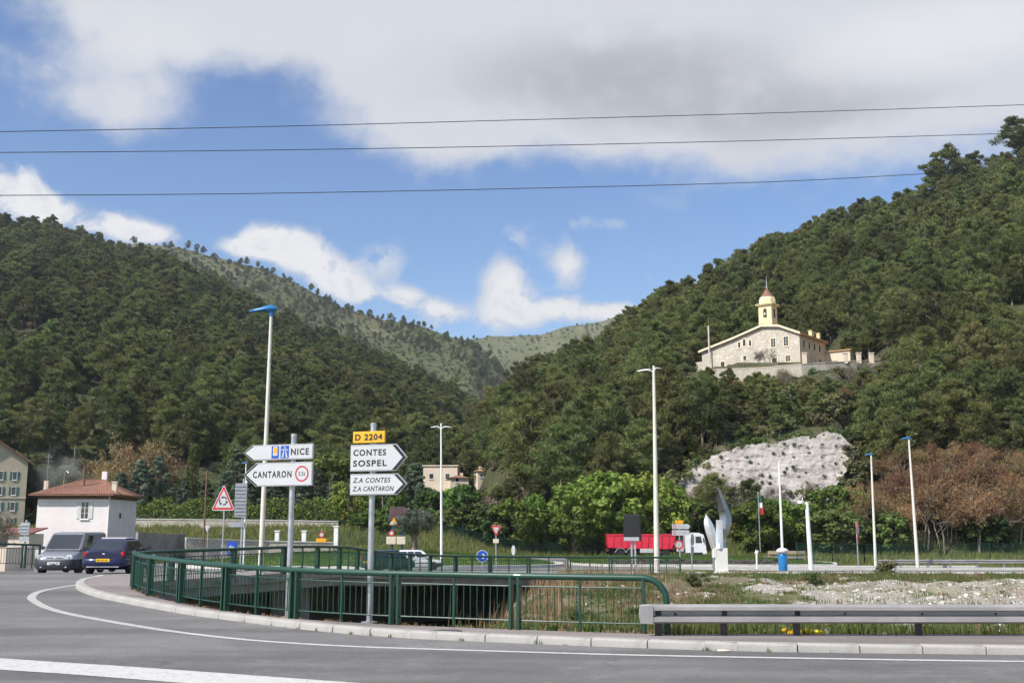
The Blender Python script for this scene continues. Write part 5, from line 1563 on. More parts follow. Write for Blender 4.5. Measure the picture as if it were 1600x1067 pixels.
fg = thing('crash_barrier', 'pale crash barrier along the far road at the right under the brown trees', 'barrier')
wbeam(fg, [Vector((x, 93.5)) for x in np.linspace(ray(1372, 875)[0] * 93.5, 62, 20)], -.86, .32, .09, 'guardrail_steel')
fpm = MB().box((0, .1, .25), (.16, .1, 1.0)).mesh('post'); fpm.materials.append(MATS['galvanised'])
for px in (1385, 1408, 1450, 1485, 1527, 1569, 1610, 1650): link('post', fpm, None, fg, (ray(px, 875)[0] * 93.5, 93.5, -1.4))

# ------------------------------------------------------------------ street lamps
def pole_mesh(par, hgt, r0, r1, mat, lean=(0, 0)):
    MB().tube([(0, 0, -.05), (lean[0] * .3, 0, hgt * .3), (lean[0], lean[1], hgt)], [r0, r0 * .72 + r1 * .28, r1], 14).build('pole', mat, par)
    MB().box((0, 0, .02), (r0 * 3.4, r0 * 3.4, .05)).build('base_plate', 'galvanised', par)
    MB().prism([(-r0 * .35, .55), (r0 * .35, .55), (r0 * .35, 1.0), (-r0 * .35, 1.0)], -r0 * 1.02, -r0 * .8).build('access_door', mat, par)
def blue_head(par, hgt, s=1.0, flip=1):
    rg = []
    for x, ry, rz, dz in ((-.84, .03, .02, -.06), (-.80, .09, .05, -.055), (-.55, .14, .09, -.03), (-.2, .17, .15, .02), (.02, .16, .17, .03), (.16, .12, .13, .01), (.22, .04, .05, -.01)):
        rg.append([(x * s * flip, ry * s * math.cos(a), hgt + .06 + (dz + rz * math.sin(a) * (1 if math.sin(a) > 0 else .55)) * s) for a in np.linspace(0, 2 * math.pi, 13)[:-1]])
    hd = MB().loft(rg).build('lamp_head', 'lamp_blue', par, angle=60)
    MB().box((-.42 * s * flip, 0, hgt - .03 * s), (.5 * s, .2 * s, .03)).build('lens', 'window_glass', hd)
    MB().cyl((0, 0, hgt - .18), (0, 0, hgt + .02), .075 * s, .085 * s).build('collar', 'lamp_blue', par)
def lamp_at(label, px, base_z, d, top_px, top_py, r0, r1, mat, group='street lamps'):
    x = ray(px, 870)[0] * d; tp = D(top_px, top_py, d)
    t = thing('street_lamp', label, 'street lamp', (x, d, base_z), 0, group)
    pole_mesh(t, tp.z - base_z, r0, r1, mat, (tp.x - x, 0))
    t['h'] = tp.z - base_z; t['lx'] = tp.x - x
    return t
def shift(t):
    for o in t.children:
        if o.name.split('.')[0] in ('lamp_head', 'collar', 'arm'): o.location.x = t['lx']
    del t['lx']; del t['h']
t = lamp_at('tall cream lamp post with blue head beside the left signpost', 408, float(zs(39.7)), 39.9, 424, 487, .10, .055, 'pole_cream'); blue_head(t, t['h'], 1.0); shift(t)
t = lamp_at('pale lamp post with blue head, right of the two on the far road', 1433, -1.35, 92, 1420, 686, .15, .07, 'pole_cream'); blue_head(t, t['h'], .78, 1); shift(t)
t = lamp_at('pale lamp post with blue head, left of the two on the far road', 1367.5, -1.45, 100, 1361, 711, .14, .07, 'pole_cream'); blue_head(t, t['h'], .72, 1); shift(t)
t = lamp_at('slim distant lamp with small blue head behind the grey sign back', 381, -1.3, 112, 384.5, 724, .08, .05, 'pole_white'); blue_head(t, t['h'], .6, 1); shift(t)
def twin_head(t, arms, mat='pole_white'):
    h = t['h']; am = MB()
    for sx, L, up, s in arms:
        am.tube([(0, 0, h - .1), (sx * L * .5, 0, h + up * .7), (sx * L, 0, h + up)], .045, 6)
    am.tube([(0, 0, h - .3), (0, 0, h + .35)], .06, 8).build('arm', mat, t)
    for sx, L, up, s in arms:
        rg = []
        for x, ry, rz in ((-.1, .05, .04), (.1, .13, .09), (.45, .17, .11), (.8, .12, .07), (.95, .03, .02)):
            rg.append([(sx * (L * .75 + x * s), ry * s * math.cos(a), h + up - .12 * x * s + .03 + rz * s * (math.sin(a) if math.sin(a) > 0 else .4 * math.sin(a))) for a in np.linspace(0, 2 * math.pi, 11)[:-1]])
        hd = MB().loft(rg).build('lamp_head', mat, t, angle=60)
        MB().box((sx * (L * .75 + .42 * s), 0, h + up - .1 * s), (.6 * s, .22 * s, .03)).build('lens', 'window_glass', hd)
t = lamp_at('tall pale lamp post with double white head behind the railing end', 1026, -.76, 66.8, 1021.5, 580, .17, .085, 'pole_cream'); twin_head(t, ((-1, .35, .05, .85), (1, .12, .18, .42))); shift(t)
t = lamp_at('white lamp post with two small symmetrical arms beside the roundabout', 690, -1.02, 86, 689.2, 668, .11, .06, 'pole_white'); twin_head(t, ((-1, .35, .05, .62), (1, .35, .05, .62))); shift(t)

# ------------------------------------------------------------------ other poles and road signs
def simple_post(name, label, px, d, base_py, top_py, r, mat, cat='sign', yaw=0.0, group=None):
    z = D(px, base_py, d).z
    P = Post(name, label, px, d, z, yaw, cat, group)
    x, zt = P.loc(px, top_py)
    MB().cyl((0, 0, -.3), (0, 0, zt), r, n=10).build('pole', mat, P.t)
    P.zt = zt; P.k = d / F
    return P
def tri(cx, z0, w, h, up=True, c=.12):
    q = [(-w / 2, 0), (w / 2, 0), (0, h)] if up else [(-w / 2, h), (0, 0), (w / 2, h)]
    out = []
    n = len(q)
    for i in range(n):
        a, b, cc = Vector(q[i - 1]), Vector(q[i]), Vector(q[(i + 1) % n])
        for s in (a, cc):
            p = b + (s - b).normalized() * w * c * .6; out.append((cx + p.x, z0 + p.y))
    return out
def inset_tri(cx, z0, w, h, k, up=True):
    return tri(cx, z0 + (h * k * .5 if up else h * k * .9), w * (1 - 1.45 * k), h * (1 - 1.45 * k), up, .06)
P = simple_post('warning_sign', 'red edged triangular roundabout warning sign on a thin post', 348, 41.2, 878, 772, .03, 'galvanised', yaw=R(4))
x0, z0 = P.loc(330.5, 797.5); x1, _ = P.loc(367.5, 797.5); _, z1 = P.loc(349, 756); w, h = x1 - x0, z1 - z0; cx = (x0 + x1) / 2
pl = plate(P.t, 'sign_back', tri(cx, z0, w, h), -.045, -.033, 'sign_grey')
plate(pl, 'white_rim', tri(cx, z0 + .004, w * .99, h * .99), -.049, -.0445, 'sign_white')
plate(pl, 'red_border', inset_tri(cx, z0, w, h, .07), -.052, -.0485, 'sign_red')
plate(pl, 'white_field', inset_tri(cx, z0, w, h, .22), -.055, -.0515, 'sign_white')
for k in range(3):
    a0 = k * 2.094 + .5; rr = w * .155; cz = z0 + h * .36; mb = MB(); vs = []
    for q in np.linspace(a0, a0 + 1.25, 9):
        for r2 in (rr - .022, rr + .022): vs.append((cx + r2 * math.cos(q), -.058, cz + r2 * math.sin(q)))
    mb.add(vs, [(2 * i, 2 * i + 1, 2 * i + 3, 2 * i + 2) for i in range(8)])
    q = a0 + 1.25
    mb.add([(cx + (rr - .055) * math.cos(q), -.058, cz + (rr - .055) * math.sin(q)), (cx + (rr + .055) * math.cos(q), -.058, cz + (rr + .055) * math.sin(q)), (cx + rr * math.cos(q + .5), -.058, cz + rr * math.sin(q + .5))], [(0, 1, 2)])
    mb.build('curved_arrow', 'lettering', pl)
# grey back of a tall sign
P = simple_post('sign_back', 'grey ribbed back of a tall sign behind the triangular sign', 377, 47, 880, 748, .045, 'galvanised', yaw=R(-10))
x0, z0 = P.loc(366, 808); x1, z1 = P.loc(386, 755)
pl = plate(P.t, 'panel', [(x0, z0), (x1, z0), (x1, z1), (x0, z1)], -.08, -.045, 'sign_grey')
for q in np.linspace(.08, .92, 9): MB().box(((x0 + x1) / 2, -.09, z0 + (z1 - z0) * q), (x1 - x0 + .01, .03, .05)).build('rib', 'galvanised', pl)
x0, z0 = P.loc(359, 823); x1, z1 = P.loc(382, 815)
plate(P.t, 'panel', [(x0, z0), (x1, z0), (x1, z1), (x0 + .1, z1), (x0 - .08, (z0 + z1) / 2)], -.08, -.045, 'sign_grey')
MB().cyl((.12, 0, -.3), (.12, 0, P.zt * .98), .035, n=8).build('pole', 'pole_white', P.t)
# another sign back by the left railing
P = simple_post('sign_back', 'grey arrow shaped sign back at the left edge beyond the railing', 39, 62, 862, 812, .06, 'galvanised')
x0, z0 = P.loc(29, 835); x1, z1 = P.loc(48, 816)
plate(P.t, 'panel', [(x0 + .15, z0), (x1, z0), (x1, z1), (x0 + .15, z1), (x0, (z0 + z1) / 2)], -.1, -.06, 'sign_grey')
for q in (.25, .5, .75): MB().box(((x0 + x1) / 2, -.12, z0 + (z1 - z0) * q), (x1 - x0, .04, .06)).build('rib', 'galvanised', P.t)
x0, z0 = P.loc(31, 846); x1, z1 = P.loc(47, 838)
plate(P.t, 'panel', [(x0, z0), (x1, z0), (x1, z1), (x0, z1)], -.1, -.06, 'sign_grey')
# blue sign with white arrow
P = simple_post('arrow_sign', 'blue and white square arrow sign behind the bridge railing', 363, 62, 884, 846, .05, 'galvanised')
x0, z0 = P.loc(355, 866); x1, z1 = P.loc(371.5, 846)
pl = plate(P.t, 'panel', [(x0, z0), (x1, z0), (x1, z1), (x0, z1)], -.1, -.05, 'sign_blue', bevel=.02); w, h = x1 - x0, z1 - z0
plate(pl, 'arrow', [(x0 + .02, z0 + h * .45), (x0 + w * .4, z0 + h * .78), (x0 + w * .4, z0 + h * .62), (x1 - w * .3, z0 + h * .62), (x1 - w * .3, z0 + h * .25), (x0 + w * .4, z0 + h * .25), (x0 + w * .4, z0 + h * .1)], -.105, -.095, 'sign_white')
# give way
P = simple_post('give_way_sign', 'red and white give way sign on a thin post behind the railing', 775, 66, 892, 823, .035, 'galvanised')
x0, z0 = P.loc(767, 838.5); x1, z1 = P.loc(783.5, 820.5); w, h = x1 - x0, z1 - z0; cx = (x0 + x1) / 2
pl = plate(P.t, 'sign_back', tri(cx, z0, w, h, False), -.05, -.036, 'sign_white')
plate(pl, 'red_border', inset_tri(cx, z0, w, h, .03, False), -.055, -.049, 'sign_red')
plate(pl, 'white_field', inset_tri(cx, z0, w, h, .30, False), -.06, -.054, 'sign_white')
x0, z0 = P.loc(770.3, 848); x1, z1 = P.loc(779.3, 841.5)
plate(P.t, 'lower_plate', [(x0, z0), (x1, z0), (x1, z1), (x0, z1)], -.05, -.036, 'cream_render')
# blue round
P = simple_post('direction_disc', 'round blue sign with white arrow at the edge of the roundabout lawn', 753.5, 82.5, 884, 862, .04, 'galvanised')
cx, cz = P.loc(753.5, 868.5); r_ = 9.2 * P.k
pl = plate(P.t, 'disc', disc(cx, cz, r_), -.07, -.045, 'sign_white')
plate(pl, 'blue_field', disc(cx, cz, r_ * .9), -.075, -.068, 'sign_blue')
plate(pl, 'arrow', [(cx - r_ * .6, cz - r_ * .1), (cx + r_ * .1, cz - r_ * .1), (cx - r_ * .05, cz - r_ * .42), (cx + r_ * .2, cz - r_ * .42), (cx + r_ * .62, cz), (cx + r_ * .2, cz + r_ * .42), (cx - r_ * .05, cz + r_ * .42), (cx + r_ * .1, cz + r_ * .1), (cx - r_ * .6, cz + r_ * .1)], -.081, -.074, 'sign_white')
# edge-on white sign on the lawn
P = simple_post('edge_on_sign', 'small white sign seen nearly edge on, on the lawn right of the blue disc', 803, 98, 872, 853, .035, 'galvanised', yaw=R(68))
cx, cz = P.loc(803, 859.5); plate(P.t, 'disc', disc(cx, cz, 7.5 * P.k), -.06, -.04, 'sign_white')
# dark display board
P = simple_post('display_board', 'black electronic display board on two grey legs before the red truck', 989, 68, 892, 840, .001, 'galvanised', yaw=R(14))
for o in list(P.t.children): bpy.data.objects.remove(o)
for px in (986.5, 992):
    x, z = P.loc(px, 845); MB().box((x, .05, z / 2), (.11, .09, z + .6)).build('leg', 'galvanised', P.t)
x0, z0 = P.loc(975, 845); x1, z1 = P.loc(1000.5, 803); hz = z1 - z0
cab = MB().box(((x0 + x1) / 2, .0, (z0 + z1) / 2), (x1 - x0, .34, hz)).build('cabinet', 'board_black', P.t, bevel=.02)
for q in range(7): MB().box(((x0 + x1) / 2, -.18, z0 + hz * (.24 + q * .112)), ((x1 - x0) * .96, .02, hz * .085)).build('display_row', 'board_black', cab)
MB().box(((x0 + x1) / 2 - .03, -.18, z0 + hz * .08), ((x1 - x0) * .9, .03, hz * .14)).build('lower_panel', 'board_grey', cab)
# sign cluster before the truck cab
P = simple_post('road_sign', 'signpost with orange plate, two white arrow panels and red ringed disc before the truck cab', 1062, 69, 890, 813, .045, 'galvanised')
x0, z0 = P.loc(1054.5, 818); x1, z1 = P.loc(1067, 812.5); plate(P.t, 'number_plate', [(x0, z0), (x1, z0), (x1, z1), (x0, z1)], -.08, -.05, 'sign_orange')
for (ya, yb_) in ((826, 818.5), (836, 828)):
    x0, z0 = P.loc(1050, ya); x1, z1 = P.loc(1075, yb_); xt, _ = P.loc(1079.5, ya)
    pl = plate(P.t, 'arrow_panel', [(x0, z0), (x1, z0), (xt, (z0 + z1) / 2), (x1, z1), (x0, z1)], -.08, -.05, 'sign_white')
    ring(pl, 'red_ring', x0 + .16, (z0 + z1) / 2, .07, .11, -.086, -.079, 'sign_red', 16)
    plate(pl, 'wording', [(x0 + .36, z0 + .12), (x1 - .1, z0 + .12), (x1 - .1, z1 - .12), (x0 + .36, z1 - .12)], -.085, -.079, 'sign_grey')
cx, cz = P.loc(1060.5, 850.5); r_ = 7 * P.k
pl = plate(P.t, 'disc', disc(cx, cz, r_), -.09, -.06, 'sign_white')
ring(pl, 'red_ring', cx, cz, r_ * .68, r_ * .98, -.096, -.088, 'sign_red')
plate(pl, 'mark', [(cx - r_ * .22, cz - r_ * .4), (cx + r_ * .22, cz - r_ * .4), (cx + r_ * .22, cz + r_ * .4), (cx - r_ * .22, cz + r_ * .4)], -.095, -.089, 'sign_grey')
P = simple_post('edge_on_sign', 'grey round sign seen edge on between the truck cab and the sculpture', 1080.5, 71, 887, 836, .04, 'galvanised', yaw=R(-62))
cx, cz = P.loc(1080.5, 843); plate(P.t, 'disc', disc(cx, cz, 9 * P.k), -.06, -.035, 'sign_grey')
x0, z0 = P.loc(1079.4, 866); x1, z1 = P.loc(1081.8, 853.5); plate(P.t, 'lower_plate', [(x0 - .12, z0), (x1 + .12, z0), (x1 + .12, z1), (x0 - .12, z1)], -.06, -.035, 'sign_grey')
P = simple_post('edge_on_sign', 'red and white sign seen edge on beside the left one of the blue topped lamps', 1339.5, 88, 882, 815, .045, 'galvanised', yaw=R(-62))
cx, cz = P.loc(1339, 826); plate(P.t, 'disc', disc(cx, cz, 11 * P.k), -.07, -.04, 'sign_red'); plate(P.t, 'disc', disc(cx, cz, 9 * P.k), -.075, -.069, 'sign_white')
x0, z0 = P.loc(1339, 848); plate(P.t, 'lower_plate', disc(cx, z0 + .4, 8 * P.k), -.07, -.04, 'sign_red')
P = simple_post('marker_post', 'thin white marker post on the verge right of the sculpture', 1181.5, 84, 884, 864, .07, 'pole_white', 'post')
MB().box((0, 0, P.zt + .08), (.22, .12, .3), 0, .4).build('cap', 'pole_white', P.t)
P = simple_post('mast', 'thin white mast rising from a blue cylinder', 1222, 72, 886, 862, .1, 'pole_white', 'mast')
for o in list(P.t.children): bpy.data.objects.remove(o)
tp = D(1217, 720, 72); bz = Vector((P.X, P.Y, P.Z))
MB().tube([(0, 0, .9), (tp.x - bz.x, 0, tp.z - bz.z)], [.09, .06], 10).build('pole', 'pole_white', P.t)
MB().lathe([(.27, -.2), (.29, 0), (.29, .78), (.25, .86)], 18).build('base_cylinder', 'lamp_blue', P.t)
MB().lathe([(.2, .85), (.38, .98), (.40, 1.1), (.22, 1.22), (.12, 1.25)], 16).build('collar', 'pole_white', P.t)
P = simple_post('camera_pole', 'white pole with a small camera on a short arm', 1265.5, 75, 885, 784, .13, 'pole_white', 'pole')
for o in list(P.t.children): bpy.data.objects.remove(o)
tp = D(1260.5, 784, 75); lx = tp.x - P.X; zt = tp.z - P.Z
MB().tube([(0, 0, -.2), (lx, 0, zt)], [.17, .13], 12).build('pole', 'pole_white', P.t)
MB().tube([(lx, 0, zt - .1), (lx - .32, -.1, zt - .05)], .05, 8).build('arm', 'pole_white', P.t)
cm = MB().box((lx - .45, -.15, zt - .02), (.24, .42, .2), .5).build('camera', 'pole_white', P.t, bevel=.03)
MB().cyl((lx - .45, -.3, zt - .12), (lx - .3, -.15, zt + .3), .03, n=6).build('bracket', 'pole_white', cm)
# small flag
P = simple_post('flagpole', 'thin flagpole with a small drooping tricolour flag among the green shrubs', 1187.5, 128, 858, 768, .05, 'galvanised', 'flag')
k_ = P.k
for nm, a, b, mt in (('flag_band', 776, 785, 'flag_dark'), ('flag_band', 785, 793, 'flag_white'), ('flag_band', 793, 803, 'flag_red')):
    _, za = P.loc(1188, a); _, zb = P.loc(1188, b)
    off = {776: 0, 785: .05, 793: .15}[a]
    vs = [(off + .02 + x, .05 * math.sin(x * 14 + z), z) for z in (za, zb) for x in np.linspace(0, .36, 6)]
    MB().add(vs, [(i, i + 1, i + 7, i + 6) for i in range(5)]).build(nm, mt, P.t)
# brown panel and orange graphic by the olive tree
P = simple_post('information_sign', 'dark brown panel on blue posts left of the olive tree', 621, 103, 862, 800, .001, 'sign_blue', 'sign')
for o in list(P.t.children): bpy.data.objects.remove(o)
for px in (613.5, 629.5):
    x, z = P.loc(px, 812); MB().box((x, 0, z / 2), (.16, .12, z)).build('post', 'sign_blue', P.t)
x0, z0 = P.loc(608, 812); x1, z1 = P.loc(635, 792); plate(P.t, 'panel', [(x0, z0), (x1, z0), (x1, z1), (x0, z1)], -.14, -.06, 'brown_panel')
x0, z0 = P.loc(608.5, 820); x1, z1 = P.loc(622, 808)
pl = plate(P.t, 'graphic_panel', [(x0, z0), (x1, z0), (x0 + (x1 - x0) * .55, z1)], -.2, -.15, 'sign_orange')
plate(pl, 'white_stripe', [(x0 + .05, z0 + .08), (x1 - .05, z0 + .05), (x1 - .2, z0 + .3), (x0 + .15, z0 + .35)], -.21, -.199, 'sign_white')
cx, cz = P.loc(612, 832.5); pl = plate(P.t, 'disc', disc(cx, cz, 4.5 * P.k), -.2, -.15, 'sign_white'); ring(pl, 'red_ring', cx, cz, 2.6 * P.k, 4.4 * P.k, -.21, -.199, 'sign_red')
for a, b in ((605, 620), (621, 635)):
    x0, z0 = P.loc(a, 850); x1, z1 = P.loc(b, 838); MB().box(((x0 + x1) / 2, -.5, (z0 + z1) / 2), (x1 - x0, .5, z1 - z0)).build('plinth', 'cream_render', P.t, bevel=.03)
# speed sign with orange base
P = simple_post('speed_sign', 'small round red ringed sign with orange foot below the garden wall', 502.5, 122, 846, 826, .06, 'galvanised')
cx, cz = P.loc(502.5, 835); pl = plate(P.t, 'disc', disc(cx, cz, 4.2 * P.k), -.1, -.06, 'sign_white'); ring(pl, 'red_ring', cx, cz, 2.8 * P.k, 4.2 * P.k, -.11, -.099, 'sign_red')
x0, z0 = P.loc(495, 847); x1, z1 = P.loc(511, 841); MB().box(((x0 + x1) / 2, -.2, (z0 + z1) / 2), (x1 - x0, .5, z1 - z0)).build('foot', 'sign_orange', P.t, bevel=.03)
P = simple_post('give_way_sign', 'tiny white give way sign back near the wooden pole', 324, 112, 850, 815, .05, 'galvanised')
x0, z0 = P.loc(320, 832); x1, z1 = P.loc(328, 821); plate(P.t, 'panel', tri((x0 + x1) / 2, z0, x1 - x0, z1 - z0, False), -.1, -.06, 'sign_white')
P = simple_post('utility_pole', 'thin brown wooden pole before the hedge left of the triangular sign', 318, 120, 850, 735, .09, 'rusty_metal', 'pole')
MB().box((0, 0, P.zt - .25), (.9, .09, .12)).build('cross_arm', 'rusty_metal', P.t)

# ------------------------------------------------------------------ polished sculpture on its plinth
P = Post('sculpture', 'polished metal flame shaped sculpture on a pale square plinth', 1127, 66.8, D(1127, 892, 66.8).z, 0.0, 'sculpture')
k_ = 66.8 / F
def sp_(px, py): x, z = P.loc(px, py); return x, z
x0, z0 = sp_(1118, 892); x1, z1 = sp_(1136.5, 856)
pln = MB().box(((x0 + x1) / 2, .25, (z0 + z1) / 2 - .1), (x1 - x0, .75, z1 - z0 + .2)).build('plinth', 'plinth_stone', P.t, bevel=.02)
MB().box((x0 - .02, .1, z1 - .3), (.22, .5, .55)).build('side_block', 'plinth_stone', pln, bevel=.02)
MB().box((x0 - .03, .3, z1 - .95), (.10, .4, .6)).build('side_panel', 'metal_grey', pln)
def blade(left, right, y0, thick, curve):
    """two edge lines (px, py) lofted into a thick curved blade"""
    rings = []
    n = len(left)
    for i, (a, b) in enumerate(zip(left, right)):
        xa, z = sp_(*a); xb, _ = sp_(*b); t = i / (n - 1)
        th = thick * (1 - .75 * t); yy = y0 + curve * math.sin(t * math.pi)
        xm = (xa + xb) / 2
        rings.append([(xa, yy, z), (xm, yy - th * .7, z), (xb, yy - th * .15, z), (xb, yy + th * .25, z), (xm, yy + th * .7, z), (xa, yy + th * .3, z)])
    return MB().loft(rings)
def smooth_edges(l, n=24):
    c = crom([Vector(p) for p in l], 6); c = [c[round(i * (len(c) - 1) / (n - 1))] for i in range(n)]
    return [(p.x, p.y) for p in c]
blade(smooth_edges([(1112, 857), (1107, 843), (1102.5, 830), (1100, 817), (1101.5, 808), (1103, 803)]), smooth_edges([(1119.5, 857), (1119, 845), (1118, 834), (1113, 823), (1107.5, 811), (1104, 803)]), .1, .36, -.12).build('blade', 'polished_steel', P.t, angle=50)
blade(smooth_edges([(1118, 857), (1118, 842), (1118.5, 826), (1118.5, 812)]), smooth_edges([(1129, 857), (1129.5, 842), (1129, 826), (1128, 812)]), -.1, .2, .05).build('blade', 'polished_steel', P.t, angle=50)
blade(smooth_edges([(1121, 857), (1122, 842), (1126, 826), (1127, 810), (1125.5, 798), (1122.5, 783), (1121, 769), (1122, 759)]), smooth_edges([(1135.5, 857), (1137, 845), (1143, 830), (1146, 815), (1142.5, 802), (1136, 788), (1129, 773), (1123.5, 759)]), .28, .42, .25).build('blade', 'brushed_steel', P.t, angle=50)

# ------------------------------------------------------------------ overhead cables
for i, (lab, pts) in enumerate((('highest of the three overhead cables', [(-260, 211), (0, 206), (400, 198.5), (800, 188), (1200, 177), (1600, 164), (1900, 152)]),
                                ('middle one of the three overhead cables', [(-260, 239), (0, 238.5), (400, 235), (800, 228.5), (1200, 219.5), (1600, 208), (1900, 197)]),
                                ('lowest of the three overhead cables', [(-260, 306), (0, 305.5), (400, 302.5), (800, 295), (1200, 284.5), (1460, 271), (1700, 259), (1900, 248)]))):
    P3 = []
    for px, py in pts:
        d = 330 + (px + 260) / 2160 * 150
        P3.append(D(px, py, d))
    tag(MB().tube(crom(P3, 8), .15, 6).build('power_cable', 'cable'), lab + ' crossing the sky', 'cable', 'overhead cables')

# ------------------------------------------------------------------ fences on the far side
def mesh_fence(name, label, pts, hgt, mat='green_paint', sp=.16):
    t = thing(name, label, 'fence', pts[0]); o0 = Vector(pts[0]); w = MB()
    for a, b in zip(pts, pts[1:]):
        a, b = Vector(a) - o0, Vector(b) - o0; L = (b - a).length
        for k in range(int(L / sp)):
            p = a.lerp(b, k * sp / L); w.tube([p, p + Vector((0, 0, hgt))], .013, 3, False)
        for z in np.linspace(.05, hgt - .03, 7): w.tube([a + Vector((0, 0, z)), b + Vector((0, 0, z))], .012, 3, False)
        n = max(1, int(L / 2.6))
        for k in range(n + 1): p = a.lerp(b, k / n); MB().box((p.x, p.y, hgt / 2), (.07, .07, hgt + .1)).build('post', mat, t)
    w.build('wire_mesh', mat, t)['kind'] = 'stuff'
    return t
def ground_pt(px, d): a = ray(px, 860)[0]; return (a * d, d, gz(a * d, d) - .05)
mesh_fence('mesh_fence', 'green wire mesh fence at the right behind the camera pole', [ground_pt(1245, 118), ground_pt(1300, 112), ground_pt(1350, 108), ground_pt(1470, 112), ground_pt(1620, 116)], 2.0)
mesh_fence('mesh_fence', 'green wire mesh fence in the weeds behind the give way sign', [ground_pt(690, 141), ground_pt(820, 141.5), ground_pt(950, 142)], 1.8)
mesh_fence('mesh_fence', 'green wire mesh fence left of the olive tree', [ground_pt(528, 132), ground_pt(600, 133)], 1.8)
t = thing('timber_barrier', 'low beige timber barrier behind the blue based mast', 'barrier', ground_pt(1200, 120))
o0 = Vector(t.location); b1 = Vector(ground_pt(1258, 120)) - o0
MB().box((b1.x / 2, 0, .95), (b1.x, .12, .35)).build('beam', 'wood_rail', t, bevel=.02)
for q in (0.02, .5, .98): MB().box((b1.x * q, .08, .4), (.16, .14, 1.1)).build('post', 'wood_rail', t)
# walls at the left edge beyond the railing
simple('red_metal', (.20, .075, .06), .6, var=.2)
wall_path('yard_wall', 'low white yard wall at the left edge behind the railing', [(-60, 855, 72, 2.0), (10, 855, 72, 2.0), (56, 853, 74, 2.0)], .3, 'cream_render')
t = thing('lean_to_roof', 'low red roofed lean-to at the left edge before the apartment block', 'shed', D(14, 852, 96))
MB().box((0, 1.5, .35), (3.4, 3, 1.3)).build('wall', 'cream_render', t); MB().add([(-1.9, -.3, .95), (1.9, -.3, .95), (1.9, 3.3, 1.45), (-1.9, 3.3, 1.45), (-1.9, -.3, 1.05), (1.9, -.3, 1.05), (1.9, 3.3, 1.55), (-1.9, 3.3, 1.55)], [(3, 2, 1, 0), (4, 5, 6, 7), (0, 1, 5, 4), (1, 2, 6, 5), (2, 3, 7, 6), (3, 0, 4, 7)]).build('roof', 'red_metal', t)
MB().box((-.6, -.02, .4), (.8, .1, 1.0)).build('door', 'dark_opening', t)
plant('bare_tree', 'thin bare tree at the left edge before the apartment block', GTWIGS[0], 4, 84, 775, None, .8)

# ------------------------------------------------------------------ vehicles
def carpaint(name, col, metal=.35, rough=.32):
    m, k, p, o = newmat(name)
    co = k.n('ShaderNodeTexCoord').outputs['Object']; n1 = k.noise(co, 2.2, 5, .6)
    k.put(p.inputs['Base Color'], k.mix(k.ss(n1, .5, .8, 0, .18), col, (.16, .15, .13)))
    k.put(p.inputs['Roughness'], k.ss(n1, .3, .7, rough - .06, rough + .1)); p.inputs['Metallic'].default_value = metal
    p.inputs['Coat Weight'].default_value = .6; p.inputs['Coat Roughness'].default_value = .12
    return m
carpaint('paint_navy', (.004, .007, .055)); carpaint('paint_silver', (.34, .36, .40), .6); carpaint('paint_dark_green', (.008, .040, .028), .3)
carpaint('paint_white', (.72, .72, .72), 0); carpaint('paint_red', (.62, .015, .045), 0, .4)
simple('tyre', (.016, .016, .017), .85, var=.2, scale=8); simple('bumper_plastic', (.030, .028, .042), .55, var=.1)
simple('wheel_rim', (.34, .35, .37), .4, .7); simple('chassis', (.025, .024, .024), .8, var=.3)
simple('lamp_red', (.55, .012, .02), .25); simple('lamp_clear', (.70, .72, .75), .15, .2); simple('lamp_amber', (.8, .3, .02), .3)
simple('plate_yellow', (.80, .50, .01), .5); simple('plate_white', (.78, .78, .78), .5); simple('interior', (.035, .035, .04), .8)
simple('mudguard', (.45, .44, .43), .6)
m, k, p, o = newmat('car_glass')
p.inputs['Base Color'].default_value = (.02, .026, .036, 1); p.inputs['Roughness'].default_value = .05; p.inputs['Specular IOR Level'].default_value = .9; p.inputs['Coat Weight'].default_value = .5

def boolean(me_obj, cutters):
    for c in cutters:
        md = me_obj.modifiers.new('cut', 'BOOLEAN'); md.object = c; md.operation = 'DIFFERENCE'; md.solver = 'EXACT'
    dg = bpy.context.evaluated_depsgraph_get(); dg.update()
    me = bpy.data.meshes.new_from_object(me_obj.evaluated_get(dg))
    me_obj.modifiers.clear()
    for c in cutters: bpy.data.objects.remove(c)
    mats = list(me_obj.data.materials)
    me_obj.data = me
    if len(me.materials) == 0:
        for q in mats: me.materials.append(q)
    me.shade_smooth(); me.set_sharp_from_angle(angle=R(32))

def hull_ring(x, w, zb, zt, r=.0):
    h = zt - zb
    half = [(0, zb), (w * .80, zb), (w * .94, zb + h * .10), (w, zb + h * .30), (w * 1.005, zb + h * .55), (w * .985, zb + h * .80), (w * .93, zb + h * .95), (w * .82, zt), (w * .4, zt + .012), (0, zt + .015)]
    return [(x, y, z) for y, z in half] + [(x, -y, z) for y, z in reversed(half[1:-1])]
def sub_panel(quad, s0, s1, t0, t1, off, th=.012):
    a, b, c, d = [Vector(q) for q in quad]       # a-b bottom, d-c top
    def pt(s, t): return a.lerp(b, s).lerp(d.lerp(c, s), t)
    n = (b - a).cross(d - a).normalized()
    q = [pt(s0, t0), pt(s1, t0), pt(s1, t1), pt(s0, t1)]
    f = [p + n * off for p in q]; g = [p - n * th for p in q]
    return MB().add(f + g, [(0, 1, 2, 3), (7, 6, 5, 4), (0, 4, 5, 1), (1, 5, 6, 2), (2, 6, 7, 3), (3, 7, 4, 0)])
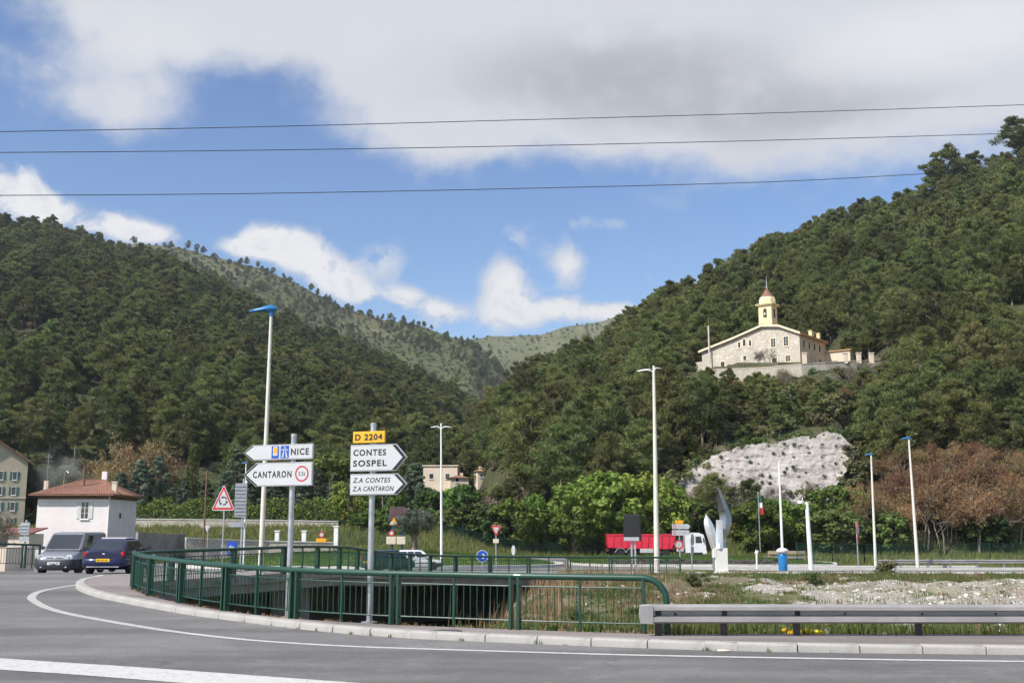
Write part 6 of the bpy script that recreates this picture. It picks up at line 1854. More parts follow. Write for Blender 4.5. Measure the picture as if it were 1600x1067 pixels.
def wheel(par, x, y, r, w):
    sg = 1 if y > 0 else -1
    wh = MB().lathe([(r * .55, -w / 2), (r * .93, -w / 2), (r, -w * .32), (r, w * .32), (r * .93, w / 2), (r * .55, w / 2)], 24).mesh('wheel')
    o = link('wheel', wh, 'tyre', par, (x, y, r), (R(-90) * sg, 0, 0))
    MB().lathe([(r * .62, w * .28), (r * .62, w * .46), (r * .56, w * .44), (r * .50, w * .36), (r * .16, w * .40), (r * .12, w * .46), (0, w * .46)], 20).build('rim', 'wheel_rim', o)
    for q in range(8):
        a = q * math.pi / 4; MB().cyl((r * .36 * math.cos(a), r * .36 * math.sin(a), w * .36), (r * .36 * math.cos(a), r * .36 * math.sin(a), w * .405), r * .07, n=8).build('vent', 'chassis', o)
    return o
def car(name, label, paint, loc, heading, st, cab, wheels, spec, cat='car'):
    """st: stations (x, half width, bottom, top) nose to tail; cab: base/roof extents; x forward"""
    t = thing(name, label, cat, loc, heading)
    mb = MB(); mb.loft([hull_ring(*s) for s in st]); body = mb.build('body', paint, t, angle=32)
    cut = []
    for wx, wy, r in wheels:
        for sg in (-1, 1):
            c = MB().cyl((wx, sg * (wy - .12), r), (wx, sg * (wy + .5), r), r * 1.17, n=24).build('cut', 'chassis', t); cut.append(c)
    boolean(body, cut)
    for wx, wy, r in wheels:
        for sg in (-1, 1):
            wheel(t, wx, sg * (wy - .03), r, .19)
        MB().cyl((wx, -wy + .12, r), (wx, wy - .12, r), .05, n=8).build('axle', 'chassis', t)
    xb0, xb1, wb, zb, xr0, xr1, wr, zr = cab
    B = [(xb0, -wb, zb), (xb0, wb, zb), (xb1, wb, zb), (xb1, -wb, zb)]; T = [(xr0, -wr, zr), (xr0, wr, zr), (xr1, wr, zr), (xr1, -wr, zr)]
    zm = zr + .035
    T2 = [(xr0 - .22, -wr * .72, zm), (xr0 - .22, wr * .72, zm), (xr1 + .22, wr * .72, zm), (xr1 + .22, -wr * .72, zm)]
    MB().add(B + T + T2, [(0, 1, 5, 4), (1, 2, 6, 5), (2, 3, 7, 6), (3, 0, 4, 7), (4, 5, 9, 8), (5, 6, 10, 9), (6, 7, 11, 10), (7, 4, 8, 11), (8, 9, 10, 11), (3, 2, 1, 0)]).build('cabin', paint, t, bevel=.045, seg=3, angle=40)
    FR = (B[0], B[1], T[1], T[0]); RR = (B[2], B[3], T[3], T[2]); RT = (B[3], B[0], T[0], T[3]); LT = (B[1], B[2], T[2], T[1])
    sub_panel(FR, .05, .95, .08, .90, .010).build('windscreen', 'car_glass', t, bevel=.006)
    if spec.get('rear_glass', True): sub_panel(RR, .07, .93, *spec.get('rear_t', (.10, .88)), .010).build('rear_window', 'car_glass', t, bevel=.006)
    for quad, rev in ((RT, False), (LT, True)):
        for s0, s1 in spec['side']:
            a, b = (s0, s1) if not rev else (1 - s1, 1 - s0)
            sub_panel(quad, a, b, .10, .86, .010).build('side_window', 'car_glass', t, bevel=.006)
    for sg in (-1, 1):
        mx = xb0 - .35
        mr = MB().box((mx, sg * (wb + .12), zb + .10), (.10, .2, .14)).build('mirror', spec.get('mirror', 'bumper_plastic'), t, bevel=.03, seg=2)
        for dx in spec.get('doors', ()): MB().box((dx, sg * (st[4][1] * 1.002), (st[4][2] + st[4][3]) / 2 + .08), (.012, .012, (st[4][3] - st[4][2]) * .72)).build('door_gap', 'chassis', t)
        for dx in spec.get('handles', ()): MB().box((dx, sg * (st[4][1] * 1.0 + .012), st[4][3] - .16), (.16, .03, .03)).build('door_handle', spec.get('mirror', 'bumper_plastic'), t, bevel=.008)
        MB().box((spec.get('trim', (0, 2.0))[0], sg * (st[4][1] * 1.004), st[4][2] + .34), (spec.get('trim', (0, 2.0))[1], .025, .06)).build('side_trim', 'bumper_plastic', t, bevel=.008)
    # nose and tail
    xf, wf = st[0][0], st[1][1]; xr_, wr_ = st[-1][0], st[-2][1]
    def bump(ss_, z, h, sgn, mat):
        # wraps round the end of the body: plan outline from the stations nearest that end
        x0, x1, x2 = ss_[0], ss_[1], ss_[2]
        half = [(x2[0] - sgn * .18, x2[1] * 1.012), (x2[0], x2[1] * 1.012), ((x1[0] * 2 + x2[0]) / 3, (x1[1] * 2 + x2[1]) / 3 * 1.015), (x1[0], x1[1] * 1.01), (x0[0], x0[1] * 1.02), (x0[0] + sgn * .03, x0[1] * .5)]
        path = [Vector(p) for p in half] + [Vector((x0[0] + sgn * .035, 0))] + [Vector((p[0], -p[1])) for p in reversed(half)]
        rings = []
        for i, p in enumerate(path):
            t_ = (path[min(i + 1, len(path) - 1)] - path[max(i - 1, 0)]).normalized(); nx = Vector((-t_.y, t_.x))
            if nx.x * sgn < 0 and abs(nx.x) > abs(nx.y) * .2 or (abs(nx.x) <= abs(nx.y) * .2 and nx.y * p.y < 0): nx = -nx
            def at_(o_, zz): return (p.x + nx.x * o_, p.y + nx.y * o_, zz)
            rings.append([at_(.0, z - h * .5), at_(.03, z - h * .38), at_(.04, z), at_(.03, z + h * .38), at_(.0, z + h * .5), at_(-.10, z + h * .46), at_(-.10, z - h * .46)])
        return MB().loft(rings).build('bumper', mat, t, angle=40)
    bump(st[:3], *spec['fbump'], 1, spec.get('bmat', 'bumper_plastic')); bump(st[::-1][:3], *spec['rbump'], -1, spec.get('bmat', 'bumper_plastic'))
    for sg in (-1, 1):
        x, y, z, w, h = spec['head']; l = MB().box((x, sg * y, z), (.14, w, h), sg * -.28).build('headlight', 'lamp_clear', t, bevel=.03, seg=2)
        MB().lathe([(h * .36, 0), (h * .3, .02), (0, .03)], 12).build('reflector', 'wheel_rim', l)
        l.children[0].location = (x + .06, sg * y, z); l.children[0].rotation_euler = (0, R(90), 0)
        x, y, z, w, h = spec['tail']; MB().box((x, sg * y, z), (.12, w, h), sg * .2).build('tail_light', 'lamp_red', t, bevel=.025, seg=2)
    for x, z, mat, sgn in ((xf + .065, spec['fplate'], 'plate_white', 1), (xr_ - .065, spec['rplate'], spec.get('rpmat', 'plate_yellow'), -1)):
        pl = MB().box((x, 0, z), (.015, .52, .115)).build('number_plate', mat, t, bevel=.004)
        MB().add([q for y in (-.17, -.10, -.02, .05, .13, .19) for q in [(x + sgn * .009, y - .02, z - .03), (x + sgn * .009, y + .022, z - .03), (x + sgn * .009, y + .018, z + .03), (x + sgn * .009, y - .015, z + .03)]], [(4 * i, 4 * i + 1, 4 * i + 2, 4 * i + 3) for i in range(6)]).build('plate_marks', 'lettering', pl)
    MB().box(((xb0 + xb1) / 2, 0, zb - .2), ((xb0 - xb1) * .8, wb * 1.6, .3)).build('interior', 'interior', t)
    return t

# dark blue hatchback seen from behind
ST = [(2.02, .52, .34, .58), (1.93, .72, .25, .68), (1.62, .82, .20, .77), (.95, .845, .18, .90), (0, .85, .18, .93), (-1.2, .845, .18, .95), (-1.66, .83, .21, .955), (-1.93, .79, .28, .93), (-2.0, .70, .36, .86)]
hb = dict(side=((.10, .37), (.41, .86)), head=(1.90, .60, .63, .34, .15), tail=(-1.93, .64, .80, .30, .16), fbump=(.42, .26), rbump=(.46, .30), fplate=.42, rplate=.56, doors=(.75, -.45), handles=(-.3,), trim=(0, 1.9), bmat='paint_navy')
gxy = Vector((ray(159, 892)[0] * 42.6, 44.6))
c1 = car('parked_car', 'dark blue hatchback seen from behind, red tail lights, beside the railing corner', 'paint_navy', (gxy.x, 44.6, float(zs(44.6)) - .115), R(91), ST, (1.02, -1.88, .76, .90, .20, -1.22, .58, 1.33), ((1.28, .80, .29), (-1.22, .80, .29)), hb)
MB().box((-.5, 0, 1.39), (.9, 1.0, .045)).build('roof_panel', 'paint_white', c1, bevel=.02)
MB().box((-2.02, 0, .80), (.02, .1, .05)).build('badge', 'lamp_clear', c1, bevel=.01)
MB().tube([(-2.04, -.62, .31), (-2.06, 0, .31), (-2.04, .62, .31)], .012, 6).build('bumper_strip', 'lamp_clear', c1)
# silver van facing the camera
SV = [(2.06, .60, .34, .70), (1.98, .74, .25, .80), (1.72, .83, .20, .90), (1.15, .86, .18, 1.03), (.3, .865, .18, 1.06), (-1.2, .865, .18, 1.08), (-1.75, .86, .20, 1.08), (-2.0, .84, .26, 1.06), (-2.06, .80, .34, 1.0)]
vn = dict(side=((.60, .80),), rear_glass=True, head=(1.955, .62, .76, .30, .17), tail=(-2.02, .76, .95, .12, .4), fbump=(.45, .42), rbump=(.42, .30), fplate=.50, rplate=.6, rpmat='plate_white', doors=(.98, -.15), handles=(0.0,), trim=(-.2, 2.2))
gxy = Vector((ray(82, 884)[0] * 46.5, 48.6))
c2 = car('parked_van', 'silver grey delivery van facing the road with dark bumper and windscreen', 'paint_silver', (gxy.x, 48.6, float(zs(48.6)) - .115), R(-89), SV, (1.32, -2.0, .80, 1.02, .62, -1.94, .70, 1.76), ((1.32, .80, .31), (-1.32, .80, .31)), vn, 'van')
MB().box((2.02, 0, .74), (.06, .78, .09)).build('grille', 'lamp_clear', c2, bevel=.02)
MB().box((2.05, -.2, .74), (.03, .3, .03)).box((2.05, .2, .74), (.03, .3, .03)).build('grille_slot', 'interior', c2)
for sg in (-1, 1): MB().tube([(.98, sg * .3, 1.07), (1.0, sg * .05, 1.20), (1.02, -sg * .1 + .2, 1.26)], .008, 5).build('wiper', 'interior', c2)
MB().lathe([(.045, 0), (.04, .03), (0, .04)], 10, (2.10, .52, .33)).build('fog_lamp', 'lamp_clear', c2); MB().lathe([(.045, 0), (.04, .03), (0, .04)], 10, (2.10, -.52, .33)).build('fog_lamp', 'lamp_clear', c2)
# dark green small car on the roundabout
SG = [(1.72, .50, .32, .58), (1.66, .68, .25, .70), (1.45, .78, .20, .80), (.95, .80, .18, .92), (0, .805, .18, .95), (-1.0, .80, .18, .97), (-1.45, .79, .21, .97), (-1.66, .76, .28, .94), (-1.72, .68, .36, .88)]
gsp = dict(side=((.12, .40), (.44, .86)), head=(1.62, .54, .66, .26, .18), tail=(-1.66, .66, .92, .16, .28), fbump=(.42, .28), rbump=(.42, .30), fplate=.45, rplate=.66, rpmat='plate_yellow', doors=(.75, -.3), handles=(-.15,), trim=(0, 1.5), bmat='paint_dark_green')
dgr = 75.0; gx_ = ray(607, 884)[0] * dgr
car('green_car', 'small dark green hatchback driving round beside the white car', 'paint_dark_green', (gx_, dgr, float(zs(dgr)) - .115), R(38), SG, (1.10, -1.62, .72, .92, .42, -1.30, .58, 1.42), ((1.12, .75, .28), (-1.12, .75, .28)), gsp)
# white hatchback
SW = [(1.86, .52, .34, .56), (1.78, .70, .25, .64), (1.5, .80, .20, .74), (.85, .82, .18, .86), (0, .825, .18, .90), (-1.1, .82, .18, .92), (-1.55, .81, .21, .92), (-1.8, .78, .28, .90), (-1.86, .70, .36, .84)]
wsp = dict(side=((.10, .34), (.37, .60), (.63, .88)), head=(1.74, .56, .60, .30, .14), tail=(-1.80, .66, .80, .2, .2), fbump=(.40, .24), rbump=(.42, .26), fplate=.40, rplate=.6, doors=(.7, -.3), handles=(-.15,), trim=(0, 1.8), bmat='bumper_plastic')
dw = 80.5; gx_ = ray(651, 882)[0] * dw
car('white_car', 'white hatchback on the roundabout partly hidden behind the green car', 'paint_white', (gx_, dw, float(zs(dw)) - .115), R(8), SW, (.98, -1.72, .74, .87, .36, -1.30, .60, 1.40), ((1.2, .77, .28), (-1.16, .77, .28)), wsp)

# red tipper lorry with white cab
dt = 133.0; tx0 = ray(948, 862)[0] * dt; tx1 = ray(1097, 862)[0] * dt; L = tx1 - tx0
t = thing('tipper_truck', 'red tipper lorry with white cab driving behind the roundabout', 'truck', (tx0, dt, float(zs(dt)) - .03), 0)
tub = [(.1, 1.15), (.0, 1.6), (.0, 2.72), (8.3, 2.72), (7.75, 1.0), (7.0, .98), (1.0, 1.1)]
def tubring(y, k): return [(x, y, z) for x, z in tub]
mb = MB(); mb.loft([[(x, -1.25, z) for x, z in tub], [(x, 1.25, z) for x, z in tub]])
bd = mb.build('tipper_body', 'paint_red', t, bevel=.04)
MB().box((4.15, -1.27, 2.70), (8.35, .12, .14)).box((4.15, 1.27, 2.70), (8.35, .12, .14)).box((.0, 0, 2.70), (.12, 2.5, .14)).box((8.25, 0, 2.70), (.12, 2.5, .14)).build('rim_rail', 'paint_red', bd)
for x in np.linspace(.7, 7.3, 9): MB().box((x, -1.29, 1.95), (.12, .09, 1.45)).build('rib', 'paint_red', bd, bevel=.015)
MB().box((4.0, 0, .92), (7.6, .9, .26)).build('chassis_frame', 'chassis', t)
MB().box((9.6, 0, .78), (4.0, .9, .22)).build('chassis_frame', 'chassis', t)
for x in (1.55, 2.85, 7.0, 10.9):
    for sg in (-1, 1):
        wheel(t, x, sg * 1.0, .5, .34)
    if x < 4:
        mb = MB(); rg = []
        for a in np.linspace(.15, math.pi - .15, 10): rg.append([(x + .64 * math.cos(a), -1.26, .5 + .64 * math.sin(a)), (x + .64 * math.cos(a), -.8, .5 + .64 * math.sin(a)), (x + .60 * math.cos(a), -.8, .5 + .60 * math.sin(a)), (x + .60 * math.cos(a), -1.26, .5 + .60 * math.sin(a))])
        mb.loft(rg).build('mudguard', 'mudguard', t)
MB().box((4.7, -1.05, .8), (1.6, .5, .5)).build('tool_box', 'mudguard', t, bevel=.04)
MB().box((5.2, -1.2, .65), (2.4, .06, .3)).build('side_guard', 'rusty_metal', t)
MB().box((.05, 0, .8), (.12, 2.3, .25)).build('rear_bar', 'chassis', t)
for sg in (-1, 1): MB().box((-.03, sg * .9, .95), (.06, .3, .16)).build('tail_light', 'lamp_red', t)
cb = [(9.35, .55), (9.35, 2.75), (9.6, 2.95), (11.0, 2.92), (11.55, 2.7), (11.80, 1.75), (11.85, .45), (11.4, .42), (11.4, .6), (10.4, .6), (10.4, .55)]
cab_ = MB().prism(cb, -1.22, 1.22).build('cab', 'paint_white', t, bevel=.05, seg=2)
MB().prism([(10.55, 1.72), (11.35, 1.72), (11.20, 2.5), (10.55, 2.5)], -1.235, -1.2).build('side_window', 'car_glass', cab_)
MB().prism([(10.55, 1.72), (11.35, 1.72), (11.20, 2.5), (10.55, 2.5)], 1.2, 1.235).build('side_window', 'car_glass', cab_)
MB().add([(11.825, -1.1, 1.72), (11.825, 1.1, 1.72), (11.60, 1.05, 2.62), (11.60, -1.05, 2.62), (11.80, -1.1, 1.72), (11.80, 1.1, 1.72), (11.57, 1.05, 2.62), (11.57, -1.05, 2.62)], [(0, 1, 2, 3), (7, 6, 5, 4), (0, 4, 5, 1), (1, 5, 6, 2), (2, 6, 7, 3), (3, 7, 4, 0)]).build('windscreen', 'car_glass', cab_)
MB().box((11.5, -1.38, 2.05), (.12, .16, .55)).build('mirror', 'bumper_plastic', cab_, bevel=.03); MB().box((11.5, 1.38, 2.05), (.12, .16, .55)).build('mirror', 'bumper_plastic', cab_, bevel=.03)
MB().box((11.86, 0, .6), (.1, 2.4, .4)).build('bumper', 'paint_white', cab_, bevel=.03)
for sg in (-1, 1): MB().box((11.90, sg * .9, .62), (.06, .36, .18)).build('headlight', 'lamp_clear', cab_)
MB().box((8.75, -.9, 1.0), (.9, .5, .7)).build('fuel_tank', 'mudguard', t, bevel=.1, seg=3)
for yy in (-.5, .5): MB().cyl((9.15, yy, 1.0), (9.15, yy, 2.85), .07).build('exhaust_stack', 'chassis', t)

# ------------------------------------------------------------------ grass, stones and weeds
def tufts(name, pts, hgt, blades, wid, mat, spread=.12, bend=.35):
    P, V = [], []
    n = len(pts) * blades
    base = np.repeat(np.asarray(pts), blades, 0) + np.stack([rng.normal(0, spread, n), rng.normal(0, spread, n), np.zeros(n)], 1)
    h = np.repeat(np.broadcast_to(hgt, (len(pts),)), blades) * rng.uniform(.5, 1.15, n)
    a = rng.uniform(0, 6.283, n); w = wid * rng.uniform(.7, 1.3, n); b = bend * h * rng.uniform(.2, 1.2, n)
    dx_, dy_ = np.cos(a), np.sin(a)
    side = np.stack([-dy_, dx_, np.zeros(n)], 1) * w[:, None] / 2
    mid = base + np.stack([dx_ * b * .3, dy_ * b * .3, h * .6], 1); tip = base + np.stack([dx_ * b, dy_ * b, h], 1)
    v = np.stack([base - side, base + side, mid + side * .7, mid - side * .7, tip], 1).reshape(-1, 3)
    i = np.arange(n)[:, None] * 5
    f = np.concatenate([i + np.array([0, 1, 2, 3]), i + np.array([3, 2, 4, 4])], 0)
    val = np.repeat(rng.random(len(pts)), blades) * .7 + rng.random(n) * .3
    me = bpy.data.meshes.new(name)
    fq = (i + np.array([0, 1, 2, 3])); ft = (i + np.array([3, 2, 4]))
    nv = len(v)
    me.vertices.add(nv); me.vertices.foreach_set('co', v.astype(np.float32).ravel())
    loops = np.concatenate([fq.ravel(), ft.ravel()]).astype(np.int32)
    me.loops.add(len(loops)); me.loops.foreach_set('vertex_index', loops)
    me.polygons.add(2 * n); me.polygons.foreach_set('loop_start', np.concatenate([np.arange(n) * 4, n * 4 + np.arange(n) * 3]).astype(np.int32))
    me.update(calc_edges=True)
    at = me.attributes.new('v', 'FLOAT', 'FACE'); at.data.foreach_set('value', np.concatenate([val, val]).astype(np.float32))
    me.validate()
    return tag(link(name, me, mat), kind='stuff')
def bank_pts(n, x0, x1, y0, y1, f):
    x = rng.uniform(x0, x1, n); y = rng.uniform(y0, y1, n)
    ok = in_poly(x, y, OPEN) & f(x, y); x, y = x[ok], y[ok]
    return np.stack([x, y, chan(x, y) - .02], 1)
gr_n = lambda x, y: fbm(x * .35, y * .35, 4, 101)
isgrav = lambda x, y: (x + fbm(x * .3, y * .3, 3, 21) * 16 > 13) & (y < 61)
g1 = bank_pts(26000, -6, 36, 20.3, 66, lambda x, y: (gr_n(x, y) > -.05) & (~isgrav(x, y) | (rng.random(len(x)) < .12)) & (x > -3 + .085 * (y - 22)))
o = tufts('bank_grass', g1, .10 + .24 * rng.random(len(g1)) ** 2, 9, .034, 'green_grass', .16); o['label'] = 'green grass and weeds on the stream bank'
g2 = bank_pts(15000, -6, 36, 20.6, 66, lambda x, y: (gr_n(x + 31, y) > -.02) & (~isgrav(x, y) | (rng.random(len(x)) < .15)) & (x > -3.5 + .085 * (y - 22)))
o = tufts('dry_grass', g2, .10 + .22 * rng.random(len(g2)) ** 2, 8, .03, 'dry_grass', .16); o['label'] = 'dry straw coloured grass on the stream bank'
# along the wall foot and pavement edge
e1 = np.stack([rng.uniform(2.9, 14, 420), rng.uniform(20.25, 21.4, 420), np.full(420, -.14)], 1)
o = tufts('verge_weeds', e1, .12 + .38 * rng.random(420) ** 2, 9, .022, 'green_grass', .1); o['label'] = 'weeds behind the crash barrier'
kp = []
for q in range(60):
    i = random.randrange(len(KB) - 40); p = KB[i]
    if -8 < p.x < 9 and p.y < 27: kp.append((p.x + random.uniform(-.03, .03), p.y - .03 + random.uniform(-.02, .02), float(zs(p.y)) - .12))
o = tufts('kerb_weeds', np.array(kp), .03 + .06 * rng.random(len(kp)), 8, .012, 'green_grass', .03); o['label'] = 'small weeds growing in the gutter'
ep = [(p.x + random.gauss(0, .04), p.y + random.gauss(0, .04), float(zs(p.y))) for p in resample(E_NEAR, .12) if random.random() < .5]
o = tufts('railing_weeds', np.array(ep), .03 + .05 * rng.random(len(ep)), 7, .014, 'dry_grass', .04); o['label'] = 'dry weeds along the foot of the railing'
# lawn blades and far weeds
def lawn_pts(n, b, f, h):
    x = rng.uniform(b[0], b[1], n); y = rng.uniform(b[2], b[3], n); ok = f(x, y); x, y = x[ok], y[ok]; return np.stack([x, y, h(x, y)], 1)
l1 = np.concatenate([lawn_pts(26000, (-31, 5, 84, 118), lambda x, y: in_isl(x, y, .98), isl_h), lawn_pts(14000, (5, 31, 96, 124), lambda x, y: in_poly(x, y, RLAWN), rl_h)])
o = tufts('lawn_blades', l1, .06 + .07 * rng.random(len(l1)), 5, .03, 'green_grass', .2); o['label'] = 'short grass of the roundabout lawns'
x = rng.uniform(-75, 75, 42000); y = rng.uniform(100, 150, 42000)
ok = ~in_isl(x, y, 1.25) & ~in_poly(x, y, RLAWN) & ~((y > 126) & (y < 139) & (x > -3)) & ((y > 139) | (x < -36) | (x > 33) | ((x < -3) & (y > 122)))
ok &= (gr_n(x * .5, y * .5) > -.12)
x, y = x[ok], y[ok]
wz = np.stack([x, y, H(x, y)], 1)
o = tufts('verge_grass', wz, .25 + .75 * rng.random(len(wz)) ** 2, 6, .06, 'green_grass', .3); o['label'] = 'rough grass and weeds at the foot of the hills'
# lavender rows on the right-hand lawn
lav = clumps_mesh('lavender', [(random.gauss(0, .2), random.gauss(0, .2), random.uniform(.05, .3)) for _ in range(8)], [.22] * 8, 40, .3, .05, 1.0, 1.2)
lav.materials.append(MATS['lavender_leaves'])
nlav = 0
for i, yy in enumerate((99.8, 101.6, 103.6)):
    for x in np.arange(9.5, 25, .85):
        yl = yy + random.uniform(-.15, .15)
        if not in_poly(np.array([x]), np.array([yl]), RLAWN)[0]: continue
        lab = 'grey lavender clump in the %s row on the lawn before the red truck' % ('front', 'middle', 'back')[i]
        t = tag(link('lavender_bush', lav, None, None, (x + random.uniform(-.1, .1), yl, float(rl_h(np.array([x]), np.array([yl]))[0]) - .03), (0, 0, random.uniform(0, 6))), lab, 'lavender', 'lavender in the %s row' % ('front', 'middle', 'back')[i])
        s = random.uniform(.6, .95); t.scale = (s, s, s)

# olive tree on the roundabout
def olive():
    h = 5.2; cs, rs = [], []
    for k in range(60):
        v = Vector((random.gauss(0, 1), random.gauss(0, 1), random.gauss(0, 1))).normalized() * random.uniform(.5, 1) ** .5
        cs.append((v.x * 2.5, v.y * 2.3, 3.6 + v.z * 1.35)); rs.append(random.uniform(.45, .75))
    mb = MB()
    mb.tube([(0, 0, -.2), (.05, 0, .5), (-.12, .05, 1.2), (.05, 0, 1.9)], [.62, .44, .36, .33], 10)
    mb.tube([(.15, .1, -.1), (.32, .1, .6), (.4, .05, 1.4), (.7, 0, 2.3)], [.3, .22, .2, .14], 8)
    for a in np.linspace(0, 6.283, 7)[:-1]: mb.tube([(0, 0, 1.7), (.8 * math.cos(a), .8 * math.sin(a), 2.5), (1.6 * math.cos(a + .3), 1.6 * math.sin(a + .3), 3.4)], [.2, .12, .05], 6)
    return clumps_mesh('olive_crown', cs, rs, 110, .3, .085, .8), mb.mesh('olive_trunk'), 'olive_leaves', 'bark', h
op = mated(olive())
plant('olive_tree', 'old grey green olive tree with thick trunk on the roundabout lawn', op, 648, 103, 792, None, 1.0, z=float(isl_h(np.array([ray(648, 800)[0] * 103]), np.array([103.]))[0]))

# stones on the bank
ico = bmesh.new(); bmesh.ops.create_icosphere(ico, subdivisions=1, radius=1.0)
iv = np.array([v.co[:] for v in ico.verts]); ifc = np.array([[v.index for v in f.verts] for f in ico.faces]); ico.free()
def stones(name, pts, size, mat, label):
    n = len(pts); k = len(iv)
    S = np.broadcast_to(size, (n,))[:, None, None] * rng.uniform(.6, 1.3, (n, 1, 3)); S[:, :, 2] *= .6
    j = iv[None] * (1 + rng.normal(0, .14, (n, k, 1))) * S
    a = rng.uniform(0, 6.283, n); ca, sa = np.cos(a)[:, None], np.sin(a)[:, None]
    xr = j[:, :, 0] * ca - j[:, :, 1] * sa; yr = j[:, :, 0] * sa + j[:, :, 1] * ca
    v = np.stack([xr, yr, j[:, :, 2]], -1) + np.asarray(pts)[:, None]
    f = (ifc[None] + (np.arange(n) * k)[:, None, None]).reshape(-1, 3)
    o = link(name, arr_mesh(name, v.reshape(-1, 3), f, np.repeat(rng.random(n), len(ifc))), mat)
    return tag(o, label, kind='stuff')
m, k, p, o_ = newmat('stone')
at = k.n('ShaderNodeAttribute', attribute_name='v').outputs['Fac']; co = k.n('ShaderNodeNewGeometry').outputs['Position']
k.put(p.inputs['Base Color'], k.mix(k.ss(k.noise(co, 9, 5, .6), .3, .7, 0, .4), k.mix(at, (.36, .33, .285), (.62, .60, .56)), (.30, .27, .22)))
p.inputs['Roughness'].default_value = .92
s1 = bank_pts(16000, -2, 36, 21, 65, lambda x, y: isgrav(x, y) | (rng.random(len(x)) < .10))
stones('rubble', s1, .03 + .13 * rng.random(len(s1)) ** 3, 'stone', 'pale stones and rubble covering the stream bank')
s2 = bank_pts(420, -2, 34, 22, 65, lambda x, y: isgrav(x, y) | (rng.random(len(x)) < .4))
stones('rubble', s2, .10 + .16 * rng.random(len(s2)) ** 2, 'stone', 'larger pale stones scattered on the stream bank')
rk = []
for px, py in ((1190, 922), (1305, 901), (1330, 905), (1345, 932), (1460, 930), (1545, 928), (1575, 932)): pass
# dry reeds beside the deck edge
rp_ = bank_pts(700, -4, 9, 34, 63.5, lambda x, y: (dist_far(x, y) < 9) & (x > -.8 + .02 * (y - 40)) & (x < 8) & (y > 44))
o = tufts('reeds', rp_, .7 + .8 * rng.random(len(rp_)), 3, .03, 'dry_grass', .15, .3); o['label'] = 'tall dry reeds growing up to the bridge deck'
rp2 = bank_pts(160, -3, 6, 23, 44, lambda x, y: (x > -2.2 + .085 * (y - 22)) & (gr_n(x, y + 50) > 0))
o = tufts('reeds', rp2, .4 + .6 * rng.random(len(rp2)), 4, .018, 'dry_grass', .15, .35); o['label'] = 'dry brown stalks behind the railing'
# single weeds on the bank
for px, py, s, pr, lab in ((905, 972, .22, 3, 'low green bush behind the railing left of its curved end'), (991, 965, .2, 4, 'dark green weed behind the railing beside its curved end'), (1385, 893, .45, 1, 'clump of long green grass on the top of the bank below the lamps'),
                           (1085, 915, .3, 3, 'green weed on the bank right of the railing end'), (1270, 912, .28, 4, 'green weed in the middle of the rubble bank'), (1450, 975, .25, 3, 'green weed behind the crash barrier post at the right')):
    a, w = ray(px, py); d = 20.6
    while d < 66 and CZ + w * d > float(chan(np.array([a * d]), np.array([d]))[0]): d += .1
    z = float(chan(np.array([a * d]), np.array([d]))[0])
    t = thing('weed_bush', lab, 'weed', (a * d, d, z - .05)); t.scale = (s * 1.2, s * 1.2, s)
    link('foliage', BUSHES[pr][0], None, t); link('stem', BUSHES[pr][1], None, t)
# yellow flowers by the barrier post
fx = ray(1252, 984)[0] * 20.5
for dx_, lab in ((-.12, 'left'), (.18, 'right')):
    t = thing('yellow_flowers', 'clump of yellow flowers behind the crash barrier, ' + lab + ' of two', 'flowers', (fx + dx_, 20.5, -.12), 0, 'yellow flower clumps')
    cs = [(random.gauss(0, .09), random.gauss(0, .07), random.uniform(.1, .19)) for _ in range(14)]
    link('blossom', clumps_mesh('blossom', cs, [.045] * 14, 14, .05, .04), 'yellow_flowers', t)
    st_ = [(random.gauss(0, .08), random.gauss(0, .06), 0) for _ in range(16)]
    mb = MB()
    for q, c in zip(st_, cs): mb.tube([q, c], .004, 4)
    mb.build('stems', 'green_grass', t)['kind'] = 'stuff'
# scrap of paper in the gutter and an iron cover in the pavement
g = GP(1131, 1017, -.114); t = tag(MB().add([(-.12, -.05, .004), (.1, -.07, .012), (.13, .06, .004), (-.09, .05, .03), (.0, .0, .035)], [(0, 1, 4), (1, 2, 4), (2, 3, 4), (3, 0, 4)]).build('litter', 'cream_render'), 'crumpled pale paper lying in the gutter', 'litter'); t.location = g
g = GP(697, 985, .006); t = thing('manhole_cover', 'small dark iron cover set in the pavement', 'cover', g)
MB().lathe([(.26, -.004), (.26, .004), (.24, .006), (0, .006)], 20).build('lid', 'rail_post_steel', t); t.scale = (1.2, 1, 1)

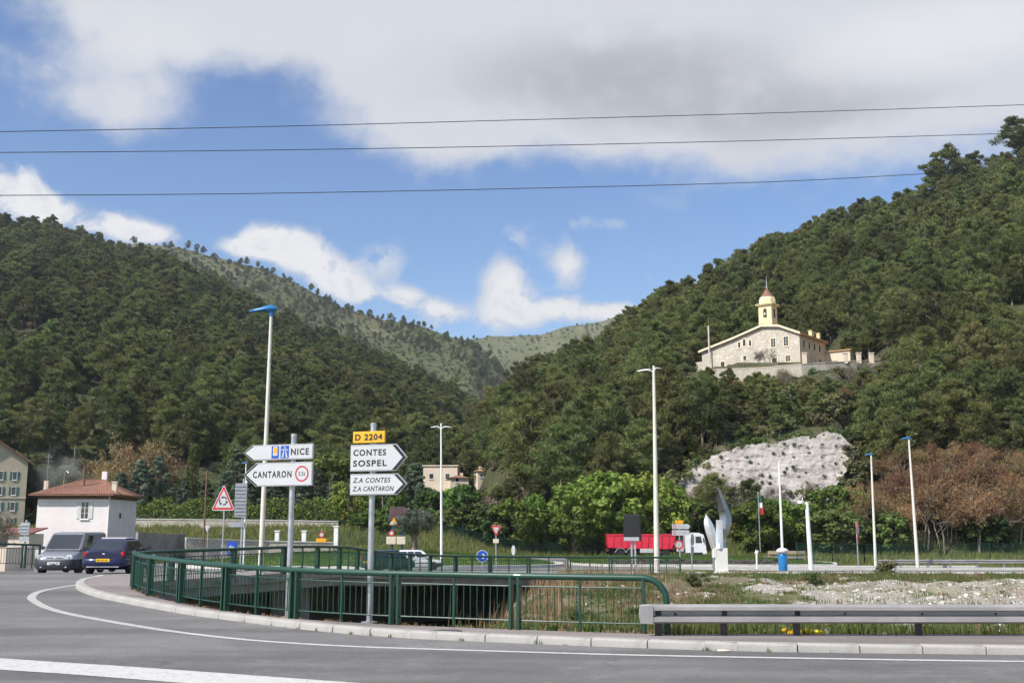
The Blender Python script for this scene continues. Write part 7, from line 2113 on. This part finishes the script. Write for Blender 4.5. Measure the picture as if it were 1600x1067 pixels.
# broad leaved weeds matted over the bank
bw = bank_pts(9000, -4, 36, 20.5, 65.5, lambda x, y: (gr_n(x * 1.3 + 9, y * 1.3) > -.01) & (~isgrav(x, y) | (rng.random(len(x)) < .2)) & (x > -3 + .085 * (y - 22)))
nb = 16; cc_ = np.repeat(bw, nb, 0) + np.stack([rng.normal(0, .16, len(bw) * nb), rng.normal(0, .16, len(bw) * nb), np.abs(rng.normal(.06, .07, len(bw) * nb))], 1)
nr = rand_unit(len(cc_)) * .7 + np.array([0, 0, .9]); nr /= np.linalg.norm(nr, axis=1)[:, None]
v, f = leaf_quads(cc_, rng.uniform(.06, .14, len(cc_)), rng.uniform(.03, .07, len(cc_)), nrm=nr)
o = tag(link('bank_weeds', arr_mesh('bank_weeds', v, f, np.repeat(rng.random(len(bw)), nb)), 'green_grass'), 'low broad leaved weeds matted over the stream bank', kind='stuff')

# thin smoke from a bonfire behind the red roofed house
sm = bmesh.new(); bmesh.ops.create_icosphere(sm, subdivisions=3, radius=1.0); sme = bpy.data.meshes.new('smoke'); sm.to_mesh(sme); sm.free()
g = D(96, 738, 168)
smo = link('smoke', sme, None, None, g, (0, R(18), 0)); smo.scale = (6.0, 4.0, 5.0)
m = bpy.data.materials.new('smoke_air'); m.use_nodes = True; m.node_tree.nodes.clear(); k = NT(m.node_tree)
pv = k.n('ShaderNodeVolumePrincipled'); ou = k.n('ShaderNodeOutputMaterial'); co = k.n('ShaderNodeTexCoord').outputs['Object']
ln_ = k.n('ShaderNodeVectorMath', operation='LENGTH'); k.put(ln_.inputs[0], co)
k.put(pv.inputs['Density'], k.m('MULTIPLY', k.m('MULTIPLY', k.ss(ln_.outputs['Value'], 1.0, .2), k.ss(k.noise(co, 2.2, 3, .6), .42, .75)), .16)); pv.inputs['Color'].default_value = (.9, .9, .92, 1)
m.node_tree.links.new(pv.outputs[0], ou.inputs['Volume']); sme.materials.append(m)
tag(smo, 'thin pale smoke drifting up behind the red roofed house', kind='stuff')

# ------------------------------------------------------------------ haze
hz = MB().box((0, 1600, 230), (5200, 3500, 480)).build('haze', None)
m = bpy.data.materials.new('haze_air'); m.use_nodes = True; m.node_tree.nodes.clear()
k = NT(m.node_tree); pv = k.n('ShaderNodeVolumePrincipled'); ou = k.n('ShaderNodeOutputMaterial')
pv.inputs['Color'].default_value = (.80, .88, 1.0, 1); pv.inputs['Density'].default_value = .00010; pv.inputs['Anisotropy'].default_value = .25
m.node_tree.links.new(pv.outputs[0], ou.inputs['Volume'])
m.cycles.homogeneous_volume = True
hz.data.materials.append(m); tag(hz, 'thin blue haze over the valley', kind='stuff')
